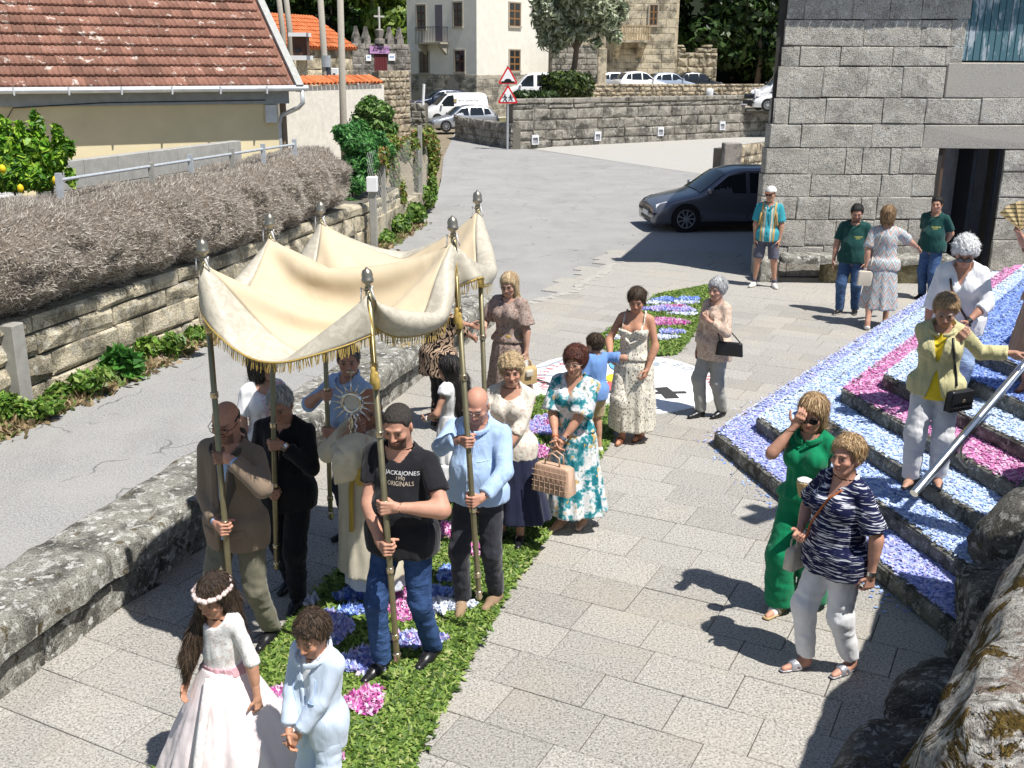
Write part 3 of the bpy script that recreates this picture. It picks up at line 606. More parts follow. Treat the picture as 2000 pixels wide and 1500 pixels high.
# bench
bx0 = at(1528, 520, 19.0)[0]; bn_ = thing('stone_bench', 'mossy stone bench against the granite house wall', 'bench', (bx0+1.5, 19.0, 0))
obj('seat', *bumpy_box(3.1, .5, .36, .50, .05, 3), M_wallst, bn_, smooth=True); obj('support', *xf(bumpy_box(1.7, .34, -.05, .36, .03, 5), (.1, .05, 0)), lichen_stone('ochre_stone', (.42, .36, .20), .3, .3), bn_, smooth=True)
obj('support', *xf(bumpy_box(.35, .4, -.05, .42, .05, 7), (-1.75, .1, 0)), M_wallst, bn_, smooth=True)
# ================================================================== far retaining wall with lights
M_ret = lichen_stone('retaining_stone', (.30, .275, .235), .3, .25, sc=.5, dark=.4, bs=.9); M_tan = lichen_stone('tan_rubble', (.42, .35, .25), .3, .3, sc=.6)
rw = thing('retaining_wall', 'long dark granite block retaining wall across the junction', 'wall', (6, 55, 0))
RA, RB = G(1002, 290)[:2], G(1516, 264)[:2]; _, _, RL = frame(RA, RB)
stone_wall(rw, RA, RB, -.15, 2.02, M_ret, (.38, .52), (.7, 1.7), .3, .05, .045, .03, name='stone_block', seed=5, zt=lambda x: 9 if x < RL*.84 else 1.4)
wall_box('wall_core', rw, RA, RB, -.15, 1.34, .5, M_mort, .05); wall_box('wall_core', rw, RA, RA+(RB-RA)*.85, 1.34, 1.98, .5, M_mort, .06)
dx, dn, _ = frame(RA, RB)
for i in range(9): obj('coping_stone', *xf(box(0, RL*.86/9-.03, -.08, .55, 2.02, 2.22, .03), (*(RA+dx*RL*.86*i/9), 0), (*dx, 0), (*dn, 0)), M_ret, rw, world=True)
for i in range(2): obj('coping_stone', *xf(box(0, RL*.14/2-.03, -.08, .55, 1.36, 1.50, .03), (*(RA+dx*RL*(.86+.07*i)), 0), (*dx, 0), (*dn, 0)), M_conc, rw, world=True)
wl_first = None
for i, (u, v) in enumerate(((1042, 272), (1168, 265), (1307, 256), (1457, 245))):
    p = at(u, v, 52); t_ = ((p[0]-RA[0])*1.0)/dx[0]; q = RA+dx*t_; z_ = at(u, v, q[1])[2]
    l = thing('wall_light', ['white recessed wall light nearest the road sign', 'second white wall light from the road sign', 'third white wall light from the road sign', 'white wall light farthest right on the retaining wall'][i], 'wall light', (*(q-dn*.06), z_), math.atan2(dx[1], dx[0]), 'lights along the retaining wall')
    for x0, x1, z0, z1 in ((-.2, .2, .08, .2), (-.2, -.15, -.2, .08), (.15, .2, -.2, .08), (-.2, .2, -.24, -.2)): obj('frame', *box(x0, x1, -.06, .05, z0, z1), M_white, l)
    obj('lamp_glass', *box(-.15, .15, .0, .04, -.2, .08), plain('lamp_diffuser', (.30, .30, .32), .4) if i == 0 else bpy.data.materials['lamp_diffuser'], l)
# rubble wall curving to the car park
rc = thing('rubble_wall', 'low dark rubble wall curving towards the parked silver car', 'wall', (-2, 54, 0)); C0, C1, C2 = at(888, 262, 57.5)[:2], G(900, 274)[:2], G(1000, 291)[:2]
for k, (a, b) in enumerate(((C0, C1), (C1, C2))): stone_wall(rc, a, b, -.15, 1.15, M_ret, (.2, .34), (.25, .5), .3, .05, .05, .02, seed=11+k, zt=lambda x, k=k: 1.15+.1*math.sin(x*2)+(.0 if k == 0 else .25*x/8)); wall_box('wall_core', rc, a, b, -.15, .95, .4, M_mort, .04)
pl = thing('gate_post_wall', 'dark stone wall end left of the car park entrance', 'wall', (-5, 56, 0)); a, b = G(752, 250)[:2]+np.array([0, 4]), G(832, 244)[:2]
stone_wall(pl, a, b, -.15, 1.35, M_ret, (.25, .4), (.3, .7), .4, .05, .05, .02, seed=21); wall_box('wall_core', pl, a, b, -.15, 1.2, .5, M_mort, .04)
# upper terrace with parked cars
TERR = 1.72
tag(obj('car_park_terrace', *prism([tuple(RA+dn*.5+dx*.3), tuple(RB+dn*.5), (60, 66), (60, 160), (-14, 160), (3, 74), (.6, 60)], -.1, 1.42), soil('gravel_yard', (.28, .24, .18), (.42, .38, .30), 3)), kind='structure')
tag(obj('upper_car_park', *prism([(5.2, 72.5), (30, 76), (60, 78), (60, 158), (1.5, 158), (3.4, 90)], 1.38, TERR), bpy.data.materials['gravel_yard']), kind='structure')
uw = thing('terrace_wall', 'tan rubble wall below the row of parked cars', 'wall', (13, 72, 1)); a, b = at(1128, 185, 71)[:2], at(1530, 185, 76)[:2]
stone_wall(uw, a, b, .9, 2.55, M_tan, (.2, .38), (.28, .62), .3, .05, .05, .02, seed=31); wall_box('wall_core', uw, a, b, .9, 2.4, .5, M_mort, .04)
# ================================================================== road signs
def ngon_tri(s, z, y, r=.04):
    out = []
    for k in range(3):
        a = math.pi/2+k*2*math.pi/3; c = np.array([math.cos(a), math.sin(a)])*(s-2*r)
        for j in (-1, 0, 1): b = a+j*math.pi/3; out.append((c[0]+r*math.cos(b), y, z+c[1]+r*math.sin(b)))
    return out
M_red = plain('sign_red', (.60, .03, .035), .4, var=.03); M_sw = plain('sign_white', (.82, .82, .83), .4, var=.02); M_blk = plain('sign_black', (.01, .01, .012), .5); M_galv = plain('galvanised', (.55, .57, .60), .4, .6)
sp = G(989, 291); sg = thing('road_sign_post', 'grey post with two red bordered triangular warning signs', 'road sign', (sp[0]+.05, sp[1]-.3, 0), rad(6))
_z = lambda v: at(986, v, sp[1]-.3)[2]
obj('post', *tube([(0, 0, -.1), (0, 0, _z(128))], .05, 10), M_galv, sg)
def extr_y(P, y0, y1):
    n = len(P); V = [(p[0], y0, p[2]) for p in P]+[(p[0], y1, p[2]) for p in P]; return V, [tuple(range(n)), tuple(range(n, 2*n))[::-1]]+[(i, n+i, n+(i+1) % n, (i+1) % n) for i in range(n)]
for k, (vt, vb) in enumerate(((127, 164), (164, 202))):
    zt_, zb_ = _z(vt), _z(vb); s_ = (zt_-zb_)/1.5; zc = zb_+s_*.5
    s1 = obj('sign_plate', *extr_y(ngon_tri(s_, zc, 0, .06), -.08-.002*k, -.06), M_red, sg); obj('sign_face', *extr_y(ngon_tri(s_*.74, zc, 0, .03), -.085-.002*k, -.079-.002*k), M_sw, s1)
    y = -.09
    if k == 0:
        P = [(-.30, 0, zc-.22), (.30, 0, zc-.22), (.30, 0, zc-.15), (.18, 0, zc-.15)]+[(.17*math.cos(t), 0, zc-.15+.11*math.sin(t)) for t in np.linspace(0, math.pi, 9)]+[(-.18, 0, zc-.15), (-.30, 0, zc-.15)]
        obj('bump_symbol', *extr_y(P, y, y+.004), M_blk, s1)
    else:
        for cx, sc, dr_ in ((-.13, 1., 1), (.13, .85, -1)):
            m_ = MB(); m_.add(*xf(lathe([(.0, -.04), (.04, 0), (.0, .04)], 8), (cx, y, zc+.10*sc)))
            for P in (([cx, zc+.06*sc], [cx+.01*dr_, zc-.08*sc]), ([cx, zc-.06*sc], [cx+.09*dr_, zc-.2*sc]), ([cx, zc-.06*sc], [cx-.08*dr_, zc-.2*sc]), ([cx, zc+.03*sc], [cx+.10*dr_, zc-.03*sc]), ([cx, zc+.03*sc], [cx-.1*dr_, zc-.02*sc])): m_.add(*tube([(P[0][0], y, P[0][1]), (P[1][0], y, P[1][1])], .022, 5))
            m_.build('child_symbol', M_blk, s1)
# ================================================================== cream house
def solid_house(name, label, c0, ang, W1, W2, z0, z1, mat, loc=None):
    """near corner c0; left face runs along -ang side, right face along ang"""
    t = thing(name, label, 'house', (c0[0], c0[1], z0)); return t
HC = at(931, 150, 78)[:2]; rd = np.array([.6, .8]); ld = np.array([-.8, .6])
M_cream = plain('cream_render', (.80, .76, .67), .9, var=.04, sc=2.); M_brown = plain('brown_wood', (.10, .045, .03), .5); M_brownl = plain('light_brown_wood', (.26, .13, .05), .5); M_gl = glassy('window_glass'); M_house_st = lichen_stone('house_ashlar', (.46, .41, .33), .2, .1, sc=.4)
ch = thing('cream_house', 'two storey cream rendered house with brown windows and small balcony', 'house', (*HC, 0))
LA, RBh = HC+ld*6.6, HC+rd*9.9
obj('wall', *prism([HC, RBh, RBh+ld*6.6, LA], -.1, 9.6), M_cream, ch, world=True)
def zat(v, Y): return at(1000, v, Y)[2]
def lx(u, a, b):       # distance along wall line a->b where pixel column u meets it
    d, _, L = frame(a, b); r_ = ray(u, 100); k = r_[0]/r_[1]; return (k*a[1]-a[0])/(d[0]-k*d[1])
def window(parent, a, b, u0, u1, v0, v1, fm, pane=(2, 3), depth=-.02, sill=None):
    x0, x1 = lx(u0, a, b), lx(u1, a, b); d, _, _ = frame(a, b); Y = a[1]+d[1]*(x0+x1)/2; z1, z0 = zat(v0, Y), zat(v1, Y)
    w = panel('window', parent, a, b, x0, x1, z0, z1, fm, .02, .05); nx, nz = pane; M_ = None
    pw, ph = (x1-x0)/nx, (z1-z0)/nz
    for i in range(nx):
        for j in range(nz):
            p_ = panel('pane', w, a, b, x0+i*pw+.06, x0+(i+1)*pw-.06, z0+j*ph+.06, z0+(j+1)*ph-.06, M_gl, .028, .01) if False else None
            dx_, dn_, _ = frame(a, b); V, F = xf(box(x0+i*pw+.07, x0+(i+1)*pw-.07, -.03, -.015, z0+j*ph+.06, z0+(j+1)*ph-.06), (*a[:2], 0), (*dx_, 0), (*dn_, 0))
            Mi = np.array(inv_of(parent)); V = V @ Mi[:3, :3].T+Mi[:3, 3]; obj('pane', V, F, M_gl, w)
    dx_, dn_, _ = frame(a, b)
    if sill is not None:
        V, F = xf(box(x0-.12, x1+.12, -.12, .02, z0-.14, z0-.01), (*a[:2], 0), (*dx_, 0), (*dn_, 0)); Mi = np.array(inv_of(parent)); obj('sill', V @ Mi[:3, :3].T+Mi[:3, 3], F, sill, w)
    for q in ((x0-.12, x0-.005, z0, z1), (x1+.005, x1+.1, z0, z1), (x0-.12, x1+.1, z1+.003, z1+.1)):
        V, F = xf(box(q[0], q[1], -.05, .02, q[2], q[3]), (*a[:2], 0), (*dx_, 0), (*dn_, 0)); Mi = np.array(inv_of(parent)); obj('surround', V @ Mi[:3, :3].T+Mi[:3, 3], F, sill or fm, w)
    return w
M_sill = plain('granite_sill', (.42, .38, .31), .85)
window(ch, LA, HC, 816, 832, 12, 57, M_brown, (2, 3), sill=M_sill); window(ch, LA, HC, 887, 903, 6, 52, M_brown, (2, 3), sill=M_sill)
window(ch, LA, HC, 820, 837, 103, 143, M_brown, (2, 2), sill=M_sill); window(ch, LA, HC, 889, 907, 100, 141, M_brown, (2, 2), sill=M_sill)
window(ch, HC, RBh, 994, 1015, 6, 51, M_brownl, (2, 3), sill=M_sill); window(ch, HC, RBh, 995, 1015, 98, 138, M_brownl, (2, 3), sill=M_sill)
x0, x1 = lx(851, LA, HC), lx(865, LA, HC); Y = (LA+(HC-LA)*.5)[1]; panel('balcony_door', ch, LA, HC, x0, x1, zat(82, Y), zat(10, Y), plain('grey_door', (.16, .14, .17), .6), .03, .06)
bx0_, bx1_ = lx(827, LA, HC), lx(877, LA, HC); zs = zat(84, Y); bl = panel('balcony', ch, LA, HC, bx0_, bx1_, zs-.12, zs, M_sill, .95, .95)
dxl, dnl, _ = frame(LA, HC); Mi = np.array(inv_of(ch))
def on_face(vf, a=LA, ddx=dxl, ddn=dnl): V, F = xf(vf, (*a[:2], 0), (*ddx, 0), (*ddn, 0)); return V @ Mi[:3, :3].T+Mi[:3, 3], F
m_ = MB()
for k in range(17): x_ = bx0_+.04+(bx1_-bx0_-.08)*k/16; m_.add(*tube([(x_, -.9, zs), (x_, -.9, zs+1.05)], .018, 5))
for y_ in np.linspace(-.9, -.1, 6):
    for x_ in (bx0_+.04, bx1_-.04): m_.add(*tube([(x_, y_, zs), (x_, y_, zs+1.05)], .018, 5))
m_.add(*tube([(bx0_+.04, -.05, zs+1.05), (bx0_+.04, -.9, zs+1.05), (bx1_-.04, -.9, zs+1.05), (bx1_-.04, -.05, zs+1.05)], .025, 5)); V, F = on_face(m_.vf); obj('railing', V, F, M_dark, bl)
for x_ in (bx0_+.15, bx1_-.4): V, F = on_face(xf(prism([(0, 0), (-.75, 0), (-.7, -.2), (0, -.75)], 0, .25), (x_, 0, zs-.125), (0, 1, 0), (0, 0, 1), (1, 0, 0))); obj('corbel', V, F, M_sill, bl)
for a, b, sd in ((LA, HC, 41), (HC, RBh, 42)): stone_wall(ch, a, b, 0., 3.0, M_house_st, (.45, .6), (.7, 1.3), .2, .02, .015, .015, name='plinth_stone', seed=sd)
# notice on the left edge
panel('number_plate', ch, LA, HC, .3, .75, zat(101, Y), zat(92, Y), M_sw, .03, .02)
# ================================================================== stone house with balcony behind the olive
sh_ = thing('far_stone_house', 'tan granite house with wooden balcony behind the olive tree', 'house', (11, 90, TERR)); SA, SB = at(1078, 150, 92)[:2], at(1316, 150, 92)[:2]
M_ashlar = lichen_stone('tan_ashlar', (.60, .52, .38), .2, .05, sc=.35, dark=.6)  # light tan stone with speckle and a little lichen
stone_wall(sh_, at(1190, 150, 90.5)[:2], at(1316, 150, 90.5)[:2], 1.2, 9.4, M_ashlar, (.45, .7), (.7, 1.5), .3, .02, .02, .015, name='stone_block', seed=51, holes=())
obj('wall_core', *prism([(SA[0], 92), (SA[0]+.5, 90.8), (SB[0], 90.8), (SB[0], 98), (SA[0], 98)], 1.2, 9.3), M_ashlar, sh_, world=True)
A2, B2 = at(1190, 150, 90.4)[:2], at(1316, 150, 90.4)[:2]; window(sh_, A2, B2, 1266, 1281, 8, 47, M_brownl, (2, 3), sill=M_sill)
xb0, xb1 = lx(1192, A2, B2), lx(1264, A2, B2); zb = zat(77, 90); obj('balcony_slab', *box(A2[0]+xb0, A2[0]+xb1, 88.9, 90.5, zb-.18, zb), M_ashlar, sh_, world=True)
m_ = MB()
for k in range(15): x_ = A2[0]+xb0+.05+(xb1-xb0-.1)*k/14; m_.add(*box(x_-.05, x_+.05, 88.93, 88.99, zb, zb+1.05))
m_.add(*box(A2[0]+xb0, A2[0]+xb1, 88.9, 89.02, zb+1.05, zb+1.13)); m_.build('balustrade', plain('pale_wood', (.46, .34, .20), .8), sh_, world=True)
obj('corbel', *xf(prism([(0, 0), (-1.4, 0), (-1.3, -.25), (0, -1.2)], 0, .5), (A2[0]+xb1-.9, 90.4, zb-.19), (0, 1, 0), (0, 0, 1), (1, 0, 0)), M_ashlar, sh_, world=True)
obj('corbel', *xf(prism([(0, 0), (-1.4, 0), (-1.3, -.25), (0, -1.2)], 0, .5), (A2[0]+xb0+.2, 90.4, zb-.19), (0, 1, 0), (0, 0, 1), (1, 0, 0)), M_ashlar, sh_, world=True)
dw = thing('terrace_pillar_wall', 'dark stone wall and pale pillar behind the olive tree', 'wall', (8, 80, TERR)); a, b = at(1078, 150, 82)[:2], at(1166, 150, 84)[:2]; stone_wall(dw, a, b, .9, 5.2, M_ret, (.35, .5), (.5, 1.1), .3, .03, .03, .02, seed=61); wall_box('wall_core', dw, a, b, .9, 5.0, .5, M_mort, .05)
a = at(1167, 150, 82.5); obj('pillar', *box(a[0], a[0]+.65, 82.4, 83.1, .9, 4.9, .03), M_ashlar, dw, world=True)
# rocky bank on the right
M_bank = lichen_stone('bank_rock', (.36, .31, .22), .25, .5, sc=.5)
bk = thing('bank_wall', 'rough sunlit rubble bank beside the far stone house', 'wall', (20, 100, 2)); a, b = at(1308, 110, 97)[:2], at(1402, 110, 99)[:2]; stone_wall(bk, a, b, 1.6, zat(84, 98), M_bank, (.4, .9), (.5, 1.2), .5, .12, .12, .06, seed=131, zt=lambda x: zat(92, 98)+.5*math.sin(x*1.9)); wall_box('earth_core', bk, a, b, 1.6, zat(100, 98), .8, M_dirt, .1)
# ================================================================== gate wall, orange roofs, white wall
gw = thing('gate_wall', 'old battlemented stone gateway with purple banner and red door', 'gateway', (-11, 80, 0)); ga, gb = at(690, 150, 76)[:2], at(803, 150, 79)[:2]
M_gate = lichen_stone('gate_stone', (.30, .27, .24), .15, .2, sc=.5); zg0, zg1 = .5, zat(87, 77)
wall_box('wall_core', gw, ga, gb, zg0-.6, zg1-.05, .6, M_gate, .03)
gx0, gx1 = lx(730, ga, gb), lx(757, ga, gb); stone_wall(gw, ga, gb, zg0-.6, zg1, M_gate, (.4, .6), (.6, 1.2), .25, .03, .03, .015, seed=71, holes=((gx0, gx1, -1, zat(105, 77)),))
for k in range(5): panel('door_board', gw, ga, gb, gx0+.04+(gx1-gx0-.08)*k/5, gx0+(gx1-gx0-.08)*(k+1)/5+.02, .3, zat(106, 77), plain('red_boards', (.13, .025, .03), .6) if k == 0 else bpy.data.materials['red_boards'], .0, .05)
for k, u in enumerate((699, 718, 764, 783)):
    x_ = lx(u, ga, gb); h_ = .75; ddx, ddn, _ = frame(ga, gb)
    obj('merlon', *xf(prism([(-.28, 0), (.28, 0), (.26, .35), (.10, h_), (0, h_+.4), (-.10, h_), (-.26, .35)], 0, .4), (*(ga+ddx*x_), zg1), (*ddx, 0), (0, 0, 1), (*ddn, 0)), M_gate, gw, world=True)
x_ = lx(742, ga, gb); q = ga+ddx*x_
obj('finial_base', *xf(lathe([(.38, 0), (.38, .3), (.22, .34), (.3, .7), (.34, .9), (.15, 1.0)], 8), (*q, zg1)), M_gate, gw, world=True); cr_ = MB(); cr_.add(*box(-.06, .06, -.06, .06, 0, 1.5)); cr_.add(*box(-.42, .42, -.05, .05, .8, .92)); obj('finial_cross', *xf(cr_.vf, (*q, zg1+.95), (*ddx, 0), (*ddn, 0)), plain('pale_stone', (.5, .48, .44), .9), gw, world=True)
bz0, bz1 = zat(106.5, 77), zat(92, 77); bu0, bu1 = lx(720.5, ga, gb), lx(759, ga, gb)
bnr = thing('purple_banner', 'purple cloth banner with dark lettering above the gate door', 'banner', (*(ga+ddx*bu0), bz0), math.atan2(ddx[1], ddx[0])); M_bn = plain('lilac_cloth', (.48, .27, .50), .8, var=.05)
obj('cloth', *box(0, bu1-bu0, -.12, -.10, 0, bz1-bz0), M_bn, bnr); M_ink = plain('dark_ink', (.05, .015, .06), .8)
for txt, xx, zz, sz in (('25', .17, .35, .62), ('Aniversario', .60, .5, .42), ('2000-2025', .62, .14, .16)): V, F = text_vf(txt, sz if txt != 'Aniversario' else .40); obj('lettering', *xf((V, F), (xx*(bu1-bu0) if txt != '25' else .26*(bu1-bu0), -.125, zz*(bz1-bz0)-.02), (.72 if txt == 'Aniversario' else .8, 0, 0), (0, 0, 1), (0, -1, 0)), M_ink, bnr)
for nm, u0, u1, v0, v1, lab in (('notice_board', 713, 723, 109, 121, 'white notice left of the gate door'), ('notice_board', 757, 770, 106, 120, 'white notice with blue print right of the gate door')):
    a_, b_ = lx(u0, ga, gb), lx(u1, ga, gb); t = thing(nm, lab, 'notice', (*(ga+ddx*a_), zat(v1, 77)), math.atan2(ddx[1], ddx[0]), 'notices beside the gate'); obj('sheet', *box(0, b_-a_, -.1, -.07, 0, zat(v0, 77)-zat(v1, 77)), M_sw, t); obj('print', *box(.1, b_-a_-.1, -.105, -.099, .2, .3), plain('blue_print', (.25, .35, .6), .6) if u0 == 713 else bpy.data.materials['blue_print'], t)
dd = thing('meter_cabinet', 'pale metal cabinet door beside the old gateway', 'cabinet', (*at(701, 130, 74.5)[:2], .6)); obj('door', *box(-.05, .55, 0, .1, 0, 2.3), M_conc, dd); obj('frame', *box(.55, .63, -.02, .12, 0, 2.4), M_sw, dd); obj('frame', *box(-.13, -.05, -.02, .12, 0, 2.4), M_sw, dd); obj('slot', *box(.25, .42, -.02, 0, .6, 1.7), M_dark, dd)
def tile_roof(parent, O, eu, ev, W, L, tw_, tl, mat, name='roof_tile', stuff_after=300, r=.07, cnt=[0]):
    """half-round clay tiles: O eave-left corner, eu along eave, ev up the slope"""
    eu, ev = np.array(eu, float), np.array(ev, float); en = np.cross(eu, ev); n = 0; rest = MB()
    for j in range(int(L/tl)+1):
        for i in range(int(W/tw_)):
            P = []; F = []
            for a in range(5):
                t = math.pi*a/4; P += [(i*tw_+tw_/2-r*math.cos(t)*1.05, j*tl, r*math.sin(t)+.02), (i*tw_+tw_/2-r*math.cos(t), j*tl+tl*1.1, r*math.sin(t)*.9-.01)]
            F = [(2*a, 2*a+2, 2*a+3, 2*a+1) for a in range(4)]
            vf = xf((P, F), O, eu, ev, en)
            if n < stuff_after: obj(name, *vf, mat, parent, world=True); n += 1
            else: rest.add(*vf)
    if rest.V: tag(rest.build('more_tiles', mat, parent, world=True), kind='stuff')
def clay(name, a, b, sc=2.5, spots=.0):
    m = Mt(name, .9, .2); v = m.oc(); f = m.noise(v, sc, 5, .6); g = m.noise(v, 40, 3); c = m.ramp(f, [(.3, a), (.7, b)]); c = m.mix(1., c, m.ramp(g, [(.3, .75), (.7, 1.)]), 'MULTIPLY')
    tone = m.ma('MULTIPLY_ADD', m.rnd(), .5, .72); c = m.mix(1., c, m.n('CombineColor', 0, i0=tone, i1=tone, i2=tone), 'MULTIPLY')
    if spots:
        p = m.noise(m.pos(), 4.2, 5, .7, .5); c = m.mix(m.ramp(p, [(.60, 0.), (.635, spots)]), c, (.58, .52, .46)); q = m.noise(m.pos(), 1.3, 4, .6); c = m.mix(m.ramp(q, [(.5, 0.), (.7, .5)]), c, (.10, .06, .045))
    m.set(Base_Color=c); m.bump(f, .3, .01); return m.m
M_orange = clay('orange_clay', (.52, .13, .045), (.70, .24, .10)); M_oldclay = clay('old_red_clay', (.20, .092, .065), (.35, .19, .14), 2.5, .8)
orh = thing('orange_roof_house', 'stone outbuilding with bright orange clay tile roof', 'house', (-12.5, 62, 0)); oa, ob = at(560, 100, 55)[:2], at(688, 100, 60)[:2]; odx, odn, oL = frame(oa, ob); oz = zat(97, 57)
M_tanw = lichen_stone('pale_rubble', (.56, .48, .34), .15, .1, sc=.35, dark=.6)
wall_box('wall_core', orh, oa, ob, -.1, oz-.02, 4, M_mort, .05); stone_wall(orh, oa, ob, .4, oz, M_tanw, (.35, .6), (.45, 1.0), .25, .04, .04, .02, seed=81)
ev_ = np.array([odn[0]*.86, odn[1]*.86, .5]); tile_roof(orh, (*(oa-odn*.25), oz+.02), (*odx, 0), ev_, oL+.3, 3.0, .24, .42, M_orange, r=.1, stuff_after=80)
obj('roof_deck', *xf(box(0, oL+.2, 0, 3.2, -.08, .0), (*(oa-odn*.2), oz), (*odx, 0), ev_, np.cross((*odx, 0), ev_)), M_orange, orh, world=True)
wdw = thing('side_window_box', 'dark glazed window box with white trim beside the orange roof', 'window', (*at(587, 88, 44)[:2], 0)); p = at(574, 108, 44); q = at(600, 72, 44)
obj('frame', *box(p[0], q[0], 43.8, 44.4, p[2], q[2]), M_brown, wdw, world=True); obj('glass', *box(p[0]+.1, q[0]-.25, 43.75, 43.79, p[2]+.1, q[2]-.45), M_gl, wdw, world=True); obj('sill', *box(p[0]-.1, q[0]+.12, 43.6, 44.45, p[2]-.18, p[2]-.01), M_sw, wdw, world=True); obj('lintel', *box(p[0]-.1, q[0]+.08, 43.6, 44.45, q[2]+.005, q[2]+.15), M_sw, wdw, world=True); obj('pier', *box(p[0]+.1, q[0]-.1, 43.9, 44.3, -.1, p[2]-.19), M_tanw, wdw, world=True)
ww = thing('white_roughcast_wall', 'white roughcast garden wall with orange tile coping', 'wall', (-6.5, 36, 0)); wa, wb = at(560, 250, 33)[:2], at(752, 250, 38)[:2]; wdx, wdn, wL = frame(wa, wb); wz = zat(170, 35.5)
M_rough = plain('white_roughcast', (.70, .66, .58), .95, var=.06, sc=5, bump=.9, bsc=14)
wall_box('wall', ww, wa, wb, -.1, wz, .35, M_rough, 0); tile_roof(ww, (*(wa-wdn*.08), wz+.02), (*wdx, 0), (wdn[0]*.9, wdn[1]*.9, .42), wL, .5, .235, .55, M_orange, name='coping_tile', r=.1)
rb2 = thing('garden_rubble_wall', 'sunlit tan rubble wall beyond the white garden wall', 'wall', (-7, 62, 0)); a, b = at(742, 190, 58)[:2], at(801, 190, 60)[:2]; stone_wall(rb2, a, b, -.1, zat(139, 59), M_tan, (.22, .4), (.25, .55), .3, .05, .05, .02, seed=91); wall_box('wall_core', rb2, a, b, -.1, zat(139, 59)-.1, .5, M_mort, .05)
# utility poles and bollard
for (u, v0, Y, r_, lab) in ((671, 250, 30.5, .10, 'tall grey wooden utility pole beside the hedge'), (636, 150, 43, .13, 'leaning wooden utility pole in front of the orange roof'), (566, 60, 45, .12, 'wooden utility pole behind the old roof, right of the pair'), (552, 60, 47, .12, 'wooden utility pole behind the old roof, left of the pair')):
    p = at(u, v0, Y); top = at(u-(8 if u == 671 else 14), -60, Y+.2); t = thing('utility_pole', lab, 'utility pole', (p[0], p[1], 0), group='wooden utility poles'); obj('shaft', *tube([(p[0], p[1], -.1), p, top], [r_*1.1, r_, r_*.85], 10), M_pole, t, world=True, smooth=True)
    if u == 636: obj('metal_band', *tube([at(637, 118, Y)-[0, 0, .25], at(637, 108, Y)], r_*1.35, 10), M_galv, t, world=True); obj('cable_guard', *tube([at(641, 160, Y), at(639, 112, Y)], r_*.9, 8), M_dark, t, world=True)
p = at(826, 190, 60); t = thing('marker_post', 'slim white marker post by the parked dark car', 'post', (p[0], p[1], 0)); t.location = at(826, 205, 62); obj('shaft', *tube([at(826, 205, 62), at(828, 164, 62)], .08, 8), M_sw, t, world=True)
mbx = thing('white_meter_box', 'white meter box on the wall of the outbuilding', 'box', (*at(653, 148, 45)[:2], 0)); p = at(647, 158, 45); q = at(660, 133, 45); obj('case', *box(p[0], q[0], 45, 45.3, p[2], q[2], .02), M_sw, mbx, world=True); obj('stand', *box(p[0]+.1, q[0]-.1, 45.05, 45.25, -.1, p[2]), M_conc, mbx, world=True); obj('lock', *box(p[0]+.08, p[0]+.18, 44.98, 45, p[2]+.2, p[2]+.3), M_dark, mbx, world=True)
# ================================================================== yellow house with the old tile roof
yc = at(578, 172, 24.0); gd = np.array([-.872, -.49]); YL = 9.0; ya, yb = yc[:2]+gd*YL, yc[:2]; ydx, ydn, _ = frame(ya, yb)
yh = thing('yellow_house', 'pale yellow house with old lichen spotted red tile roof', 'house', (*(ya+ydx*5), 0)); M_yel = plain('yellow_render', (.80, .69, .45), .9, var=.04, sc=1.5); ez = yc[2]
wall_box('wall', yh, ya, yb-ydx*.3, -.1, ez-.05, 4, M_yel, .42)
obj('fascia', *xf(box(0, YL-.05, .36, .41, -.34, -.03), (*ya, ez), (*ydx, 0), (*ydn, 0)), plain('grey_fascia', (.40, .43, .46), .6), yh, world=True); obj('soffit', *xf(box(0, YL+.05, .0, .56, -.028, .0), (*ya, ez), (*ydx, 0), (*ydn, 0)), plain('soffit_boards', (.42, .44, .46), .7), yh, world=True)
M_gut = plain('pale_gutter', (.66, .68, .70), .35, .2); gu = MB()
for k in range(1): gu.add(*tube([(0, -.06, -.03), (YL+.25, -.06, .0)], .065, 10))
gt = obj('gutter', *xf(gu.vf, (*ya, ez), (*ydx, 0), (*ydn, 0)), M_gut, yh, world=True)
for k in range(9):
    V, F = xf(box(k+.3, k+.33, -.135, .0, -.11, .05), (*ya, ez), (*ydx, 0), (*ydn, 0)); Mi_ = np.array(inv_of(yh)); obj('gutter_clip', V @ Mi_[:3, :3].T+Mi_[:3, 3], F, M_gut, gt)
dp = [(YL+.12, -.06, -.05), (YL+.12, -.06, -.32), (YL+.05, .05, -.42), (YL-.22, .44, -.6), (YL-.28, .45, -.8), (YL-.28, .45, -3.2)]; obj('downpipe', *xf(tube(dp, .05, 10), (*ya, ez), (*ydx, 0), (*ydn, 0)), M_gut, yh, world=True, smooth=True)
obj('corner_post', *xf(tube([(YL-.16, .5, -3.2), (YL-.16, .5, -.1)], .07, 10), (*ya, ez), (*ydx, 0), (*ydn, 0)), plain('rusty_post', (.30, .22, .15), .8), yh, world=True)
obj('meter_case', *xf(box(YL-.62, YL-.36, .3, .42, -.75, -.36, .01), (*ya, ez), (*ydx, 0), (*ydn, 0)), M_gut, yh, world=True)
obj('cable', *xf(tube([(YL-5.8, .40, -3.2), (YL-5.85, .40, -.6), (YL-5.7, .35, -.36), (YL-4, .34, -.28), (YL-.6, .34, -.26)], .012, 5), (*ya, ez), (*ydx, 0), (*ydn, 0)), M_dark, yh, world=True)
sl = obj('shutter_window', *xf(box(YL-7.9, YL-5.75, .39, .43, -2.4, -1.35), (*ya, ez), (*ydx, 0), (*ydn, 0)), plain('shutter_box', (.5, .5, .48), .7), yh, world=True)
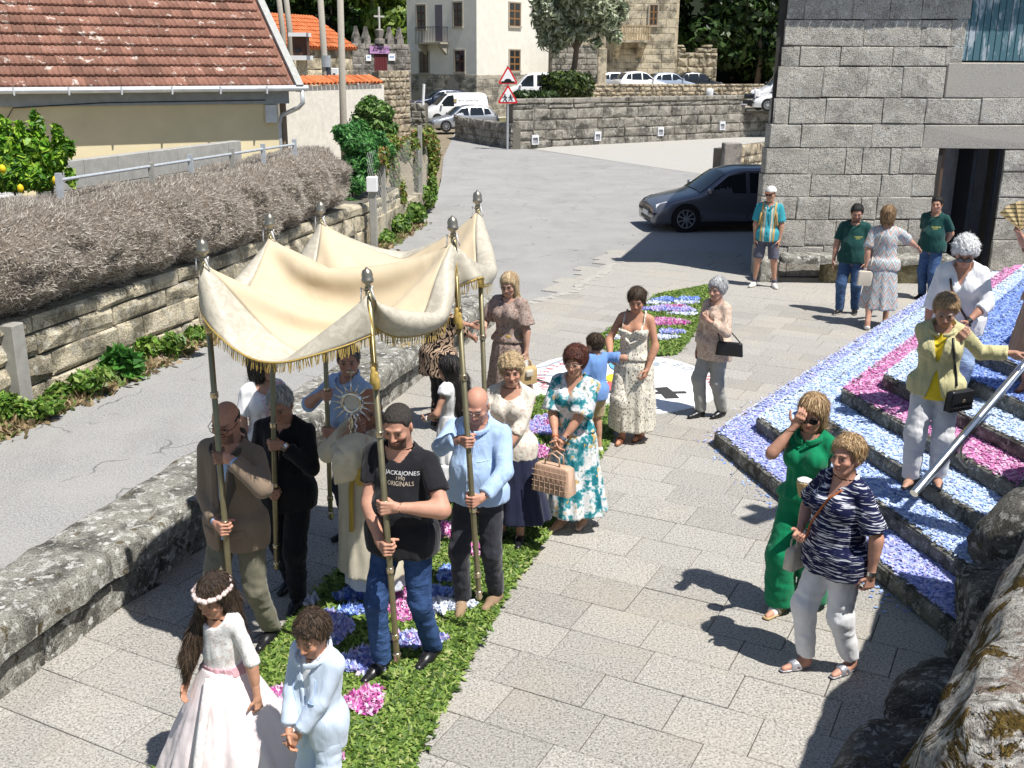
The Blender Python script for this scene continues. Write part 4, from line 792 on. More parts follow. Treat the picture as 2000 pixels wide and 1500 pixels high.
for k in range(10): V, F = xf(box(YL-7.85, YL-5.82, .37, .388, -1.44-k*.075, -1.375-k*.075, .006), (*ya, ez), (*ydx, 0), (*ydn, 0)); obj('slat', V @ Mi_[:3, :3].T+Mi_[:3, 3], F, M_sw, sl)
SLP = rad(36); up3 = np.array([ydn[0]*math.cos(SLP), ydn[1]*math.cos(SLP), math.sin(SLP)]); eu3 = np.array([*ydx, 0.]); en3 = np.cross(eu3, up3)
obj('roof_deck', *xf(box(0, YL, -.05, 5.4, -.06, -.01), (*ya, ez+.06), eu3, up3, en3), M_oldclay, yh, world=True)
TW_, TL_ = .222, .345
def marseille():
    xs = [0, .02, .045, .07, .10, .125, .15, .18, .205, .228]; hs = [.0, .026, .03, .012, .006, .026, .022, .006, .012, .03]; V = []
    for yy, dz in ((-.012, .010), (.0, .046), (TL_*.92, .0)): V += [(x, yy, h*.75+dz) for x, h in zip(xs, hs)]
    n = len(xs); return V, [(r*n+i, r*n+i+1, (r+1)*n+i+1, (r+1)*n+i) for r in range(2) for i in range(n-1)]
_tl = mesh('roof_tile', *marseille()); _tl.materials.append(M_oldclay)
Rm = Matrix((eu3, up3, en3)).transposed().to_4x4(); rest = MB(); cnt = 0; tl_list = []
for j in range(14):
    for i in range(int(YL/TW_)): tl_list.append((j, i, np.array([*ya, ez+.055])+eu3*(i*TW_)+up3*(j*TL_-.03)))
def seen_px(p):
    d = p-np.array([0, 0, CAMH]); zf = d[1]*math.cos(PITCH)-d[2]*math.sin(PITCH); yu = d[1]*math.sin(PITCH)+d[2]*math.cos(PITCH); return d[0]/zf > -.50 and yu/zf < .38
for j, i, p in tl_list:
    jt = Matrix.Rotation(random.uniform(-.02, .02), 4, 'Z') @ Matrix.Rotation(random.uniform(-.02, .02), 4, 'X')
    M4 = inv_of(yh) @ Matrix.Translation(p) @ Rm @ jt
    if cnt < 300 and seen_px(p): o = obj('roof_tile', me=_tl, parent=yh); o.matrix_local = M4; cnt += 1
    else: V, F = marseille(); V = np.array(V) @ np.array((Matrix.Translation(p) @ Rm @ jt))[:3, :3].T+p; rest.add(V, F)
tag(rest.build('more_tiles', M_oldclay, yh, world=True), kind='stuff')
obj('verge_board', *xf(box(YL-.02, YL+.14, -.1, 5.4, -.1, .09), (*ya, ez+.06), eu3, up3, en3), plain('weathered_verge', (.42, .42, .40), .9, sc=10, bump=.3), yh, world=True)
# block wall and railing between house and hedge
bw = thing('block_wall', 'grey concrete block garden wall in front of the yellow house', 'wall', (-7.5, 18, 0)); ba, bb = at(90, 330, 15.5)[:2], at(470, 290, 20.5)[:2]
stone_wall(bw, ba, bb, 1.54, 1.54+.4*2+.02, plain('concrete_block', (.40, .39, .36), .95, sc=8, bump=.3), (.4, .4001), (.8, .8001), .2, .006, .004, .01, name='block', seed=3); wall_box('wall_core', bw, ba, bb, -.1, 2.30, .2, M_conc, .03)
fr = thing('garden_railing', 'rusty pale blue railing with posts above the dry hedge', 'railing', (-6, 16, 0)); ra, rb_ = at(115, 352, 13.6), at(575, 282, 19.6); M_rail = plain('pale_blue_paint', (.50, .53, .56), .5, .2, sc=15)
obj('rail', *tube([ra, rb_], .022, 8), M_rail, fr, world=True)
for t in (.0, .31, .47, .66, .82, 1.): p = ra+(rb_-ra)*t; obj('post', *box(p[0]-.035, p[0]+.035, p[1]-.035, p[1]+.035, -.1, p[2]+(.09 if t != .31 else .05)), M_conc if t in (.31, .66) else M_rail, fr, world=True)
# ================================================================== stone wall under the dry hedge, concrete posts, hedge
M_ochre = lichen_stone('ochre_retaining_stone', (.58, .51, .37), .3, .15, sc=.7, dark=.5, bs=.8)
HL = [np.array(p) for p in ((-7.3, 4.6), (-6.35, 8.0), (-5.62, 10.9), (-4.48, 15.1), (-3.05, 22.0), (-2.6, 25.2))]
hw = thing('hedge_wall', 'pale granite retaining wall with concrete posts below the dry hedge', 'wall', (-5, 13, 0)); WH = 1.0
for k in range(len(HL)-1):
    stone_wall(hw, HL[k]-np.array([.12, 0]), HL[k+1]-np.array([.12, 0]), -.1, WH-.05*(k > 3), M_ochre, (.26, .52), (.45, 1.3), .35, .035, .04, .02, seed=100+k); wall_box('wall_core', hw, HL[k]-np.array([.12, 0]), HL[k+1]-np.array([.12, 0]), -.1, WH-.04, .5, M_mort, .05)
for u, v in ((60, 800), (287, 655), (468, 560), (705, 450)):
    g = G(u, v); d_, n_, L_ = frame(HL[2], HL[4]); q = g[:2]
    obj('concrete_post', *xf(box(-.10, .10, -.04, .14, -.1, 1.0, .012), (*(q-np.array([.05, 0])), 0), (*d_, 0), (*n_, 0)), M_conc, hw, world=True)
hd = thing('dry_hedge', 'thick dead brown cypress hedge above the roadside wall', 'hedge', (-5.6, 13, 1.0))
def hedge_mass(PL, z0, z1, thick, n, seed):
    r = np.random.default_rng(seed); PL = np.array(PL); seg = np.linalg.norm(np.diff(PL, axis=0), axis=1); cum = np.r_[0, np.cumsum(seg)]
    def pos(s):
        i = np.clip(np.searchsorted(cum, s, 'right')-1, 0, len(seg)-1); t = (s-cum[i])/seg[i]; p = PL[i]+(PL[i+1]-PL[i])*t[:, None]; d = (PL[i+1]-PL[i])/seg[i][:, None]; return p, np.stack([-d[:, 1], d[:, 0]], 1), d
    return r, cum, pos
r_, cum, pos = hedge_mass(HL[:4]+[np.array((-3.22, 21.2))], 1., 2.5, 1., 1, 5)
ns_, nt_ = 120, 18; S_ = np.linspace(0, cum[-1]-.3, ns_); p, nn, dd = pos(S_); V = []
for j in range(nt_):
    a = j/(nt_-1); off = .10+.62*math.cos((a-.42)*math.pi*.98) if a < .8 else None
    t = a*math.pi*1.05-.25; off = -.45*math.cos(t)*-1; 
    oy = .45-.60*min(1, 1.25*math.sin(min(max(a*1.25, 0), 1)*math.pi))*.85 if a < .8 else .45+.8*(a-.8)/.2
    oz = .80+1.32*min(a/.8, 1)**.85 if a < .8 else 2.12
    V.append(np.column_stack([p+nn*oy, np.full(ns_, oz)]))
V = np.array(V); sh_p = V.reshape(-1, 3); lump = snoise(sh_p, 1.6, 8)*.13+snoise(sh_p, 4.5, 9)*.09+snoise(sh_p, 11, 11)*.05
nrm = np.tile(nn, (nt_, 1)); V2 = sh_p.copy(); V2[:, :2] -= nrm*lump[:, None]; V2[:, 2] += snoise(sh_p, 1.1, 10)*.07
F = [(j*ns_+i, j*ns_+i+1, (j+1)*ns_+i+1, (j+1)*ns_+i) for j in range(nt_-1) for i in range(ns_-1)]
obj('twig_core', V2, F, plain('dead_twigs', (.17, .14, .11), .95, sc=25, bump=.8), hd, world=True, smooth=True)
n = 150000; i = r_.integers(0, nt_-1, n); j = r_.random(n)*(ns_-1.001); j0 = j.astype(int); tj = (j-j0)[:, None]; ti = r_.random(n)[:, None]; Vg = V2.reshape(nt_, ns_, 3)
P = (Vg[i, j0]*(1-tj)+Vg[i, j0+1]*tj)*(1-ti)+(Vg[i+1, j0]*(1-tj)+Vg[i+1, j0+1]*tj)*ti
od = -np.tile(0, (n, 3)); nn_ = nn[j0]; o3 = np.column_stack([-nn_, np.zeros(n)]); topness = np.clip((P[:, 2]-1.85)/.3, 0, 1)[:, None]
dirv = o3*(1-topness*.7)*.8+np.array([0, 0, 1.])*(.25+topness*.6)+r_.normal(0, .55, (n, 3))+np.column_stack([dd[j0]*.2, np.zeros(n)]); dirv /= np.linalg.norm(dirv, axis=1)[:, None]
Ls = r_.uniform(.025, .085, n)[:, None]; side = np.cross(dirv, r_.normal(size=(n, 3))); side /= np.linalg.norm(side, axis=1)[:, None]; wd = r_.uniform(.0025, .006, n)[:, None]
P = P+o3*r_.uniform(-.05, .05, (n, 1)); V = np.stack([P-side*wd*1.3, P+side*wd*1.3, P+dirv*Ls], 1).reshape(-1, 3)
C = pcol(n, [(.56, .50, .43), (.46, .40, .34), (.66, .60, .52), (.28, .24, .20), (.62, .57, .51)]); o = obj('dead_sprays', V, np.arange(3*n).reshape(n, 3), M_leaf, hd, world=True); colors(o, np.repeat(C, 3, 0)); o['kind'] = 'stuff'
# ================================================================== shrubs, vines, fence
def shrub(name, label, cat, base, blobs, n, size, pal, seed, asp=1.8, group=None, stems=3):
    t = thing(name, label, cat, base, group=group); leaves('foliage', t, n, blobs, size, pal, seed=seed, asp=asp, shell=.3)
    B = np.array(blobs)
    for k in range(stems): b = B[k % len(B)]; limb(t, [(base[0]+.05*k, base[1], base[2]-.05), ((base[0]+b[0])/2, (base[1]+b[1])/2, (base[2]+b[2])/2), (b[0], b[1], b[2])], .03, .012, 'stem')
    return t
def bl(u, v, Y, ru, rv, dy=None): c = at(u, v, Y); k = Y*1.02/FPX; return (c[0], c[1], c[2], ru*k, (dy or ru*k), rv*k)
CYP = [(.06, .20, .05), (.10, .28, .07), (.15, .36, .10), (.03, .10, .03)]
shrub('cypress_bush', 'green cypress bush growing from the end of the dry hedge', 'bush', (*at(690, 400, 23.5)[:2], .9), [bl(676, 262, 23.2, 22, 18), bl(700, 252, 23.4, 20, 16), bl(690, 280, 23., 26, 22), bl(712, 292, 23.2, 24, 26), bl(690, 318, 23, 22, 20), bl(706, 335, 23, 14, 18), bl(678, 350, 22.9, 18, 16), bl(670, 385, 22.8, 14, 18), bl(735, 275, 23.6, 22, 18), bl(752, 292, 24.2, 18, 18), bl(662, 255, 23, 14, 12), bl(722, 318, 23, 18, 24), bl(700, 362, 22.8, 16, 18), bl(690, 400, 22.7, 14, 14)], 14000, .05, CYP, 3, 2.8)
shrub('laurel_bush', 'round glossy dark green bush beside the white garden wall', 'bush', (*at(732, 300, 29)[:2], 0), [bl(722, 212, 29, 26, 20), bl(745, 222, 29, 24, 22), bl(708, 236, 29, 22, 20), bl(735, 245, 29, 30, 22), bl(760, 252, 29, 18, 18), bl(700, 258, 29, 18, 14), bl(728, 196, 29, 12, 10)], 8000, .07, [(.07, .16, .03), (.14, .27, .05), (.30, .42, .16), (.03, .08, .015)], 4)
VINE = [(.12, .20, .03), (.20, .30, .05), (.30, .36, .08), (.30, .14, .06), (.07, .12, .02)]
fn = thing('wire_fence', 'wire mesh fence with concrete posts overgrown by vines', 'fence', (*G(780, 455)[:2], 0)); fa, fb = at(722, 470, 22.3)[:2], at(842, 390, 29.0)[:2]; fdx, fdn, fL = frame(fa, fb); fz0, fz1 = .55, 2.0
for t in (.2, .8, 1.): p = fa+fdx*fL*t; obj('post', *box(p[0]-.055, p[0]+.055, p[1]-.055, p[1]+.055, -.1, 1.95+.3*(t == .8), .01), M_conc, fn, world=True)
m_ = MB(); k = -2.0
while k < fL+.1:
    for s in (1, -1):
        x0, x1 = (k, k+1.45) if s == 1 else (k+1.45, k); za, zb = fz0, fz1
        if min(x0, x1) < 0 or max(x0, x1) > fL: 
            t0, t1 = sorted(((0-x0)/(x1-x0), (fL-x0)/(x1-x0))); t0, t1 = max(0, t0), min(1, t1)
            if t1 <= t0: continue
            x0, x1, za, zb = x0+(x1-x0)*t0, x0+(x1-x0)*t1, fz0+1.45*t0, fz0+1.45*t1
        m_.add(*tube([(x0, 0, za), (x1, 0, zb)], .0028, 3, False))
    k += .16
obj('wire_mesh', *xf(m_.vf, (*fa, 0), (*fdx, 0), (*fdn, 0)), plain('dull_wire', (.30, .31, .30), .6, .4), fn, world=True)
fw = MB(); obj('fence_plinth', *xf(box(0, fL, -.05, .2, -.1, .55), (*fa, 0), (*fdx, 0), (*fdn, 0)), M_ochre, fn, world=True)
shrub('vine_curtain', 'red and green creeper hanging over the wire fence', 'creeper', (*fb, 0), [bl(835, 275, 28.8, 17, 28, .3), bl(843, 350, 28.8, 9, 50, .3), bl(790, 295, 26.5, 14, 22, .3), bl(770, 330, 25.5, 12, 50, .25), bl(745, 325, 24, 12, 40, .25), bl(815, 330, 27.8, 8, 45, .25), bl(762, 282, 24.6, 22, 20, .4), bl(742, 300, 23.6, 18, 22, .4), bl(800, 280, 26.8, 20, 14, .35), bl(822, 268, 28, 22, 16, .35), bl(785, 380, 25.5, 10, 30, .25), bl(850, 300, 29, 10, 40, .3)], 9000, .06, VINE, 6)
shrub('fence_foot_ivy', 'low ivy and weeds along the foot of the wire fence', 'ivy', (*G(800, 445)[:2], 0), [bl(835, 385, 28, 16, 22, .4), bl(810, 415, 26, 24, 20, .5), bl(780, 440, 24.5, 24, 20, .5), bl(755, 465, 23.2, 18, 14, .5), bl(845, 370, 28.5, 10, 30, .3)], 5200, .07, [(.08, .17, .03), (.14, .26, .04), (.22, .32, .07), (.05, .10, .02)], 7)
mb_ = thing('fence_meter_post', 'white meter box post at the near end of the wire fence', 'post', (*at(731, 470, 22.0)[:2], 0)); p = at(731, 480, 22.0); z1 = at(731, 350, 22)[2]; obj('shaft', *box(p[0]-.07, p[0]+.07, 21.93, 22.07, -.1, z1-.25, .01), M_conc, mb_, world=True); obj('case', *box(p[0]-.11, p[0]+.11, 21.88, 22.1, z1-.25, z1+.05, .01), M_sw, mb_, world=True)
lm = shrub('lemon_tree', 'bright green lemon tree behind the dry hedge at left', 'tree', (*at(50, 330, 14.5)[:2], 0), [bl(20, 335, 14.5, 40, 36), bl(72, 285, 14.5, 20, 28), bl(105, 310, 14.5, 24, 22), bl(18, 295, 14.5, 28, 30), bl(75, 345, 14.5, 36, 24), bl(50, 315, 14.5, 24, 24), bl(8, 255, 14.5, 12, 26), bl(72, 245, 14.5, 11, 26), bl(112, 268, 14.5, 9, 22), bl(132, 290, 14.5, 12, 16), bl(40, 262, 14.5, 10, 24), bl(138, 345, 14.5, 8, 20)], 11000, .075, LEMON, 8, 1.9)
M_lem = plain('lemon_skin', (.80, .58, .02), .5)
for u, v in ((5, 330), (40, 368), (108, 352)): obj('lemon', *xf(lathe([(0, -.06), (.03, -.04), (.045, 0), (.03, .04), (0, .06)], 8), at(u, v, 13.7)), M_lem, lm, world=True, smooth=True)
WEED = [(.10, .22, .03), (.18, .32, .05), (.26, .36, .08), (.07, .14, .02)]
for i, (lab, bs_, n, sz, bbs) in enumerate((('tall yellow flowered weed clump left of the front canopy pole', (368, 640), 1600, .07, [(368, 600, 20, 40), (375, 635, 24, 18)]), ('broad leaved dark green weed at the roadside wall', (235, 745), 260, .2, [(235, 712, 28, 26)]), ('spiky wall weed behind the broad leaved weed', (240, 700), 700, .06, [(238, 655, 14, 30)]), ('low weed patch between the broad leaved weed and the canopy', (300, 705), 1300, .06, [(290, 680, 28, 24), (335, 670, 26, 20), (385, 650, 24, 12)]),
    ('weed clump with dry stalks right of the leftmost wall post', (130, 785), 1300, .055, [(120, 770, 30, 22), (165, 745, 28, 20), (200, 730, 20, 14)]), ('leafy weeds at the lower left edge of the road', (20, 830), 2600, .055, [(15, 800, 28, 34), (55, 805, 32, 22), (95, 790, 24, 18)]))):
    g = G(*bs_); B_ = []
    for u, v, ru, rv in bbs: B_.append(bl(u, v, g[1]+.06+(bs_[1]-v)*.004, ru, rv, .13))
    shrub('wall_weed', lab, 'weed', (g[0], g[1]+.05, 0), B_, n, sz, [(.05, .16, .03), (.09, .26, .04)] if i == 1 else WEED, 30+i, 2.4 if i != 1 else 2.0, 'weeds along the roadside wall', 2)
n = 5200; t = RNG.uniform(0, 1, n); RL_ = np.array(ROADL[1:8]); k = (t*(len(RL_)-1.001)).astype(int); f = (t*(len(RL_)-1.001)-k)[:, None]; Q = RL_[k]*(1-f)+RL_[k+1]*f+np.column_stack([RNG.normal(.02, .10, n), np.zeros(n)])
petals('roadside_litter', np.column_stack([Q, RNG.uniform(-.015, .02, n)]), pcol(n, [(.30, .22, .12), (.40, .30, .18), (.20, .15, .08), (.16, .22, .06)]), .05, None, M_leaf, .8, asp=2.5)
# olive, bush, trees, wooded hill
ov = thing('olive_tree', 'grey green olive tree above the retaining wall', 'tree', (*at(1107, 192, 60)[:2], 1.0)); q = lambda u, v, Y=60: at(u, v, Y)
limb(ov, [q(1106, 192), q(1112, 160), q(1122, 130), q(1126, 95), q(1128, 60)], .22, .12)
for P in ([(1126, 100), (1105, 60), (1085, 30)], [(1126, 95), (1150, 60), (1180, 40)], [(1128, 70), (1120, 30), (1115, 0)], [(1128, 65), (1140, 30), (1160, 5)]): limb(ov, [q(*a) for a in P], .10, .03, 'limb')
leaves('crown', ov, 12000, [bl(1075, 25, 60, 36, 34), bl(1098, 60, 60, 30, 28), bl(1150, 15, 60, 44, 32), bl(1188, 40, 60, 28, 30), bl(1130, -15, 60, 60, 30), bl(1065, 68, 60, 16, 30), bl(1200, 72, 60, 18, 14), bl(1052, 8, 60, 16, 24), bl(1140, 62, 60, 22, 16), bl(1085, 95, 60, 12, 18), bl(1215, 20, 60, 14, 22), bl(1165, 85, 60, 14, 12)], .15, [(.28, .32, .20), (.40, .44, .30), (.55, .58, .44), (.16, .20, .11)], seed=40, asp=3., shell=.05)
shrub('dark_bush', 'dark rounded bush at the foot of the olive tree', 'bush', (*at(1108, 195, 59)[:2], 1.0), [bl(1105, 165, 59, 44, 26), bl(1135, 168, 59, 26, 24), bl(1080, 175, 59, 26, 18)], 6500, .16, [(.03, .05, .015), (.05, .08, .02), (.10, .14, .03)], 41)
shrub('low_hedge', 'low dark clipped hedge on top of the retaining wall', 'hedge', (*at(1030, 195, 57)[:2], 1.0), [bl(1025, 186, 57, 30, 9), bl(1065, 186, 57, 26, 9)], 2600, .14, DARK, 42)
# wooded hillside far behind: a ridge and trees one can tell apart
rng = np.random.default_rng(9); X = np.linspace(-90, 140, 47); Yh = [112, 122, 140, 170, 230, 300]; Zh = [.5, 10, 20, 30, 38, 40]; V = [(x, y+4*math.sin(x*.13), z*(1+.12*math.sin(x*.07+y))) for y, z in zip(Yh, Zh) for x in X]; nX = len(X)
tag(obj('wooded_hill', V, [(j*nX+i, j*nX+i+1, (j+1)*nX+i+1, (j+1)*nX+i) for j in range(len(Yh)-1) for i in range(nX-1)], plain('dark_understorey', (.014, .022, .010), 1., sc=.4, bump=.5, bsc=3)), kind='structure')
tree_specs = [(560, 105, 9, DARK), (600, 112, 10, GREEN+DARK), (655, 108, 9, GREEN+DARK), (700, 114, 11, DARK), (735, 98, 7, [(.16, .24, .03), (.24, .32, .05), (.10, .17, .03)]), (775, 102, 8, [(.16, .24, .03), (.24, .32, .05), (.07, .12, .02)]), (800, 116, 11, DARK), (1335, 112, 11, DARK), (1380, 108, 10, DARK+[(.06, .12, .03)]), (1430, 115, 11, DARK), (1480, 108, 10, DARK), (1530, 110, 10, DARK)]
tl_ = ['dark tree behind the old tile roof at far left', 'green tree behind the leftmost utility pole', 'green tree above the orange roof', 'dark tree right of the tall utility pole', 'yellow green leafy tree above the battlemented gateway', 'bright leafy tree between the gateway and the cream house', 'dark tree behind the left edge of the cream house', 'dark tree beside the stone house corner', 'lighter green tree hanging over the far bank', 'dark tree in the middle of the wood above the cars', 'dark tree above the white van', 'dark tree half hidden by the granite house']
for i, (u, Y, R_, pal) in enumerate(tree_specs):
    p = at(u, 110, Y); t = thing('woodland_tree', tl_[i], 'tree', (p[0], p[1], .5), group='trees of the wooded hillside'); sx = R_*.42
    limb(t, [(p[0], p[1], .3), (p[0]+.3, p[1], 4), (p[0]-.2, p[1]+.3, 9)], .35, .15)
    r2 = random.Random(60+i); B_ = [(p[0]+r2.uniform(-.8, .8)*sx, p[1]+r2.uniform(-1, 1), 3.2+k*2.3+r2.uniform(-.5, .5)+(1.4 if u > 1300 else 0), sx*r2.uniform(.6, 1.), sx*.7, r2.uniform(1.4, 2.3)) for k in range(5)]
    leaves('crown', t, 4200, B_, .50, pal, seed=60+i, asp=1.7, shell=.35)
# ================================================================== vehicles
M_tyre = plain('tyre_rubber', (.018, .018, .018), .85); M_rim = plain('alloy', (.55, .55, .57), .3, .8); M_trim = plain('black_trim', (.015, .015, .017), .5); M_lampc = plain('lamp_lens', (.65, .67, .70), .15, spec=.6); M_tail = plain('tail_lens', (.45, .02, .02), .2, spec=.5); M_plate = plain('number_plate', (.75, .75, .75), .4)
def paint(name, c, metal=.25):
    m = Mt(name, .28, .5, metal); m.set(Base_Color=c); m.set(**{'Coat Weight': .6, 'Coat Roughness': .05}); return m.m
CARG = glassy('car_glass', (.015, .02, .025), .04)
STY = {  # stations: x/L, top z/H, half-width ratio at top, front to rear ; cabin marks: windscreen foot, windscreen head, b-pillar, rear head, rear foot
 'hatch': dict(st=[(0, .36, .80), (.02, .44, .86), (.08, .50, .90), (.2, .575, .92), (.265, .61, .92), (.33, .74, .84), (.42, .93, .76), (.52, .995, .74), (.68, 1., .74), (.82, .965, .74), (.90, .84, .78), (.965, .62, .86), (1., .52, .88)], ws=(.27, .42), cab=(.34, .545, .76, .90), rw=(.845, .96)),
 'van': dict(st=[(0, .34, .80), (.03, .44, .86), (.10, .52, .9), (.18, .58, .92), (.24, .70, .88), (.32, .90, .82), (.40, .985, .80), (.6, 1., .80), (.9, .995, .80), (.975, .95, .80), (1., .6, .86)], ws=(.19, .36), cab=(.27, .46, .46, .46), rw=(.975, 1.)),
 'boxvan': dict(st=[(0, .30, .82), (.03, .40, .88), (.09, .47, .9), (.15, .52, .92), (.22, .72, .88), (.29, .93, .86), (.34, .99, .86), (.6, 1., .86), (.95, 1., .86), (1., .97, .86)], ws=(.16, .30), cab=(.22, .36, .36, .36), rw=(.99, 1.)),
}
def car(label, loc, rz, L, Wd, H, pm, style='hatch', wr=.31, group=None, cat='car', name='parked_car', side_glass=True, spokes=9, flip=False):
    t = thing(name, label, cat, loc, rz, group); S = STY[style]; st = np.array(S['st']); w = Wd/2; belt = .60*H if style == 'hatch' else .56*H; z0 = .17
    xs = np.unique(np.r_[np.linspace(0, 1, 49)]); top = np.interp(xs, st[:, 0], st[:, 1])*H; rat = np.interp(xs, st[:, 0], st[:, 2])
    k = np.ones(3)/3; top[1:-1] = np.convolve(top, k, 'valid'); plan = 1-.10*np.clip((.10-xs)/.10, 0, 1)**2-.07*np.clip((xs-.92)/.08, 0, 1)**2
    V = []; 
    for x, tz, r, pf in zip(xs, top, rat, plan):
        ww = w*pf; b = min(belt, tz*.93); sec = [(0, z0), (ww*.86, z0), (ww*.97, z0+.08), (ww, z0+.28), (ww*.995, b-.10), (ww*.965, b), (ww*(r+.02), max(b+.01, tz-.07)), (ww*r*.94, tz-.025), (ww*r*.6, tz), (0, tz+.012)]
        full = sec+[(-y, z) for y, z in sec[-2:0:-1]]
        V += [(-L/2+x*L, y, z) for y, z in full]
    n = 18; m = len(xs); F = [(i*n+j, (i+1)*n+j, (i+1)*n+(j+1) % n, i*n+(j+1) % n) for i in range(m-1) for j in range(n)]+[tuple(range(n))[::-1][::-1], tuple(range((m-1)*n, m*n))[::-1]]
    body = obj('body', V, [f[::-1] for f in F], pm, t, smooth=True)
    X = lambda a: -L/2+a*L
    def sy(a, z):
        tz = np.interp(a, xs, top); r = np.interp(a, xs, rat); pf = np.interp(a, xs, plan); b = min(belt, tz*.93); zz = np.array([b-.1, b, max(b+.01, tz-.07), tz]); yy = np.array([.995, .965, r+.02, r*.9])*w*pf; return float(np.interp(z, zz, yy))
    def side_poly(nm, P, mat, s, pr=.008, par=t):
        Q = [(X(a), s*(sy(a, z)+pr), z) for a, z in P]; ctr = np.mean(Q, 0); return obj(nm, Q+[tuple(ctr)], [(i, (i+1) % len(Q), len(Q)) if s < 0 else ((i+1) % len(Q), i, len(Q)) for i in range(len(Q))], mat, par)
    tp = lambda a: float(np.interp(a, xs, top))-.10
    for s in (-1, 1):
        c = S['cab']
        a0 = c[0]; side_poly('front_window', [(a0-.045, belt+.02), (c[1]-.012, belt+.02), (c[1]-.012, tp(c[1])), ((a0+c[1])/2-.01, tp((a0+c[1])/2)), (a0+.02, tp(a0+.02)-.02)], CARG, s)
        if style == 'hatch':
            side_poly('rear_window', [(c[1]+.012, belt+.02), (c[2], belt+.03), (c[2]-.01, tp(c[2])), (c[1]+.012, tp(c[1]))], CARG, s); side_poly('quarter_window', [(c[2]+.015, belt+.05), (c[3]-.02, belt+.09), (c[3]-.06, tp(c[3]-.06)-.01), (c[2]+.005, tp(c[2]))], CARG, s)
        elif side_glass and style == 'van': side_poly('side_window', [(.50, belt+.04), (.70, belt+.04), (.70, tp(.7)-.02), (.50, tp(.5)-.02)], CARG, s)
        for xa in (c[1], c[0]-.06, .80 if style == 'hatch' else .72): side_poly('door_seam', [(xa, .32), (xa+.004, .32), (xa+.004, belt), (xa, belt)], M_trim, s, .003)
        obj('door_handle', *xf(box(-.09, .09, -.012, .012, -.012, .016, .005), (X(c[1]-.045), s*(w*.99), belt-.09)), pm, t); obj('mirror', *xf(box(-.06, .06, -.09, .09, -.07, .07, .03), (X(c[0]-.02), s*(w+.07), belt+.08)), pm, t)
        for xa in (.185, .80 if style != 'hatch' else .795):
            wx = X(xa); wh = thing('wheel', None, None, (wx, s*(w-.085), wr)); wh.parent = t
            obj('wheel_arch', *xf(lathe([(wr*1.13, -.02), (wr*1.13, .02)], 24), (wx, s*(w-.014), wr+.01), (1, 0, 0), (0, 0, 1), (0, s, 0)), M_trim, t)
            obj('tyre', *xf(lathe([(wr*.6, -.09), (wr*.96, -.09), (wr, -.06), (wr, .06), (wr*.97, .095), (wr*.72, .103), (wr*.68, .09)], 28), (0, 0, 0), (1, 0, 0), (0, 0, 1), (0, s, 0)), M_tyre, wh, smooth=False)
            mb = MB(); mb.add(*lathe([(wr*.70, .08), (wr*.70, .104), (wr*.64, .106), (wr*.62, .085)], 24)); mb.add(*lathe([(.0, .09), (.06, .10), (.055, .108), (0, .11)], 12))
            for q in range(spokes):
                a = 2*math.pi*q/spokes; ca, sa = math.cos(a), math.sin(a); V_, F_ = box(.03, wr*.66, -.016, .016, .088, .104); V_ = [(x*ca-y*sa, x*sa+y*ca, z) for x, y, z in V_]; mb.add(V_, F_)
            obj('rim', *xf(mb.vf, (0, 0, 0), (1, 0, 0), (0, 0, 1), (0, s, 0)), M_rim, wh)
        side_poly('headlight', [(.012, .36*H), (.09, .44*H), (.075, .485*H), (.02, .43*H)], M_lampc, s, .006); side_poly('tail_light', [(.93, .47*H), (.985, .46*H), (.985, .58*H), (.94, .60*H)] if style == 'hatch' else [(.965, .35*H), (.992, .35*H), (.992, .62*H), (.965, .62*H)], M_tail, s, .006)
    def top_quad(nm, a0, a1, mat, f0=.80, f1=.80, nseg=5):
        V = []; 
        for i in range(nseg+1):
            a = a0+(a1-a0)*i/nseg; z = float(np.interp(a, xs, top)); r = float(np.interp(a, xs, rat))*w*(f0+(f1-f0)*i/nseg)
            for q in np.linspace(-1, 1, 5): V.append((X(a)+(-.008 if a < .5 else .008), q*r, z+.010+.012*(1-q*q)-(.025 if abs(q) == 1 else 0)+.006))
        F = [(i*5+j, (i+1)*5+j, (i+1)*5+j+1, i*5+j+1) for i in range(nseg) for j in range(4)]; obj(nm, V, F if a1 > a0 else F, mat, t, smooth=True)
    top_quad('windscreen', S['ws'][0], S['ws'][1], CARG, .92, .92); 
    if style == 'hatch': top_quad('rear_screen', S['rw'][0], S['rw'][1], CARG, .86, .86)
    else:
        for s in (-1, 1): obj('rear_screen', *box(L/2+.002, L/2+.008, min(s*.06, s*w*.72), max(s*.06, s*w*.72), .60*H, .86*H), CARG, t)
    obj('grille', *box(-L/2-.012, -L/2+.04, -w*.42, w*.42, .30*H, .345*H), M_trim, t); obj('air_intake', *box(-L/2-.010, -L/2+.04, -w*.55, w*.55, .15*H, .20*H), M_trim, t); obj('number_plate', *box(-L/2-.02, -L/2, -.26, .26, .22*H, .22*H+.11), M_plate, t); obj('number_plate', *box(L/2, L/2+.02, -.26, .26, .36*H, .36*H+.11), M_plate, t)
    obj('sill', *box(-L*.33, L*.33, -w*.985, w*.985, z0-.03, z0+.06), M_trim, t)
    return t
P_grey = paint('graphite_paint', (.16, .165, .20), .5); P_white = paint('white_paint', (.80, .80, .80), 0.); P_silver = paint('silver_paint', (.52, .53, .55), .6); P_black = paint('black_paint', (.012, .012, .014)); P_navy = paint('navy_paint', (.02, .03, .06)); P_bluesil = paint('blue_silver_paint', (.42, .48, .58), .4); P_red = paint('red_paint', (.38, .02, .03))
g = G(1311, 451); L = 4.10
car('dark grey hatchback parked beside the granite house', (g[0]-L*.185+L/2+.2, g[1]+.80, 0), rad(6), L, 1.78, 1.47, P_grey, 'hatch', .315)
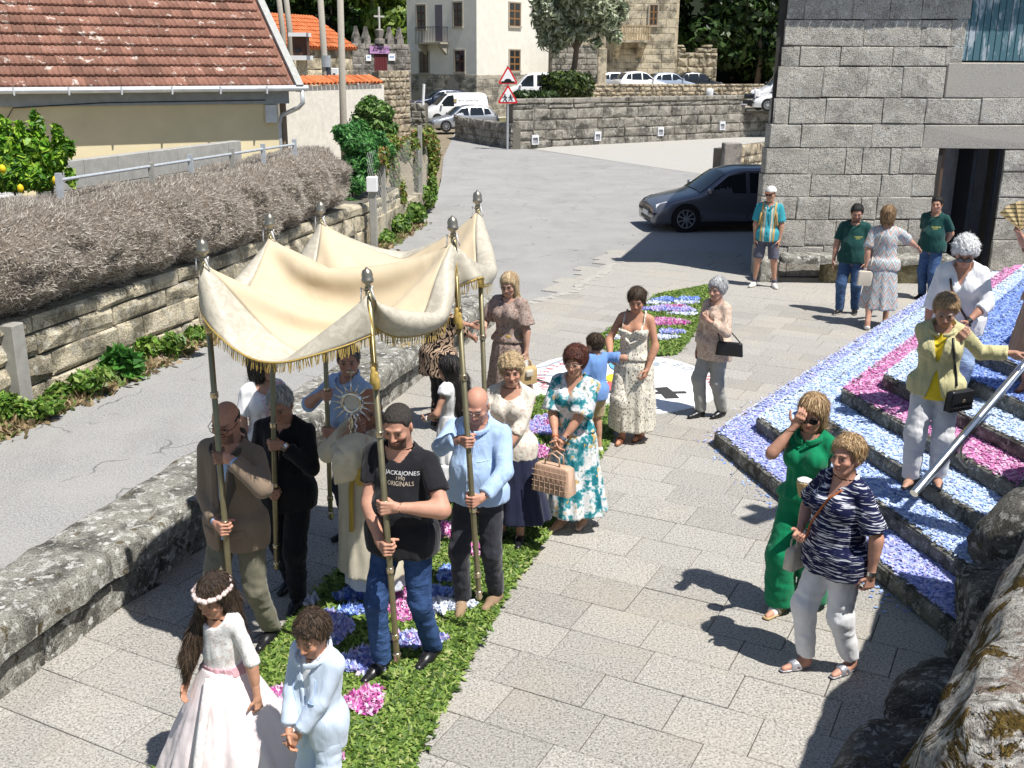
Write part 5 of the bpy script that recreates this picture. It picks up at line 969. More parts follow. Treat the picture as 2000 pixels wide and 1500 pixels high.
car('red car behind the dark grey hatchback', (10.0, 32.5, 0), rad(-6), 4.1, 1.75, 1.45, P_red)
p = at(908, 236, 61.5); car('silver hatchback parked beside the white van', (p[0]-.1, 61.5, .1), rad(18), 3.85, 1.65, 1.42, P_silver, wr=.29)
p = at(890, 232, 71); car('white delivery van behind the silver hatchback', (p[0]-.1, 71, .0), rad(18), 4.3, 1.85, 1.95, P_white, 'van', .31, cat='van', name='parked_van', side_glass=False)
V, F = text_vf('BOLAMETIR', .26); vn = [o for o in COL.objects if o.get('label') == 'white delivery van behind the silver hatchback'][0]; obj('lettering', *xf((V, F), (.75, -.84, 1.35), (1, 0, 0), (0, .0, 1), (0, -1, 0)), plain('grey_print', (.35, .35, .36), .6), vn); obj('logo', *box(-.25, -.05, -.90, -.86, 1.35, 1.58), plain('tan_logo', (.45, .36, .2), .6), vn)
p = at(842, 195, 76); car('dark blue car half hidden behind the white van', (p[0]+.6, 76, .6), rad(22), 4.2, 1.75, 1.42, P_navy)
p = at(1040, 180, 66); car('small white van behind the low dark hedge', (p[0]+.2, 66, 1.42), rad(4), 4.0, 1.75, 1.85, P_white, 'van', cat='van', name='parked_van')
for i, (u, Y, c, lab, rz, H_) in enumerate(((1206, 84, P_silver, 'silver hatchback leftmost in the row of cars on the terrace', 200, 1.5), (1250, 82.5, P_white, 'white car second from left on the terrace', 197, 1.55), (1308, 84, P_bluesil, 'pale blue grey hatchback third from left on the terrace', 196, 1.48), (1362, 87, P_black, 'black car at the right end of the terrace row', 190, 1.5))):
    p = at(u, 170, Y); car(lab, (p[0], Y, TERR), rad(rz), 3.9, 1.72, H_, c, 'hatch', .3, 'cars parked on the terrace')
p = at(1530, 190, 60); car('white panel van partly hidden by the granite house', (p[0]+1.3, 62, 1.42), rad(0), 5.2, 1.95, 2.3, P_white, 'boxvan', .33, cat='van', name='parked_van', side_glass=False)
p = at(1520, 200, 57.5); car('white car in front of the panel van', (p[0]+1.0, 59.6, 1.42), rad(0), 4.0, 1.7, 1.42, P_white, 'hatch', .3)
def motorbike(label, loc, rz, tilt=0.):
    t = thing('motorbike', label, 'motorbike', loc, rz, 'motorbikes on the terrace'); P_b = P_black
    for x in (-.62, .62): w_ = obj('wheel', *xf(lathe([(.2, -.05), (.30, -.05), (.31, 0), (.30, .05), (.2, .05)], 18), (x, 0, .31), (1, 0, 0), (0, 0, 1), (0, -1, 0)), M_tyre, t); obj('rim', *xf(lathe([(.2, -.03), (.2, .03), (.04, .04)], 10), (x, 0, .31), (1, 0, 0), (0, 0, 1), (0, -1, 0)), M_rim, w_)
    obj('fork', *tube([(-.62, 0, .31), (-.42, 0, .95)], .04, 6), M_rim, t); obj('engine', *box(-.25, .25, -.14, .14, .25, .55, .05), M_trim, t); obj('tank', *xf(bumpy_box(.55, .30, .62, .88, .1, 3, 8, amp=.01), (-.1, 0, 0)), P_b, t, smooth=True)
    obj('seat', *xf(bumpy_box(.7, .26, .62, .78, .06, 5, 8, amp=.01), (.45, 0, 0)), M_trim, t, smooth=True); obj('handlebar', *tube([(-.36, -.36, 1.02), (-.4, 0, .98), (-.36, .36, 1.02)], .02, 6), M_rim, t); obj('fairing', *xf(bumpy_box(.28, .34, .75, 1.12, .1, 7, 6, amp=.01), (-.5, 0, 0)), P_white, t, smooth=True); obj('exhaust', *tube([(.0, .15, .3), (.5, .17, .33), (.8, .17, .4)], .045, 8), M_rim, t)
p = at(1392, 188, 60.5); motorbike('black motorbike with white fairing near the coping wall end', (p[0], p[1], 1.42), rad(60)); p = at(1470, 205, 57.8); motorbike('black scooter with long seat beside the white car', (p[0], 59.2, 1.42), rad(170))
# low stone wall stub behind the hatchback
st_ = thing('stone_wall_stub', 'short rubble wall behind the parked cars by the granite house', 'wall', (9, 37, 0)); a, b = at(1424, 330, 37.5)[:2], at(1520, 320, 41)[:2]; stone_wall(st_, a, b, -.1, 1.05, M_tan, (.2, .32), (.25, .55), .3, .04, .04, .02, seed=120); wall_box('wall_core', st_, a, b, -.1, .98, .6, M_mort, .04); p = at(1430, 335, 37.2); obj('end_pillar', *box(p[0]-.35, p[0]+.25, 37.0, 37.6, -.1, 1.2, .02), M_gate, st_, world=True)
# ================================================================== figures: one implicit surface per body, garments around it
f32 = np.float32
def rc(p, a, b, ra, rb):
    a = np.asarray(a, f32); ab = np.asarray(b, f32)-a; q = p-a; t = np.clip(q @ ab/(float(ab @ ab)+1e-9), 0, 1); return np.linalg.norm(q-t[:, None]*ab, axis=1)-(ra+t*(rb-ra)).astype(f32)
def ell(p, c, r, R=None):
    q = p-np.asarray(c, f32)
    if R is not None: q = q @ np.asarray(R, f32)
    r = np.asarray(r, f32); k0 = np.linalg.norm(q/r, axis=1); k1 = np.linalg.norm(q/(r*r), axis=1); return k0*(k0-1)/(k1+1e-6)
def smin(a, b, k): h = np.clip(.5+.5*(b-a)/k, 0, 1); return b+(a-b)*h-k*h*(1-h)
def smax(a, b, k): return -smin(-a, -b, k)
def surf_nets(D, lo, h):
    ins = D < 0; c = np.zeros(tuple(s-1 for s in D.shape), np.int8); sl = (slice(None, -1), slice(1, None))
    for i in (0, 1):
        for j in (0, 1):
            for k in (0, 1): c += ins[sl[i], sl[j], sl[k]]
    act = (c > 0) & (c < 8); I = np.argwhere(act)
    if len(I) == 0: return np.zeros((0, 3)), np.zeros((0, 4), int)
    cv = {}
    for i in (0, 1):
        for j in (0, 1):
            for k in (0, 1): cv[i, j, k] = D[I[:, 0]+i, I[:, 1]+j, I[:, 2]+k]
    acc = np.zeros((len(I), 3), f32); cnt = np.zeros(len(I), f32)
    for ax in range(3):
        for u in (0, 1):
            for v in (0, 1):
                a = [u, v]; a.insert(ax, 0); b = [u, v]; b.insert(ax, 1); va, vb = cv[tuple(a)], cv[tuple(b)]; m = (va < 0) != (vb < 0)
                t = np.where(m, va/(va-vb+1e-12), 0); P = np.zeros((len(I), 3), f32)+np.array(a, f32); P[:, ax] = t; acc[m] += P[m]; cnt += m
    V = (I+acc/cnt[:, None])*h+lo; idx = np.full(act.shape, -1, np.int32); idx[act] = np.arange(len(I)); Fs = []
    for ax in range(3):
        s0 = [slice(1, -1)]*3; s0[ax] = slice(0, -1); s1 = [slice(1, -1)]*3; s1[ax] = slice(1, None)
        A, B = ins[tuple(s0)], ins[tuple(s1)]; E = np.argwhere(A != B)
        if len(E) == 0: continue
        E = E.copy(); o = [1, 1, 1]; o[ax] = 0; E += o; u, v = [x for x in range(3) if x != ax]
        def cell(du, dv): q = E.copy(); q[:, u] -= du; q[:, v] -= dv; return idx[q[:, 0], q[:, 1], q[:, 2]]
        Q = np.stack([cell(0, 0), cell(1, 0), cell(1, 1), cell(0, 1)], 1); s = A[tuple((E-np.array(o)).T)]
        if ax == 1: s = ~s
        Q[~s] = Q[~s][:, ::-1]; Fs.append(Q)
    F = np.concatenate(Fs); F = F[(F >= 0).all(1)]; return V, F[:, ::-1].copy() if False else F
def mesh_sdf(f, lo, hi, h, B=6):
    lo = np.asarray(lo, f32); hi = np.asarray(hi, f32); nb = np.ceil((hi-lo)/(B*h)).astype(int)+1; n = nb*B
    g = [lo[i]+(np.arange(nb[i])*B+(B-1)/2)*h for i in range(3)]; C = np.stack(np.meshgrid(*g, indexing='ij'), -1).reshape(-1, 3).astype(f32)
    dc = f(C).reshape(nb); keep = np.abs(dc) < B*h*.87*1.35+h
    D = np.repeat(np.repeat(np.repeat(np.where(dc < 0, -1., 1.).astype(f32), B, 0), B, 1), B, 2); K = np.repeat(np.repeat(np.repeat(keep, B, 0), B, 1), B, 2)
    I = np.argwhere(K); D[K] = f((I*h+lo).astype(f32)); return surf_nets(D, lo, h)
def rotx(a): c, s = math.cos(a), math.sin(a); return np.array([[1, 0, 0], [0, c, -s], [0, s, c]])
def rotz(a): c, s = math.cos(a), math.sin(a); return np.array([[c, -s, 0], [s, c, 0], [0, 0, 1]])
def roty(a): c, s = math.cos(a), math.sin(a); return np.array([[c, 0, s], [0, 1, 0], [-s, 0, c]])
def unit(v): v = np.asarray(v, float); return v/(np.linalg.norm(v)+1e-9)
M_skin = Mt('skin', .55, .35); _c = M_skin.col(); _n = M_skin.noise(M_skin.oc(), 45, 4); M_skin.set(Base_Color=M_skin.mix(1., _c, M_skin.ramp(_n, [(.3, .86), (.7, 1.)]), 'MULTIPLY')); M_skin.bump(_n, .08, .004); M_skin = M_skin.m
def hairmat(name, a, b, rough=.42, sc=(60, 60, 7)):
    m = Mt(name, rough, .45); v = m.oc(); f = m.noise(m.mp(v, sc), 1.6, 4, .6, .4); m.set(Base_Color=m.ramp(f, [(.3, a), (.7, b)])); m.bump(f, .9, .02); return m.m
HAIR = dict(black=hairmat('black_hair', (.008, .007, .007), (.03, .026, .024)), dark=hairmat('dark_brown_hair', (.016, .010, .007), (.06, .038, .025)), auburn=hairmat('auburn_hair', (.035, .010, .008), (.12, .04, .025)), brown=hairmat('brown_hair', (.10, .055, .025), (.34, .20, .10)), blond=hairmat('blond_hair', (.32, .21, .10), (.66, .50, .30)), sand=hairmat('sandy_hair', (.24, .14, .06), (.58, .40, .22)), grey=hairmat('grey_hair', (.22, .22, .23), (.62, .62, .63)), white=hairmat('white_hair', (.55, .55, .56), (.85, .85, .86)), pepper=hairmat('grizzled_hair', (.05, .05, .05), (.30, .29, .28)), crop=hairmat('cropped_hair', (.02, .016, .014), (.06, .05, .042), .6))
M_strand = Mt('hair_strand', .55, .2); M_strand.set(Base_Color=M_strand.col()); M_strand = M_strand.m
STRC = {'black_hair': [(.012, .01, .01), (.03, .027, .025), (.07, .06, .055)], 'dark_brown_hair': [(.02, .013, .009), (.06, .038, .024), (.12, .08, .05)], 'auburn_hair': [(.04, .012, .009), (.11, .035, .022), (.2, .08, .05)], 'brown_hair': [(.09, .05, .025), (.28, .17, .085), (.5, .34, .18)], 'blond_hair': [(.28, .18, .09), (.62, .46, .27), (.82, .68, .46)], 'sandy_hair': [(.12, .065, .03), (.38, .24, .12), (.70, .52, .30)], 'grey_hair': [(.2, .2, .2), (.5, .5, .51), (.8, .8, .8)], 'white_hair': [(.6, .6, .6), (.8, .8, .8), (.92, .92, .92)], 'grizzled_hair': [(.03, .03, .03), (.15, .145, .14), (.42, .41, .4)], 'cropped_hair': [(.03, .02, .02)]*3}
class Person:
    def __init__(s, label, loc, face, H=1.7, g=1., fem=False, lean=0., side=0., twist=0., head=(0, 0, 0), feet=None, rh=None, lh=None, res=1., belly=0., bust=1., skin=(.60, .36, .25), cat='person', shw=None, knee=None):
        s.t = thing('person', label, cat, loc, math.atan2(face[1], face[0])-math.pi/2); s.H = H; s.g = g; s.fem = fem; s.belly = belly; s.bust = bust; s.res = res; s.skin = np.array(skin)*[.97, .90, .85]; s.label = label
        s.Wm = np.array(Matrix.Translation(loc) @ Matrix.Rotation(math.atan2(face[1], face[0])-math.pi/2, 4, 'Z')); s.Wi = np.linalg.inv(s.Wm)
        k = H/1.75; s.k = k; s.hs = .240*(k**.55); hs = s.hs
        feet = feet or ((.09, .0, 0, -8), (-.09, .03, 0, 8)); s.feet = [(f[0]*k, f[1]*k, f[2], f[3]) for f in feet]
        mid = np.mean([[f[0], f[1]] for f in s.feet], 0); spread = max(abs(s.feet[0][1]-s.feet[1][1]), 0)
        s.P = np.array([mid[0], mid[1]-.0, .53*H-spread*.10+min(s.feet[0][2], s.feet[1][2])*.7+.25*abs(s.feet[0][2]-s.feet[1][2])])
        R0 = rotz(0); s.Rt = roty(side) @ rotx(-lean) @ rotz(twist); s.xr, s.yf, s.zu = s.Rt[:, 0], s.Rt[:, 1], s.Rt[:, 2]
        T = .53*H; sh = s.P+s.zu*(.806*H-hs*.02-T); s.shw = shw or ((.092 if fem else .100)*H*(.5+.5*g)); s.sh = [sh+s.xr*s.shw, sh-s.xr*s.shw]
        s.nb = s.P+s.zu*(.845*H-T); s.HR = s.Rt @ rotx(lean*.6) @ rotz(head[1]) @ rotx(-head[0]) @ roty(head[2])
        s.hs_ = hs/.225; s.hc = s.nb+s.zu*(.155*H-hs*.5-.055*H)+s.HR @ np.array([0, .018, .055*H])*1.; s.HR = s.HR.astype(f32)
        # limbs
        L1, L2 = .166*H, .150*H; s.el = [None, None]; s.wr = [None, None]; s.hd = [None, None]
        for i, (spec, sg) in enumerate(((rh, 1), (lh, -1))):
            spec = dict(spec or {}); S = s.sh[i]; hint = np.array(spec.get('hint', (sg*.6, -.5, -.6)), float)
            if 'grip' in spec:                          # world point on a pole, thumb up along the pole axis
                Pw = s.loc(spec['grip']); ax = unit(spec.get('axis', (0, 0, 1))); th = ax; a = unit(Pw-(S+[0, 0, -.3*k]))
                for _ in range(3):
                    a = unit(a-ax*np.dot(a, ax)); n = np.cross(th, a)*sg; W_ = Pw-n*.030*k-a*.062*k; e, W_ = s.ik(S, W_, L1, L2, hint); a = unit((W_-e)*.7+a*.3)
                a = unit(a-ax*np.dot(a, ax)); n = np.cross(th, a)*sg; s.el[i], s.wr[i] = e, W_; s.hd[i] = (a, th, n, spec.get('curl', (1.15, 1.2, .7)), 1)
            else:
                W_ = np.array(spec['pos'], float) if 'pos' in spec else s.P+np.array([sg*(.115*H+.03), .05, -.045*H])
                if 'world' in spec: W_ = s.loc(spec['world'])
                e, W_ = s.ik(S, W_, L1, L2, hint); a = unit(spec['dir']) if 'dir' in spec else unit(W_-e)
                th = np.array(spec.get('thumb', (-sg*.15, 1, .1)), float); th = unit(th-a*np.dot(th, a)); n = np.cross(th, a)*sg; s.el[i], s.wr[i] = e, W_; s.hd[i] = (a, th, n, spec.get('curl', (.35, .4, .3)), 0)
        s.hip = [s.P+s.xr*.05*H-s.zu*.005*H, s.P-s.xr*.05*H-s.zu*.005*H]; s.an = []; s.kn = []
        for i, f in enumerate(s.feet):
            A = np.array([f[0], f[1]-.02*k, f[2]+.055*H*.9]); kn, A = s.ik(s.hip[i], A, .245*H, .235*H, np.array([(.12 if i == 0 else -.12), 1, 0])); s.kn.append(kn); s.an.append(A)
    def loc(s, w): w = np.asarray(w, float); return (s.Wi[:3, :3] @ w+s.Wi[:3, 3])
    def ik(s, S, W_, a, b, hint):
        d = W_-S; L = np.linalg.norm(d); L_ = min(max(L, abs(a-b)+.02), (a+b)*.995); W_ = S+d/(L+1e-9)*L_; d = unit(d); x = (a*a-b*b+L_*L_)/(2*L_); y = math.sqrt(max(a*a-x*x, 0)); h = hint-d*np.dot(hint, d); return S+d*x+unit(h)*y, W_
    # ---- implicit pieces
    def torso(s, p, o=0., blend=.05):
        H, g, R = s.H, s.g, s.Rt; zu, yf, xr = s.zu, s.yf, s.xr; w = 1.06 if s.fem else .97
        d = ell(p, s.P+zu*.005*H, (.098*g*H*w+o, .070*g*H+o, .088*H+o), R)
        d = smin(d, ell(p, s.P+zu*.105*H+yf*(.006*H+s.belly*.5), (.080*g*H*(.96 if s.fem else 1)+o+s.belly*.6, .062*g*H+o+s.belly, .105*H+o), R), blend)
        d = smin(d, ell(p, s.P+zu*.21*H, ((.083 if s.fem else .092)*(.4+.6*g)*H+o, .063*(.3+.7*g)*H+o, .098*H+o), R), blend)
        c = (s.sh[0]+s.sh[1])/2; d = smin(d, rc(p, c+(s.sh[0]-c)*.80, c+(s.sh[1]-c)*.80, .029*H+o*.8, .029*H+o*.8), blend)
        for i in (0, 1): d = smin(d, rc(p, s.nb+s.zu*.012*H, c+(s.sh[i]-c)*.75+s.zu*.008*H, .026*H+o*.7, .020*H+o*.7), .03)
        if s.fem and s.bust:
            for sg in (1, -1): d = smin(d, ell(p, s.P+zu*.205*H+yf*.050*H*(.5+.5*g)+xr*sg*.042*H, (.040*H*s.bust+o, .038*H*s.bust+o, .042*H*s.bust+o), R), .03)
        return d
    def neck(s, p, o=0.): return rc(p, s.nb-s.zu*.03*s.H, s.hc-np.array(s.HR[:, 2])*.06*s.hs_-np.array(s.HR[:, 1])*.012, (.036 if s.fem else .040)*s.H*(.5+.5*s.g)+o, (.031 if s.fem else .036)*s.H*(.6+.4*s.g)+o)
    def arm(s, p, i, o=0., f=1., w=1., cuff=.0):
        """upper arm + forearm; f: covered fraction (0..1 upper arm, 1..2 forearm)"""
        H = s.H*(.55+.45*s.g)*(.92 if s.fem else 1)*w; S, E, W_ = s.sh[i], s.el[i], s.wr[i]
        d = rc(p, S, E, .0275*H+o*.9, .0245*H+o+cuff*(f <= 1)); 
        if f <= 1:
            ax = unit(E-S); return smax(d, (p-np.asarray(S+(E-S)*f, f32)) @ ax.astype(f32), .006)
        d2 = rc(p, E, W_, .0255*H+o, .0165*H+o+cuff); ax = unit(W_-E)
        if f < 2.: d2 = smax(d2, (p-np.asarray(E+(W_-E)*(f-1), f32)) @ ax.astype(f32), .006)
        else: d2 = smin(d2, rc(p, E+(W_-E)*.1, E+(W_-E)*.5, .029*H+o, .022*H+o), .02)
        return smin(d, d2, .02)
    def leg(s, p, i, o=0., low=None, ro=None, kn_w=0.):
        H = s.H*(.45+.55*s.g); d = rc(p, s.hip[i], s.kn[i], .050*H+o, .034*H+o+kn_w)
        if ro is None: d = smin(d, smin(rc(p, s.kn[i], s.an[i], .032*H+o, .0215*H+o), rc(p, s.kn[i]*.85+s.an[i]*.15-np.array([0, .012*H, 0]), s.kn[i]*.5+s.an[i]*.5-np.array([0, .008*H, 0]), .031*H+o, .026*H+o), .02), .025)
        else: d = smin(d, rc(p, s.kn[i], s.an[i]-np.array([0, 0, .03]), .034*H+o+kn_w, ro), .03)
        return d
    def foot(s, p, i, o=0.):
        f = s.feet[i]; k = s.k; a = rad(f[3]); dr = np.array([-math.sin(a), math.cos(a), 0]); B = np.array([f[0], f[1], f[2]])
        d = rc(p, B-dr*.035*k+[0, 0, .038*k], B+dr*.06*k+[0, 0, .038*k], .036*k+o, .034*k+o); d = smin(d, rc(p, B+dr*.05*k+[0, 0, .03*k], B+dr*.165*k+[0, 0, .022*k], .037*k+o, .024*k+o), .03); d = smin(d, rc(p, B-dr*.02*k+[0, 0, .05*k], s.an[i]+[0, 0, .03*k], .033*k+o, .026*k+o), .02)
        return smax(d, f[2]+.004-p[:, 2], .008)
    def handsegs(s, i):
        a, t, n, (c1, c2, c3), grip = s.hd[i]; k = s.k*(.93 if s.fem else 1.)*(.93 if s.H < 1.4 else 1); W_ = s.wr[i]; S = []
        for o, L, r in ((.032, (.042, .026, .020), .0090), (.0105, (.047, .029, .021), .0094), (-.011, (.044, .027, .020), .0090), (-.031, (.034, .021, .018), .0080)):
            K = W_+(a*.088+t*o)*k; S.append((W_+(a*.008+t*o*.55)*k, K, .0155*k, .0115*k)); ang = 0.; q = K; r_ = r
            for L_, c in zip(L, (c1, c2, c3)):
                ang += c*(1+.08*(o < 0)); d = a*math.cos(ang)+n*math.sin(ang); q2 = q+d*L_*k; S.append((q, q2, r_*k, r_*.92*k)); q = q2; r_ *= .92
        q = W_+(a*.018+t*.022)*k; d = unit(t*.8+a*.55+n*.35) if not grip else unit(t*.35+a*.6+n*.75)
        for j, (L_, r_) in enumerate(((.046, .0135), (.032, .0105), (.025, .009))):
            q2 = q+d*L_*k; S.append((q, q2, r_*k, r_*.92*k)); q = q2; d = unit(d+a*(.35 if not grip else -.15)+n*(.15 if not grip else .75)-t*(.3 if grip else .15))
        return S
    def hand(s, p, i):
        d = None
        for j, (a, b, ra, rb) in enumerate(s.handsegs(i)):
            e = rc(p, a, b, ra, rb); d = e if d is None else smin(d, e, .006 if j else .006)
        return smin(d, rc(p, s.el[i]*.3+s.wr[i]*.7, s.wr[i]+s.hd[i][0]*.012*s.k, .0185*s.H*(.9 if s.fem else 1), .0150*s.H*(.92 if s.fem else 1)), .012)
    def headl(s, p): return ((p-np.asarray(s.hc, f32)) @ s.HR)/f32(s.hs_)
    def head(s, p):
        q = s.headl(p); q = q.astype(f32); qa = q.copy(); qa[:, 0] = np.abs(qa[:, 0]); fm = s.fem
        d = ell(q, (0, -.014, .028), (.074, .093, .084)); d = smin(d, ell(q, (0, .018, -.030), (.058 if fm else .061, .070, .074)), .03); d = smin(d, rc(qa, (.0, .060, -.092), (.012, .056, -.090), .020, .018), .028); d = smin(d, rc(qa, (.05, .0, -.045), (.022, .045, -.085), .018, .018), .03)
        d = smin(d, ell(qa, (.022, .076, .022), (.026, .016, .009)), .014); d = smin(d, ell(qa, (.040, .060, -.026), (.022, .022, .018)), .02)
        d = smax(d, -ell(qa, (.031, .094, .002), (.019, .016, .0115)), .012); d = smin(d, ell(qa, (.031, .0705, .0), (.0145, .0145, .0115)), .004)
        d = smin(d, rc(q, (0, .084, .010), (0, .104, -.030), .0075, .0115), .012); d = smin(d, ell(qa, (.012, .093, -.035), (.009, .010, .008)), .007)
        d = smin(d, ell(q, (0, .082, -.0585), (.023, .013, .0055)), .006); d = smin(d, ell(q, (0, .080, -.069), (.019, .013, .0062)), .006); d = smax(d, -rc(qa, (0, .097, -.0635), (.020, .090, -.0635), .0022, .002), .004)
        d = smin(d, ell(qa, (.076, -.008, -.006), (.009, .021, .032), rotz(-.35)), .008)
        return d*f32(s.hs_)
    def skinc(s, V, beard=0., brow=(.05, .03, .02), lips=(.46, .17, .14), mk=0.):
        C = np.tile(s.skin, (len(V), 1)); q = s.headl(V.astype(f32)); x, y, z = np.abs(q[:, 0]), q[:, 1], q[:, 2]; fr = (y > .045) & (np.abs(z) < .12) & (x < .08)
        def put(w, c): 
            nonlocal C; w = np.clip(w, 0, 1)[:, None]*fr[:, None]; C = C*(1-w)+np.array(c)*w
        put(np.exp(-(((x-.031)/.024)**2+((z+.002)/.016)**2))*.38, s.skin*[.62, .52, .50]); put(np.exp(-(((x-.030-(-.045-z)*.25)/.005)**2+((z+.045)/.02)**2))*.3, s.skin*[.7, .6, .58]); put(np.exp(-(((x-.042)/.020)**2+((z+.028)/.018)**2))*.35, s.skin*[1.12, .78, .74]); put(np.exp(-((x/.014)**2+((z+.032)/.012)**2))*.25, s.skin*[1.1, .75, .7])
        if beard: put(((z < -.035) & (z > -.115))*np.clip((np.sqrt((x/.045)**2+((z+.058)/.030)**2)-.40)*3, 0, 1)*beard, (.07, .05, .04)); put(((np.abs(z+.047) < .007) & (x < .026))*beard, (.06, .042, .034))
        put(np.exp(-((x/.021)**4+((z+.0635)/.0095)**4))*(.85), lips); put(((np.abs(z+.0635) < .0022) & (x < .02))*.8, (.14, .05, .05))
        put(np.exp(-(((x-.031)/.019)**4+((z-.021-.004*np.cos((x-.03)*60))/.0050)**4))*.8, brow)
        e = np.exp(-(((x-.031)/.0145)**4+((z+.001)/.0068)**4)); put(e*.8, (.40, .33, .29)); put(np.exp(-(((x-.031)/.0075)**4+((z+.001)/.0066)**4)), (.03, .018, .012)); put(np.exp(-(((x-.031)/.017)**4+((z-.0065)/.0032)**4))*(.55+mk*.4), (.05, .03, .025))
        return C
    def build_body(s, **kw):
        h = s.res; H = s.H; k = s.k; lo_, hi_ = s.bounds(.1)
        hb = (s.hc-np.array([.13, .13, .135])*s.hs_, s.hc+np.array([.13, .13, .14])*s.hs_); boxes = [hb]
        for i in (0, 1):
            P = np.array([x for sg in s.handsegs(i) for x in sg[:2]]); boxes.append((P.min(0)-.03, P.max(0)+.03))
        def rest(p):
            d = s.torso(p); d = smin(d, s.neck(p), .03)
            for i in (0, 1): d = smin(d, s.arm(p, i, f=2.), .02); d = smin(d, s.leg(p, i), .02); d = smin(d, s.foot(p, i), .015)
            return d
        def hd(p): return smin(s.head(p), smin(s.neck(p), rc(p, s.sh[0], s.sh[1], .031*H, .031*H) if True else 0, .04), .022)
        VV, FF, n = [], [], 0
        def add(V, F, cut=None, own=None):
            nonlocal n
            c = V[F].mean(1); keep = np.ones(len(F), bool)
            for b in (cut or []): keep &= ~((c > b[0]+h*.004).all(1) & (c < b[1]-h*.004).all(1))
            VV.append(V); FF.append(F[keep]+n); n += len(V)
        V, F = mesh_sdf(rest, lo_, hi_, .020*h); add(V, F, boxes)
        V, F = mesh_sdf(hd, hb[0], hb[1], .0054*h); add(V, F)
        for i in (0, 1):
            b = boxes[i+1]; V, F = mesh_sdf(lambda p: s.hand(p, i), b[0], b[1], .0052*h); add(V, F)
        V = np.concatenate(VV); F = np.concatenate(FF); u = np.unique(F); mp = np.full(len(V), -1); mp[u] = np.arange(len(u)); V, F = V[u], mp[F]
        o = obj('body', V, F, M_skin, s.t, smooth=True); colors(o, s.skinc(V, **kw)); s.body = o; return o
    def bounds(s, m=.1):
        P = np.array([s.hc, *s.sh, *s.el, *s.wr, *s.hip, *s.kn, *s.an, s.P]); lo = P.min(0)-.2*s.k-m*.5; hi = P.max(0)+.2*s.k+m*.5; lo[2] = min(f[2] for f in s.feet)-.01; hi[2] = max(s.hc[2]+.15, hi[2]); return lo, hi
    def cloth(s, name, f, mat, lo=None, hi=None, h=None, wr=.005, wf=16., seed=1, parent=None, smooth=True, an=(1.25, 1.25, .5)):
        b = s.bounds(.12); lo = b[0] if lo is None else lo; hi = b[1] if hi is None else hi
        an = np.array(an, f32); g_ = (lambda p: f(p)+wr*(snoise(p*an, wf, seed)+.6*snoise(p*an, wf*2.3, seed+5))) if wr else f
        V, F = mesh_sdf(g_, lo, hi, (h or .0130)*s.res); 
        if len(F) == 0: print('EMPTY', s.label, name); return None
        return obj(name, V, F, mat, parent or s.t, smooth=smooth)
    # ---- garments
    def top(s, name, mat, sleeve=.5, o=.014, hem=.02, neck='crew', slv_o=None, flare=.0, open_w=None, wr=.0055, belly=0., wf=16., cuff=.01, collar=None, bell=0.):
        """hem: how far below the pelvis centre (fraction of height); sleeve fraction 0..2"""
        H = s.H; so = o*.62+.002 if slv_o is None else slv_o
        def f(p):
            d = s.torso(p, o)
            pl = (p-np.asarray(s.P, f32)) @ np.asarray(s.Rt, f32); z = pl[:, 2]
            if hem > -.03:
                rx = (.099*s.g*(1.05 if s.fem else .98))*H+o+flare*.6+s.belly*.3; ry = .073*s.g*H+o+flare*.5+s.belly*.7; rr = np.sqrt((pl[:, 0]/rx)**2+((pl[:, 1]-s.belly*.25)/ry)**2); th = np.arctan2(pl[:, 1], pl[:, 0]); fold = 1+flare*.5*np.sin(th*7+2)*np.clip(-z/(.1*H)+.5, 0, 1)
                e = (rr-fold)*min(rx, ry); e = smax(e, z-.05*H, .06); d = smin(d, np.maximum(e, -hem*H-z-.03).astype(f32), .07)
            d = smax(d, -hem*H-z, .004)
            if sleeve > 0:
                for i in (0, 1): d = smin(d, s.arm(p, i, so, sleeve, 1., cuff), .018)
            ql = (p-np.asarray(s.nb, f32)) @ np.asarray(s.Rt, f32)
            if neck == 'crew': d = smax(d, -(rc(p, s.nb-s.zu*.02*H+s.yf*.01, s.nb+s.zu*.10*H+s.yf*.035, .041*H*(.5+.5*s.g)+.008, .05*H+.03)), .006)
            elif neck == 'shirt': d = smax(d, -(rc(p, s.nb-s.zu*.005*H+s.yf*.012, s.nb+s.zu*.10*H+s.yf*.04, .040*H*(.5+.5*s.g)+.004, .05*H+.03)), .006); d = smax(d, -np.maximum(np.abs(ql[:, 0])-np.clip(.035+(ql[:, 2]-.0)*.45, .0, .05), -(ql[:, 1]-.01)), .004) if True else d
            elif neck == 'v': d = smax(d, -(rc(p, s.nb+s.yf*.02, s.nb+s.zu*.10*H+s.yf*.03, .048*H, .05*H+.03)), .006); d = smax(d, -np.maximum(np.abs(ql[:, 0])-np.clip(.065+(ql[:, 2])*.42, .0, .07), -(ql[:, 1]-.01)), .004)
            elif neck == 'scoop': d = smax(d, -ell(p, s.nb+s.yf*.05*H+s.zu*.01*H, (.062*H, .06*H, .07*H), s.Rt), .006)
            elif neck == 'straps':
                bl_ = (.215+.0)*H; zz = z-(bl_-np.clip((.05-np.abs(pl[:, 0]))*.7, 0, .03)); d = smax(d, zz, .008)
                for sg in (1, -1): d = smin(d, np.maximum(np.abs(pl[:, 0]-sg*.062*H)-.006, np.maximum(s.torso(p, o*.9), -(z-.18*H))), .004); 
            if open_w is not None:
                w0, z0, z1 = open_w                  # half width at the neck, closing height, hem half width
                w = np.where(z > z0*H, (z-z0*H)/(.3*H-z0*H)*w0, z1*np.clip((z0*H-z)/(z0*H+hem*H), 0, 1)); d = smax(d, -np.maximum(np.abs(pl[:, 0])-w, -(pl[:, 1]-.0)), .004)
            return d
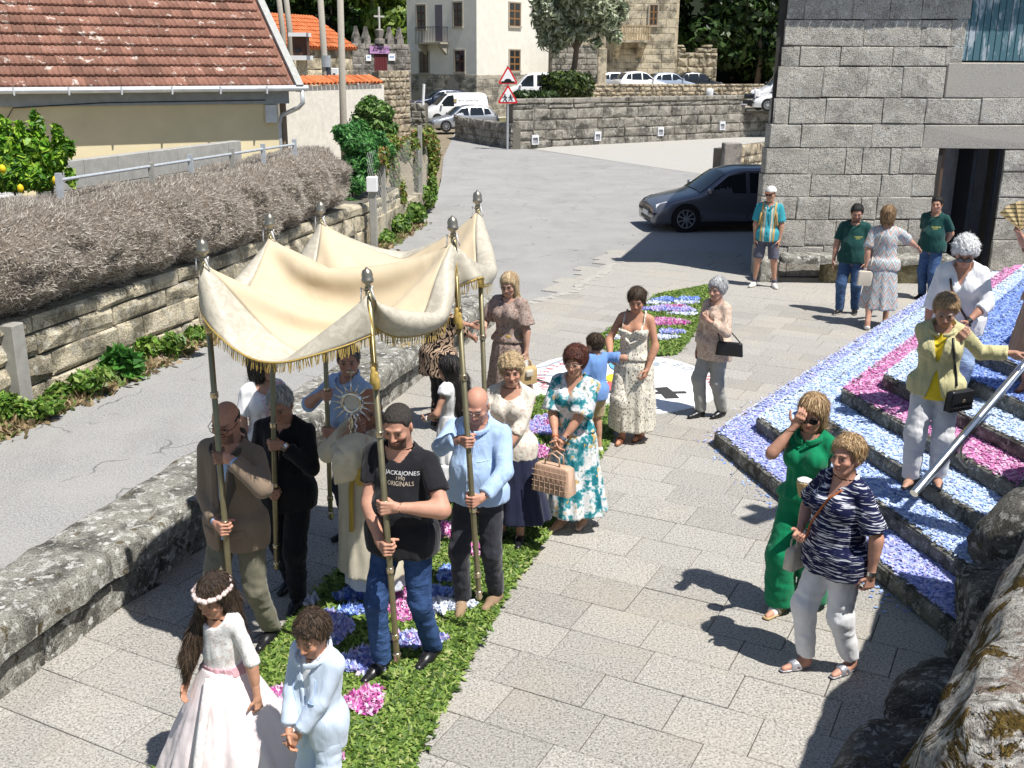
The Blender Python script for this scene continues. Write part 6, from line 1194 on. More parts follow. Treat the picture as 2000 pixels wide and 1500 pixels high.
        lo, hi = s.bounds(.12); lo = lo.copy(); lo[2] = max(lo[2], s.P[2]-hem*H-.14)
        hi = hi.copy(); hi[2] = max(s.nb[2]+.06, max(e[2] for e in s.el)+.12, (max(w[2] for w in s.wr)+.08 if sleeve > 1 else 0))
        return s.cloth(name, f, mat, lo, hi, wr=wr, wf=wf)
    def collar(s, mat, o=.012, h=.03):
        H = s.H
        def f(p):
            ql = (p-np.asarray(s.nb, f32)) @ np.asarray(s.Rt, f32); r = .040*H*(.5+.5*s.g)+o; zt = ql[:, 2]-.25*ql[:, 1]*-1*.3; rr = np.sqrt(ql[:, 0]**2+((ql[:, 1]-.012)*.92)**2); e = np.abs(rr-(r+np.clip(.02-zt, 0, .04)*.6))-.006
            e = np.maximum(e, np.abs(ql[:, 2]-.004+ql[:, 1]*.45)-h*.8); return np.maximum(e, -(np.maximum(np.abs(ql[:, 0])-np.clip(.012+(ql[:, 2]+.03)*.8, .010, .05), -(ql[:, 1]-.025))))
        return s.cloth('collar', f, mat, s.nb-.13, s.nb+.13, .008, wr=0)
    def pants(s, mat, o=.012, ro=.055, low=.06, waist=.07, name='trousers', kw=.012, wr=.0045, wf=18., shorts=None):
        H = s.H
        def f(p):
            d = None; pl = (p-np.asarray(s.P, f32)) @ np.asarray(s.Rt, f32)
            for i in (0, 1):
                e = s.leg(p, i, o, ro=ro*H/1.75 if shorts is None else None, kn_w=kw)
                if shorts is None: e = smax(e, s.feet[i][2]+low*H-p[:, 2], .004)
                else:
                    ax = unit(s.kn[i]-s.hip[i]); e = rc(p, s.hip[i], s.kn[i]+ax*.1, .052*H+o, .044*H+o); e = smax(e, (p-np.asarray(s.hip[i]+(s.kn[i]-s.hip[i])*shorts, f32)) @ ax.astype(f32), .004)
                d = e if d is None else smin(d, e, .022)
            w = s.torso(p, o*.8); w = np.maximum(w, pl[:, 2]-waist*H); return smax(smin(d, np.maximum(w, -pl[:, 2]-.06*H), .03), pl[:, 2]-waist*H, .004)
        lo, hi = s.bounds(.1); hi = hi.copy(); hi[2] = s.P[2]+waist*H+.05
        return s.cloth(name, f, mat, lo, hi, wr=wr, wf=wf, an=(.7, .7, 1.9))
    def skirt(s, mat, prof, nf=9, amp=.04, name='skirt', seed=0, wr=.003, dx=0., dy=0., ell_=.85, base=None, tilt=0.):
        """prof: [(z fraction of H, radius m)] from top to hem; gravity-vertical folds"""
        H = s.H; Z = np.array([q[0]*H for q in prof])[::-1]; R_ = np.array([q[1] for q in prof])[::-1]; c0 = s.P[:2]; zt, zb = Z[-1], Z[0]; ph = np.random.default_rng(seed).uniform(0, 6, 4)
        def f(p):
            t = np.clip((zt-p[:, 2])/(zt-zb), 0, 1); x = p[:, 0]-c0[0]-dx*t; y = (p[:, 1]-c0[1]-dy*t)/ell_; th = np.arctan2(y, x); r = np.interp(p[:, 2], Z, R_)
            fo = 1+amp*t**.8*(np.sin(nf*th+ph[0]+1.2*np.sin(2*th+ph[1]))+.5*np.sin((nf*2+1)*th+ph[2])); d = (np.sqrt(x*x+y*y)-r*fo)*.8; return np.maximum(np.maximum(d, zb-p[:, 2]+tilt*y), p[:, 2]-zt).astype(f32)
        m = R_.max()*1.25; lo = np.array([c0[0]-m-abs(dx), c0[1]-m-abs(dy), zb-.03]); hi = np.array([c0[0]+m+abs(dx), c0[1]+m+abs(dy), zt+.03])
        return s.cloth(name, f, mat, lo, hi, h=.014, wr=wr)
    def shoes(s, mat, kind='shoe', sole=None, o=.006):
        k = s.k
        for i in (0, 1):
            f_ = s.feet[i]; B = np.array([f_[0], f_[1], f_[2]]); a = rad(f_[3]); dr = np.array([-math.sin(a), math.cos(a), 0]).astype(f32)
            def f(p):
                d = s.foot(p, i, o); l = (p-B.astype(f32)) @ dr; z = p[:, 2]-f_[2]
                if kind in ('shoe', 'sneaker', 'boot'): d = smax(d, z-(.085*k if kind != 'boot' else .13*k), .004)
                elif kind == 'flat': d = smax(d, z-np.clip(.035*k+np.maximum(-l-.0, 0)*.5, 0, .07*k), .004); d = np.where(l > .03*k, d, d)
                elif kind == 'sandal':
                    sol = np.maximum(s.foot(p, i, .006), z-.018*k); st = np.minimum(np.abs(l-.095*k)-.018*k, np.abs(l-.03*k-z*.6)-.012*k); d = np.minimum(sol, np.maximum(s.foot(p, i, .005), st)); d = np.maximum(d, z-.1*k)
                return smax(d, .001-z, .003)
            sh_ = s.cloth('shoe' if kind != 'sandal' else 'sandal', f, mat, B-np.array([.2, .24, .01])*1., B+np.array([.2, .26, .17]), .0085, wr=0)
            if sole is not None and sh_ is not None:
                V, F = mesh_sdf(lambda p: np.maximum(np.maximum(s.foot(p, i, o+.004), (p[:, 2]-f_[2])-.022*k), .0005-(p[:, 2]-f_[2])), (B-np.array([.2, .24, .01])).astype(f32), (B+np.array([.2, .26, .08])).astype(f32), .009*s.res); obj('sole', V, F, sole, sh_, smooth=True)
    def hair(s, style, mat, **kw):
        H = s.H; t0 = kw.get('t', {'short': .012, 'crop': .006, 'bob': .024, 'perm': .026, 'long': .018, 'pony': .012, 'fringe': .007, 'boy': .018, 'mid': .022}[style])
        chains = kw.get('chains', [])
        def f(p):
            q = s.headl(p).astype(f32); x, y, z = np.abs(q[:, 0]), q[:, 1], q[:, 2]
            c = ell(q, (0, -.014-t0*.2, .030+t0*.15), (.075+t0, .094+t0, .084+t0*1.1))
            jg = .007*snoise(q, 95, 23)
            z = z+jg
            if style in ('short', 'crop', 'boy'): zl = np.interp(y, [-.12, -.035, .0, .03, .055, .085], [-.07, -.062, -.015, .018, .060, .074 if style != 'boy' else .056]); d = smax(c, (zl-z)*.8, .008); d = smax(d, -(ell(np.stack([x, y, z], 1), (.085, .0, -.012), (.02, .026, .036))), .006)
            elif style == 'fringe': zl = np.interp(y, [-.12, -.03, .0, .02, .04], [-.07, -.06, -.01, .01, .05]); zt = np.interp(y, [-.12, -.06, .0, .03], [.035, .04, .035, .02]); d = smax(smax(c, (zl-z)*.8, .006), z-zt, .008); d = smax(d, y-.035, .006)
            elif style == 'perm': zl = np.interp(y, [-.12, -.05, .0, .035, .06, .09], [-.075, -.07, -.03, -.002, .045, .058]); d = smax(c+.005*snoise(p, 75, 3), (zl-z)*.8, .012)
            elif style == 'mid': zl = np.interp(y, [-.12, -.03, .015, .045, .065, .1], [-.09, -.085, -.045, .0, .045, .060]); d = smax(c, (zl-z)*.8, .012)
            elif style == 'bob':
                zl = np.interp(y, [-.13, .02, .045, .06, .1], [-.105, -.10, -.06, .042, .052]); sk = np.stack([q[:, 0], q[:, 1]+.016, np.where(z < .02, .02+(z-.02)*.35, z)], 1); c2 = ell(sk, (0, -.014, .030), (.077+t0, .094+t0*.9, .084+t0)); d = smax(np.minimum(c, c2), (zl-z)*.8, .010); d = smax(d, y-np.interp(z, [-.1, .0, .04], [.030, .038, .2]), .012)
            else:
                zl = np.interp(y, [-.13, -.02, .02, .05, .068, .1], [-.10, -.09, -.04, .015, .050, .062]); d = smax(c, (zl-z)*.8, .012)
                if style == 'long': sk = np.stack([q[:, 0], q[:, 1]+.02, np.where(z < .02, .02+(z-.02)*.3, z)], 1); c2 = smax(ell(sk, (0, -.014, .030), (.076+t0, .09+t0, .084+t0)), y-.02, .01); d = smin(d, smax(c2, -.12-z, .02), .02)
            d = smax(d, -(smax(ell(q, (0, .095, -.03), (.052, .06, .088)), -(y-.03), .01)), .012) if style not in ('fringe',) else d
            d = d*f32(s.hs_)
            for ch in chains:
                for (a, ra), (b, rb) in zip(ch[:-1], ch[1:]): d = smin(d, rc(p*1, a, b, ra, rb), .02)
            A_ = {'perm': (150, 150, 150, .0055), 'short': (170, 110, 90, .0026), 'crop': (200, 200, 200, .0012), 'boy': (150, 110, 100, .0036), 'fringe': (200, 200, 200, .0008)}.get(style, (210, 120, 34, .0032)); return (d+A_[3]*snoise(q*np.array(A_[:3], f32), 1., 17)+A_[3]*.5*snoise(q*np.array(A_[:3], f32), 2.1, 19)).astype(f32)
        pts = [s.hc]+[a for ch in chains for a, _ in ch]; P = np.array(pts); lo = np.minimum(s.hc-.15*s.hs_, P.min(0)-.08); hi = np.maximum(s.hc+.155*s.hs_, P.max(0)+.08)
        V, F = mesh_sdf(f, lo, hi, .0072*s.res); o = obj('hair', V, F, mat, s.t, smooth=True)
        if style in ('fringe', 'crop'): return o
        n = int(kw.get('n', 2700)/s.res**1.3); r = np.random.default_rng(len(V)); k = r.integers(0, len(F), n); Q = V[F[k]]; c = Q.mean(1); nr = np.cross(Q[:, 2]-Q[:, 0], Q[:, 3]-Q[:, 1]); nr /= np.linalg.norm(nr, axis=1)[:, None]+1e-9
        cr = s.hp(0, -.03, .13); t = c-cr; t /= np.linalg.norm(t, axis=1)[:, None]; t = t*.6+np.array([0, 0, -.75])+r.normal(0, .16 if style != 'perm' else .9, (n, 3)); t -= nr*np.sum(t*nr, 1)[:, None]; t /= np.linalg.norm(t, axis=1)[:, None]+1e-9
        Ln = r.uniform(.5, 1.2, n)[:, None]*{'short': .035, 'boy': .030, 'perm': .026, 'mid': .05}.get(style, .075); ql_ = s.headl(c.astype(f32)); Ln = np.where(((ql_[:, 1] > .035) & (ql_[:, 2] > -.02))[:, None], Ln*.30, Ln); sd = np.cross(t, nr); wd = r.uniform(.0007, .0016, n)[:, None]*s.res; lift = np.abs(r.normal(0, .0035, n))[:, None]+.0015; R_ = .10*s.hs_; P_ = []
        for j in range(3): l = Ln*j/2; far_ = (np.linalg.norm(c-s.hc, axis=1) > .16*s.hs_)[:, None]; cc = c+t*l-nr*np.where(far_, 0, l*l/(2*R_))+nr*lift*(1+.5*j/2); ww = wd*(1 if j < 2 else .3); P_ += [cc-sd*ww, cc+sd*ww]
        P_ = np.stack(P_, 1).reshape(-1, 3); b = np.arange(n)[:, None]*6; Fs = np.concatenate([b+np.array([2*j, 2*j+1, 2*j+3, 2*j+2]) for j in range(2)]); so = obj('strands', P_, Fs, M_strand, o); C = np.array(STRC[mat.name])[r.integers(0, 3, n)]*r.uniform(.7, 1.3, (n, 1)); colors(so, np.repeat(np.clip(C, 0, 1), 6, 0)); return o
    def hp(s, x, y, z): return s.hc+np.array(s.HR, float) @ np.array([x, y, z])*s.hs_
    def tp(s, x, y, z): return s.P+s.Rt @ np.array([x, y, z])          # torso frame point
    def glasses(s, mat, lens=None, r=.022):
        mb = MB(); pts = [((math.cos(t)*r*1.15, math.sin(t)*r*.8)) for t in np.linspace(0, 6.283, 13)]
        for sg in (1, -1): mb.add(*tube([s.hp(sg*.032+a, .100-abs(sg*.032+a)*.22+.004, .0+b-.002) for a, b in pts], .0022*s.hs_, 5, False)); mb.add(*tube([s.hp(sg*(.032+r*1.1), .090, .004), s.hp(sg*.078, .07, .006), s.hp(sg*.082, .0, .006)], .002*s.hs_, 5))
        mb.add(*tube([s.hp(.010, .103, .002), s.hp(0, .107, .005), s.hp(-.010, .103, .002)], .0022*s.hs_, 5)); g_ = mb.build('glasses', mat, s.t)
        if lens:
            for sg in (1, -1): P = [s.hp(sg*.032+a, .101-abs(sg*.032+a)*.22+.004, b-.002) for a, b in pts[:-1]]; obj('lens', P, [tuple(range(len(P)))], lens, g_)
        return g_
    def band(s, name, mat, i, f=.92, r=.022, w=.012): ax = unit(s.wr[i]-s.el[i]); c = s.el[i]+(s.wr[i]-s.el[i])*f; rr = .0175*s.H*(.9 if s.fem else 1); return obj(name, *tube([c-ax*w, c+ax*w], rr+.006, 14, True), mat, s.t, smooth=False)
    def cord(s, name, pts, r, mat, n=6): return obj(name, *tube(np.array(pts), r, n), mat, s.t, smooth=True)
def caster(person, part, side=1.):
    from mathutils.bvhtree import BVHTree
    me = part.data; bv = BVHTree.FromPolygons([v.co[:] for v in me.vertices], [p.vertices[:] for p in me.polygons]); R = person.Rt; fwd = R[:, 1]*side
    def hit(x, z, off=.003):
        o = person.P+R @ np.array([x, .7*side, z]); h = bv.ray_cast(Vector(o), Vector(-fwd)); return np.array(h[0])+fwd*off if h[0] is not None else o-fwd*.58
    return hit
def strap(person, part, xz, r, mat, name='bag_strap', side=1., n=26, off=.006):
    hit = caster(person, part, side); P = np.array(xz, float); t = np.linspace(0, len(P)-1, n); Q = [hit(np.interp(q, range(len(P)), P[:, 0]), np.interp(q, range(len(P)), P[:, 1]), off) for q in t]; Q = np.array(Q); Q[1:-1] = (Q[:-2]+2*Q[1:-1]+Q[2:])/4
    return obj(name, *tube(Q, r, 6), mat, person.t, smooth=True)
def patch(person, part, A, B, mat, name, n=10, m=4, off=.006):
    """cloth piece lying on a garment, between two outlines A and B in torso x,z"""
    hit = caster(person, part); A, B = np.array(A, float), np.array(B, float); f = lambda P, t: np.array([np.interp(t*(len(P)-1), range(len(P)), P[:, k]) for k in (0, 1)]); V = []
    for i in range(n+1):
        a, b = f(A, i/n), f(B, i/n)
        for j in range(m+1): q = a+(b-a)*j/m; V.append(hit(q[0], q[1], off if 0 < j < m and 0 < i < n else off*.35))
    return obj(name, V, [(i*(m+1)+j, i*(m+1)+j+1, (i+1)*(m+1)+j+1, (i+1)*(m+1)+j) for i in range(n) for j in range(m)], mat, part, smooth=True)
def prints(person, part, txt, size, mat, x, z, name='lettering', sx=1., dy=.003, face=1.):
    """flat print laid on a garment: every vertex dropped onto the cloth from the front"""
    from mathutils.bvhtree import BVHTree
    me = part.data; bv = BVHTree.FromPolygons([v.co[:] for v in me.vertices], [p.vertices[:] for p in me.polygons]); V, F = text_vf(txt, size, 0.)
    R = person.Rt; out = []; fwd = R[:, 1]
    for v in V:
        o = person.P+R @ np.array([x-v[0]*sx*face*1., .6*face, z+v[1]]) if face > 0 else person.P+R @ np.array([x+v[0]*sx, -.6, z+v[1]]); h = bv.ray_cast(Vector(o), Vector(-fwd*face)); out.append(np.array(h[0])+fwd*face*dy if h[0] is not None else o-fwd*face*.45)
    return obj(name, out, F, mat, part)
# ================================================================== cloth materials
def fabric(name, c, rough=.85, var=.10, sc=7., bs=.35, fold=14., sheen=.15, trans=0.):
    m = Mt(name, rough, .2); v = m.oc(); f = m.noise(v, sc, 4); w = m.noise(m.mp(v, (1, 1, .45)), fold, 2, .4, .6); t = m.noise(v, 260, 2)
    m.set(Base_Color=m.ramp(f, [(.3, [x*(1-var) for x in c]), (.7, [min(1, x*(1+var*.5)) for x in c])])); m.set(**{'Sheen Weight': sheen}); m.bump(m.ma('ADD', w, m.ma('MULTIPLY', t, .05)), bs, .045); return m.m
def patterned(name, fn, rough=.85, bs=.3, fold=14.):
    m = Mt(name, rough, .2); v = m.oc(); m.set(Base_Color=fn(m, v)); m.bump(m.noise(m.mp(v, (1, 1, .45)), fold, 2, .4, .6), bs, .045); return m.m
def jean(name, a, b):
    m = Mt(name, .9, .15); v = m.oc(); f = m.noise(m.mp(v, (1, 1, .6)), 6, 5, .6); w = m.noise(m.mp(v, (1, 1, 2.2)), 9, 3, .5, 1.2); m.set(Base_Color=m.mix(1., m.ramp(f, [(.3, a), (.68, b)]), m.ramp(w, [(.3, .7), (.7, 1.)]), 'MULTIPLY')); m.bump(m.ma('ADD', w, m.ma('MULTIPLY', m.noise(v, 220, 2), .15)), .5, .03); return m.m
F = dict(black=fabric('black_cotton', (.014, .014, .018)), blackshirt=fabric('black_shirt_cloth', (.010, .010, .013)), tan=fabric('taupe_wool', (.235, .175, .125), bs=.25), tanlapel=fabric('dark_lapel_wool', (.10, .085, .07), bs=.2), olive=fabric('olive_cotton', (.185, .175, .125), bs=.6, fold=10), sky=fabric('sky_blue_cotton', (.40, .55, .80), bs=.45), paleblue=fabric('pale_blue_linen', (.58, .67, .80), bs=.3), white=fabric('white_cotton', (.80, .80, .82), bs=.35), offwhite=fabric('cream_cotton', (.76, .70, .58), bs=.4), navy=fabric('navy_cloth', (.018, .022, .055), bs=.35), charcoal=fabric('charcoal_cotton', (.032, .033, .045), bs=.5), green=fabric('emerald_cloth', (.0, .205, .085), bs=.5, fold=9), polo=fabric('dark_green_pique', (.010, .062, .055)), greytr=fabric('grey_trouser_cloth', (.36, .36, .33), bs=.6, fold=9), cream=fabric('cream_trouser_cloth', (.66, .66, .68), bs=.55, fold=9), yellow=fabric('yellow_jersey', (.80, .60, .03)), pink=fabric('dusty_pink_sash', (.62, .36, .40), bs=.6, fold=30), tulle=fabric('pale_pink_tulle', (.80, .70, .70), bs=.6, fold=7, var=.05), bluetee=fabric('blue_jersey', (.16, .30, .62)), khaki=fabric('khaki_cotton', (.42, .32, .18)), slate=fabric('slate_cotton', (.11, .11, .15), bs=.5), robe=fabric('ivory_silk', (.66, .60, .47), bs=.55, fold=7), alb=fabric('white_linen_alb', (.66, .70, .78), bs=.5), gold=fabric('gold_cloth', (.48, .33, .06), rough=.5), brownd=fabric('tan_dress_cloth', (.33, .22, .15)), canopy=fabric('cream_canopy_silk', (.61, .50, .34), rough=.6, bs=.35, fold=5, var=.06))
J = dict(dark=jean('dark_denim', (.022, .05, .14), (.07, .14, .33)), mid=jean('mid_denim', (.045, .09, .2), (.11, .19, .36)), pale=jean('pale_denim', (.26, .36, .56), (.42, .54, .72)))
def p_stripe(m, v): f = m.noise(m.mp(v, (9, 9, 125)), 1., 2.5, .55, .3); return m.ramp(f, [(.545, (.010, .013, .055)), (.60, (.72, .74, .80))])
def p_zig(m, v):
    s = m.n('SeparateXYZ', 0, Vector=v); x = s; s2 = x.node; z = s2.outputs[2]; x = s2.outputs[0]; t = m.ma('PINGPONG', m.ma('MULTIPLY', x, 8.), .5); f = m.ma('FRACT', m.ma('ADD', m.ma('MULTIPLY', z, 5.5), m.ma('MULTIPLY', t, 1.3)))
    c = m.ramp(f, [(0., (.62, .60, .58)), (.14, (.16, .30, .40)), (.28, (.60, .62, .60)), (.40, (.45, .16, .13)), (.5, (.64, .55, .50)), (.62, (.20, .16, .12)), (.74, (.35, .52, .60)), (.86, (.66, .64, .60)), (.94, (.30, .20, .16))]); return m.mix(m.ramp(m.noise(v, 60, 2), [(.4, 0.), (.6, .2)]), c, (.7, .68, .66))
def p_floral(m, v):
    d = m.n('VectorMath', 0, operation='ADD', i0=v, i1=m.n('VectorMath', 0, operation='SCALE', i0=m.n('TexNoise', 1, Vector=v, Scale=14., Detail=3.), Scale=.06)); k = m.noise(d, 9, 4, .65); h = m.noise(m.mp(d, loc=(3, 1, 2)), 13, 3, .6)
    c = m.ramp(k, [(.30, (.005, .10, .14)), (.42, (.02, .20, .24)), (.47, (.10, .34, .38)), (.51, (.62, .64, .66)), (.60, (.74, .73, .72)), (.70, (.05, .17, .10))]); return m.mix(m.ramp(h, [(.60, 0.), (.64, .85)]), c, (.62, .40, .12))
def p_animal(m, v): f = m.n('TexWave', 1, Vector=m.mp(v, (1, 1, .8)), Scale=9., Distortion=14., Detail=2.5, Detail_Scale=1.3); return m.ramp(f, [(.42, (.008, .006, .006)), (.52, (.36, .235, .155)), (.9, (.42, .30, .21))])
def p_mauve(m, v): f = m.noise(v, 42, 4, .7, .6); return m.ramp(f, [(.34, (.10, .06, .05)), (.46, (.28, .19, .15)), (.53, (.44, .34, .30)), (.66, (.20, .17, .14))])
def p_speck(m, v): d = m.vor(m.mp(v, (1, 1, .75)), 46); n = m.noise(v, 20, 2); return m.mix(m.ramp(d, [(.24, .9), (.36, 0.)]), (.70, .66, .56), m.ramp(n, [(.4, (.04, .05, .06)), (.55, (.22, .14, .08))]))
def p_lace(m, v): d = m.vor(v, 34); e = m.noise(v, 90, 2); return m.mix(m.ramp(d, [(.25, .75), (.42, 0.)]), (.72, .67, .58), m.ramp(e, [(.4, (.50, .30, .24)), (.6, (.62, .50, .42))]))
def p_beigelace(m, v): d = m.noise(v, 30, 3, .6, 1.5); return m.ramp(d, [(.38, (.40, .28, .21)), (.5, (.56, .42, .33)), (.62, (.64, .52, .42))])
def p_whitelace(m, v): d = m.noise(v, 38, 3, .6, 1.2); return m.ramp(d, [(.42, (.66, .58, .55)), (.52, (.80, .79, .78))])
def p_boucle(m, v): d = m.vor(v, 120); return m.ramp(d, [(.15, (.66, .62, .36)), (.5, (.52, .48, .26))])
def p_camp(m, v):
    x = m.n('SeparateXYZ', 0, Vector=v); return m.ramp(m.ma('ADD', m.ma('ABSOLUTE', x), m.ma('MULTIPLY', m.noise(v, 20, 2), .004)), [(.0, (.05, .36, .44)), (.045, (.62, .56, .42)), (.075, (.62, .56, .42)), (.078, (.05, .33, .40)), (.092, (.55, .36, .13)), (.125, (.55, .36, .13)), (.128, (.05, .33, .40))], 'CONSTANT')
def p_roseprint(m, v):
    s = m.n('SeparateXYZ', 0, Vector=v).node; f = m.noise(v, 26, 4, .65, 1.); msk = m.ma('MULTIPLY', m.ramp(s.outputs[0], [(.0, 1.), (.12, 0.)]), m.ramp(f, [(.5, 0.), (.56, .8)])); return m.mix(msk, (.80, .80, .82), (.62, .22, .28))
FP = {k: patterned(k+'_print', fn, bs=b) for k, fn, b in (('stripe', p_stripe, .35), ('zigzag', p_zig, .4), ('floral', p_floral, .4), ('animal', p_animal, .4), ('mauve', p_mauve, .5), ('speck', p_speck, .5), ('lace', p_lace, .4), ('beigelace', p_beigelace, .5), ('whitelace', p_whitelace, .2), ('boucle', p_boucle, .7), ('camp', p_camp, .3), ('rose', p_roseprint, .4))}
def damask():
    m = Mt('silver_damask', .5, .35); v = m.oc(); f = m.noise(v, 11, 3, .5, 2.2); m.set(Base_Color=m.ramp(f, [(.47, (.45, .41, .33)), (.53, (.52, .475, .385))])); m.bump(m.noise(v, 7, 3), .3, .03); return m.m
M_damask = damask(); M_goldt = plain('gold_fringe', (.46, .32, .09), .6, .1, sc=30); M_brass = plain('aged_brass', (.30, .265, .16), .42, .75, sc=12); M_pewter = plain('aged_pewter', (.34, .31, .25), .35, .8, sc=12); M_ring = plain('bright_brass', (.62, .52, .36), .25, .9); M_silver = plain('silver', (.72, .71, .70), .18, 1.)
L_ = dict(black=plain('black_leather', (.012, .012, .014), .35, spec=.5), brown=plain('brown_leather', (.20, .07, .035), .45), tan=plain('tan_suede', (.30, .205, .13), .95, bump=.3), beige=plain('beige_leather', (.56, .38, .27), .45), white=plain('white_leather', (.72, .70, .66), .4), navy=plain('navy_leather', (.012, .016, .035), .4), cream=plain('cream_leather', (.62, .55, .45), .45), sole=plain('pale_sole', (.72, .68, .6), .7), silver=plain('silver_leather', (.42, .42, .46), .35, .4), nude=plain('nude_leather', (.62, .42, .32), .4), orange=plain('orange_brown_strap', (.42, .13, .05), .5), straw=plain('straw', (.52, .37, .18), .8, sc=40, bump=.5, bsc=70), dark=plain('dark_strap', (.08, .045, .03), .5))
M_lens = glassy('dark_lens', (.012, .010, .010), .08); M_frame = plain('dark_frame', (.02, .014, .012), .3); M_clearf = plain('metal_frame', (.35, .30, .26), .3, .6)
# ================================================================== processional canopy: six poles, cloth simulated as it hangs
PX = [((394, 468), (453, 1190), 6.02), ((526, 418), (540, 1110), 6.80), ((626, 395), (646, 1012), 7.75), ((716, 525), (776, 1290), 5.80), ((883, 424), (936, 1168), 6.45), ((932, 374), (957, 1055), 7.62)]
POLE = [(at(*a, Y), at(*b, Y)) for a, b, Y in PX]
cp = thing('processional_canopy', 'cream silk processional canopy with gold fringe on six brass poles', 'canopy', (-1.1, 6.8, 0))
def local_to(p, parent): return np.asarray(p, float)-np.array(parent.location)
def pole_at(i, z): t, b = POLE[i]; return b+(t-b)*((z-b[2])/(t[2]-b[2]))
for i, (T, B) in enumerate(POLE):
    L = np.linalg.norm(T-B); d = (T-B)/L; po = obj('pole', *tube([B, B+d*.04, B+d*.06, T-d*.10], [.006, .016, .019, .0185], 12), M_brass, cp, world=True, smooth=True)
    def sub(nm, vf, mat, smooth=True): V, F_ = vf; return obj(nm, local_to(V, cp), F_, mat, po, smooth=smooth)
    s1 = np.cross(d, [0, 1, 0]); s1 /= np.linalg.norm(s1); s2 = np.cross(d, s1)
    fin = lathe([(r_*.76, z_*.78) for r_, z_ in [(.012, -.16), (.03, -.145), (.02, -.125), (.022, -.11), (.044, -.098), (.047, -.075), (.041, -.070), (.043, -.04), (.034, -.012), (.015, .0), (.006, .012)]], 16); sub('finial', xf(fin, T, s1, s2, d), M_pewter)
    for z in (.18, .66, 1.12, 1.58, 2.02):
        c = B+d*(z*L/2.6); sub('ring', xf(lathe([(.019, -.022), (.026, -.018), (.022, -.008), (.026, -.002), (.022, .006), (.026, .012), (.019, .018)], 14), c, s1, s2, d), M_ring)
    sub('foot_knob', xf(lathe([(.0, -.02), (.014, -.01), (.026, .01), (.018, .028), (.028, .045), (.019, .06)], 12), B, s1, s2, d), M_ring)
    if i in (3, 4, 5):
        m_ = MB(); c0 = T-d*.20
        for q, dx_ in enumerate((.012, .03)):
            c = c0+np.array([dx_, -.03, -.36-.03*q]); m_.add(*tube([c0+[0, -.02, 0], c0+[dx_*.7, -.03, -.15], c], .004, 5)); m_.add(*xf(lathe([(.004, .0), (.016, -.012), (.012, -.03), (.018, -.04), (.022, -.10), (.019, -.105)], 9), c))
        sub('tassel', m_.vf, M_goldt)
    m_ = MB()
    for q in range(3): a = q*2.1; c = T-d*.125; m_.add(*tube([c+s1*.02*math.cos(a)+s2*.02*math.sin(a), c+s1*.04*math.cos(a)+s2*.04*math.sin(a)+[0, 0, .02], c+s1*.045*math.cos(a+.5)+s2*.045*math.sin(a+.5)-[0, 0, .05]], .0045, 5))
    sub('tie_tape', m_.vf, F['white'])
def drape():
    SP = .043; Lx, Ly, VA = 2.26, 1.27, .27; nu, nv = int((Lx+2*VA)/SP)+1, int((Ly+2*VA)/SP)+1; a0 = round(VA/SP); u0, u1 = a0, nu-1-a0; v0, v1 = a0, nv-1-a0; um = u0+int((u1-u0)*.45)
    pin = {(u0, v0): 0, (um, v0): 1, (u1, v0): 2, (u0, v1): 3, (um, v1): 4, (u1, v1): 5}; A = np.array([T-(T-B)/np.linalg.norm(T-B)*.135 for T, B in POLE])
    U, Vv = np.meshgrid(np.arange(nu), np.arange(nv), indexing='ij'); X = np.zeros((nu, nv, 3))
    uc = np.clip(U, u0, u1); vc = np.clip(Vv, v0, v1); t = np.where(uc < um, (uc-u0)/(um-u0), (uc-um)/(u1-um)); s_ = (vc-v0)/(v1-v0)
    for k in range(3):
        l = np.where(uc < um, A[0, k]*(1-t)+A[1, k]*t, A[1, k]*(1-t)+A[2, k]*t); r = np.where(uc < um, A[3, k]*(1-t)+A[4, k]*t, A[4, k]*(1-t)+A[5, k]*t); X[..., k] = l*(1-s_)+r*s_
    X[..., 2] -= .30*4*s_*(1-s_)*.6+.25*4*t*(1-t)*.5
    out = np.hypot(U-uc, Vv-vc)*SP; X[..., 2] -= out*.95; X[..., 0] += np.sign(Vv-vc)*.05*np.minimum(out/.1, 1); X[..., 1] += np.sign(U-uc)*.05*np.minimum(out/.1, 1)
    X[..., 2] += RNG.normal(0, .004, X.shape[:2]); Vel = np.zeros_like(X)
    act = ~(((U < u0) | (U > u1)) & ((Vv < v0) | (Vv > v1)))
    def fix(E, rest, a, b, st=1.):
        d = X[b]-X[a]; L = np.linalg.norm(d, axis=-1, keepdims=True)+1e-9; c = d*((L-rest)/L)*.5*st*(act[a] & act[b])[..., None]; X[a] += c; X[b] -= c
    S_ = slice
    for it in range(220):
        Vel[..., 2] -= .0007; Vel *= .965; Xo = X.copy(); X += Vel
        for rep in range(5 if it < 170 else 10):
            for par in (0, 1):
                n_ = (nu-par)//2*2; fix(None, SP, (S_(par, par+n_, 2),), (S_(par+1, par+n_+1, 2),)) if (nu-par) % 2 == 0 else fix(None, SP, (S_(par, nu-1, 2),), (S_(par+1, nu, 2),))
                fix(None, SP, (S_(None), S_(par, nv-1, 2)), (S_(None), S_(par+1, nv, 2)))
            fix(None, SP*1.414, (S_(0, -1), S_(0, -1)), (S_(1, None), S_(1, None)), .35); fix(None, SP*1.414, (S_(1, None), S_(0, -1)), (S_(0, -1), S_(1, None)), .35)
            fix(None, 2*SP, (S_(0, -2),), (S_(2, None),), .25); fix(None, 2*SP, (S_(None), S_(0, -2)), (S_(None), S_(2, None)), .25)
            for (a, b), k in pin.items(): X[a, b] = A[k]
        Vel = X-Xo
    return X, (u0, u1, v0, v1)
def fix_sizes(): pass
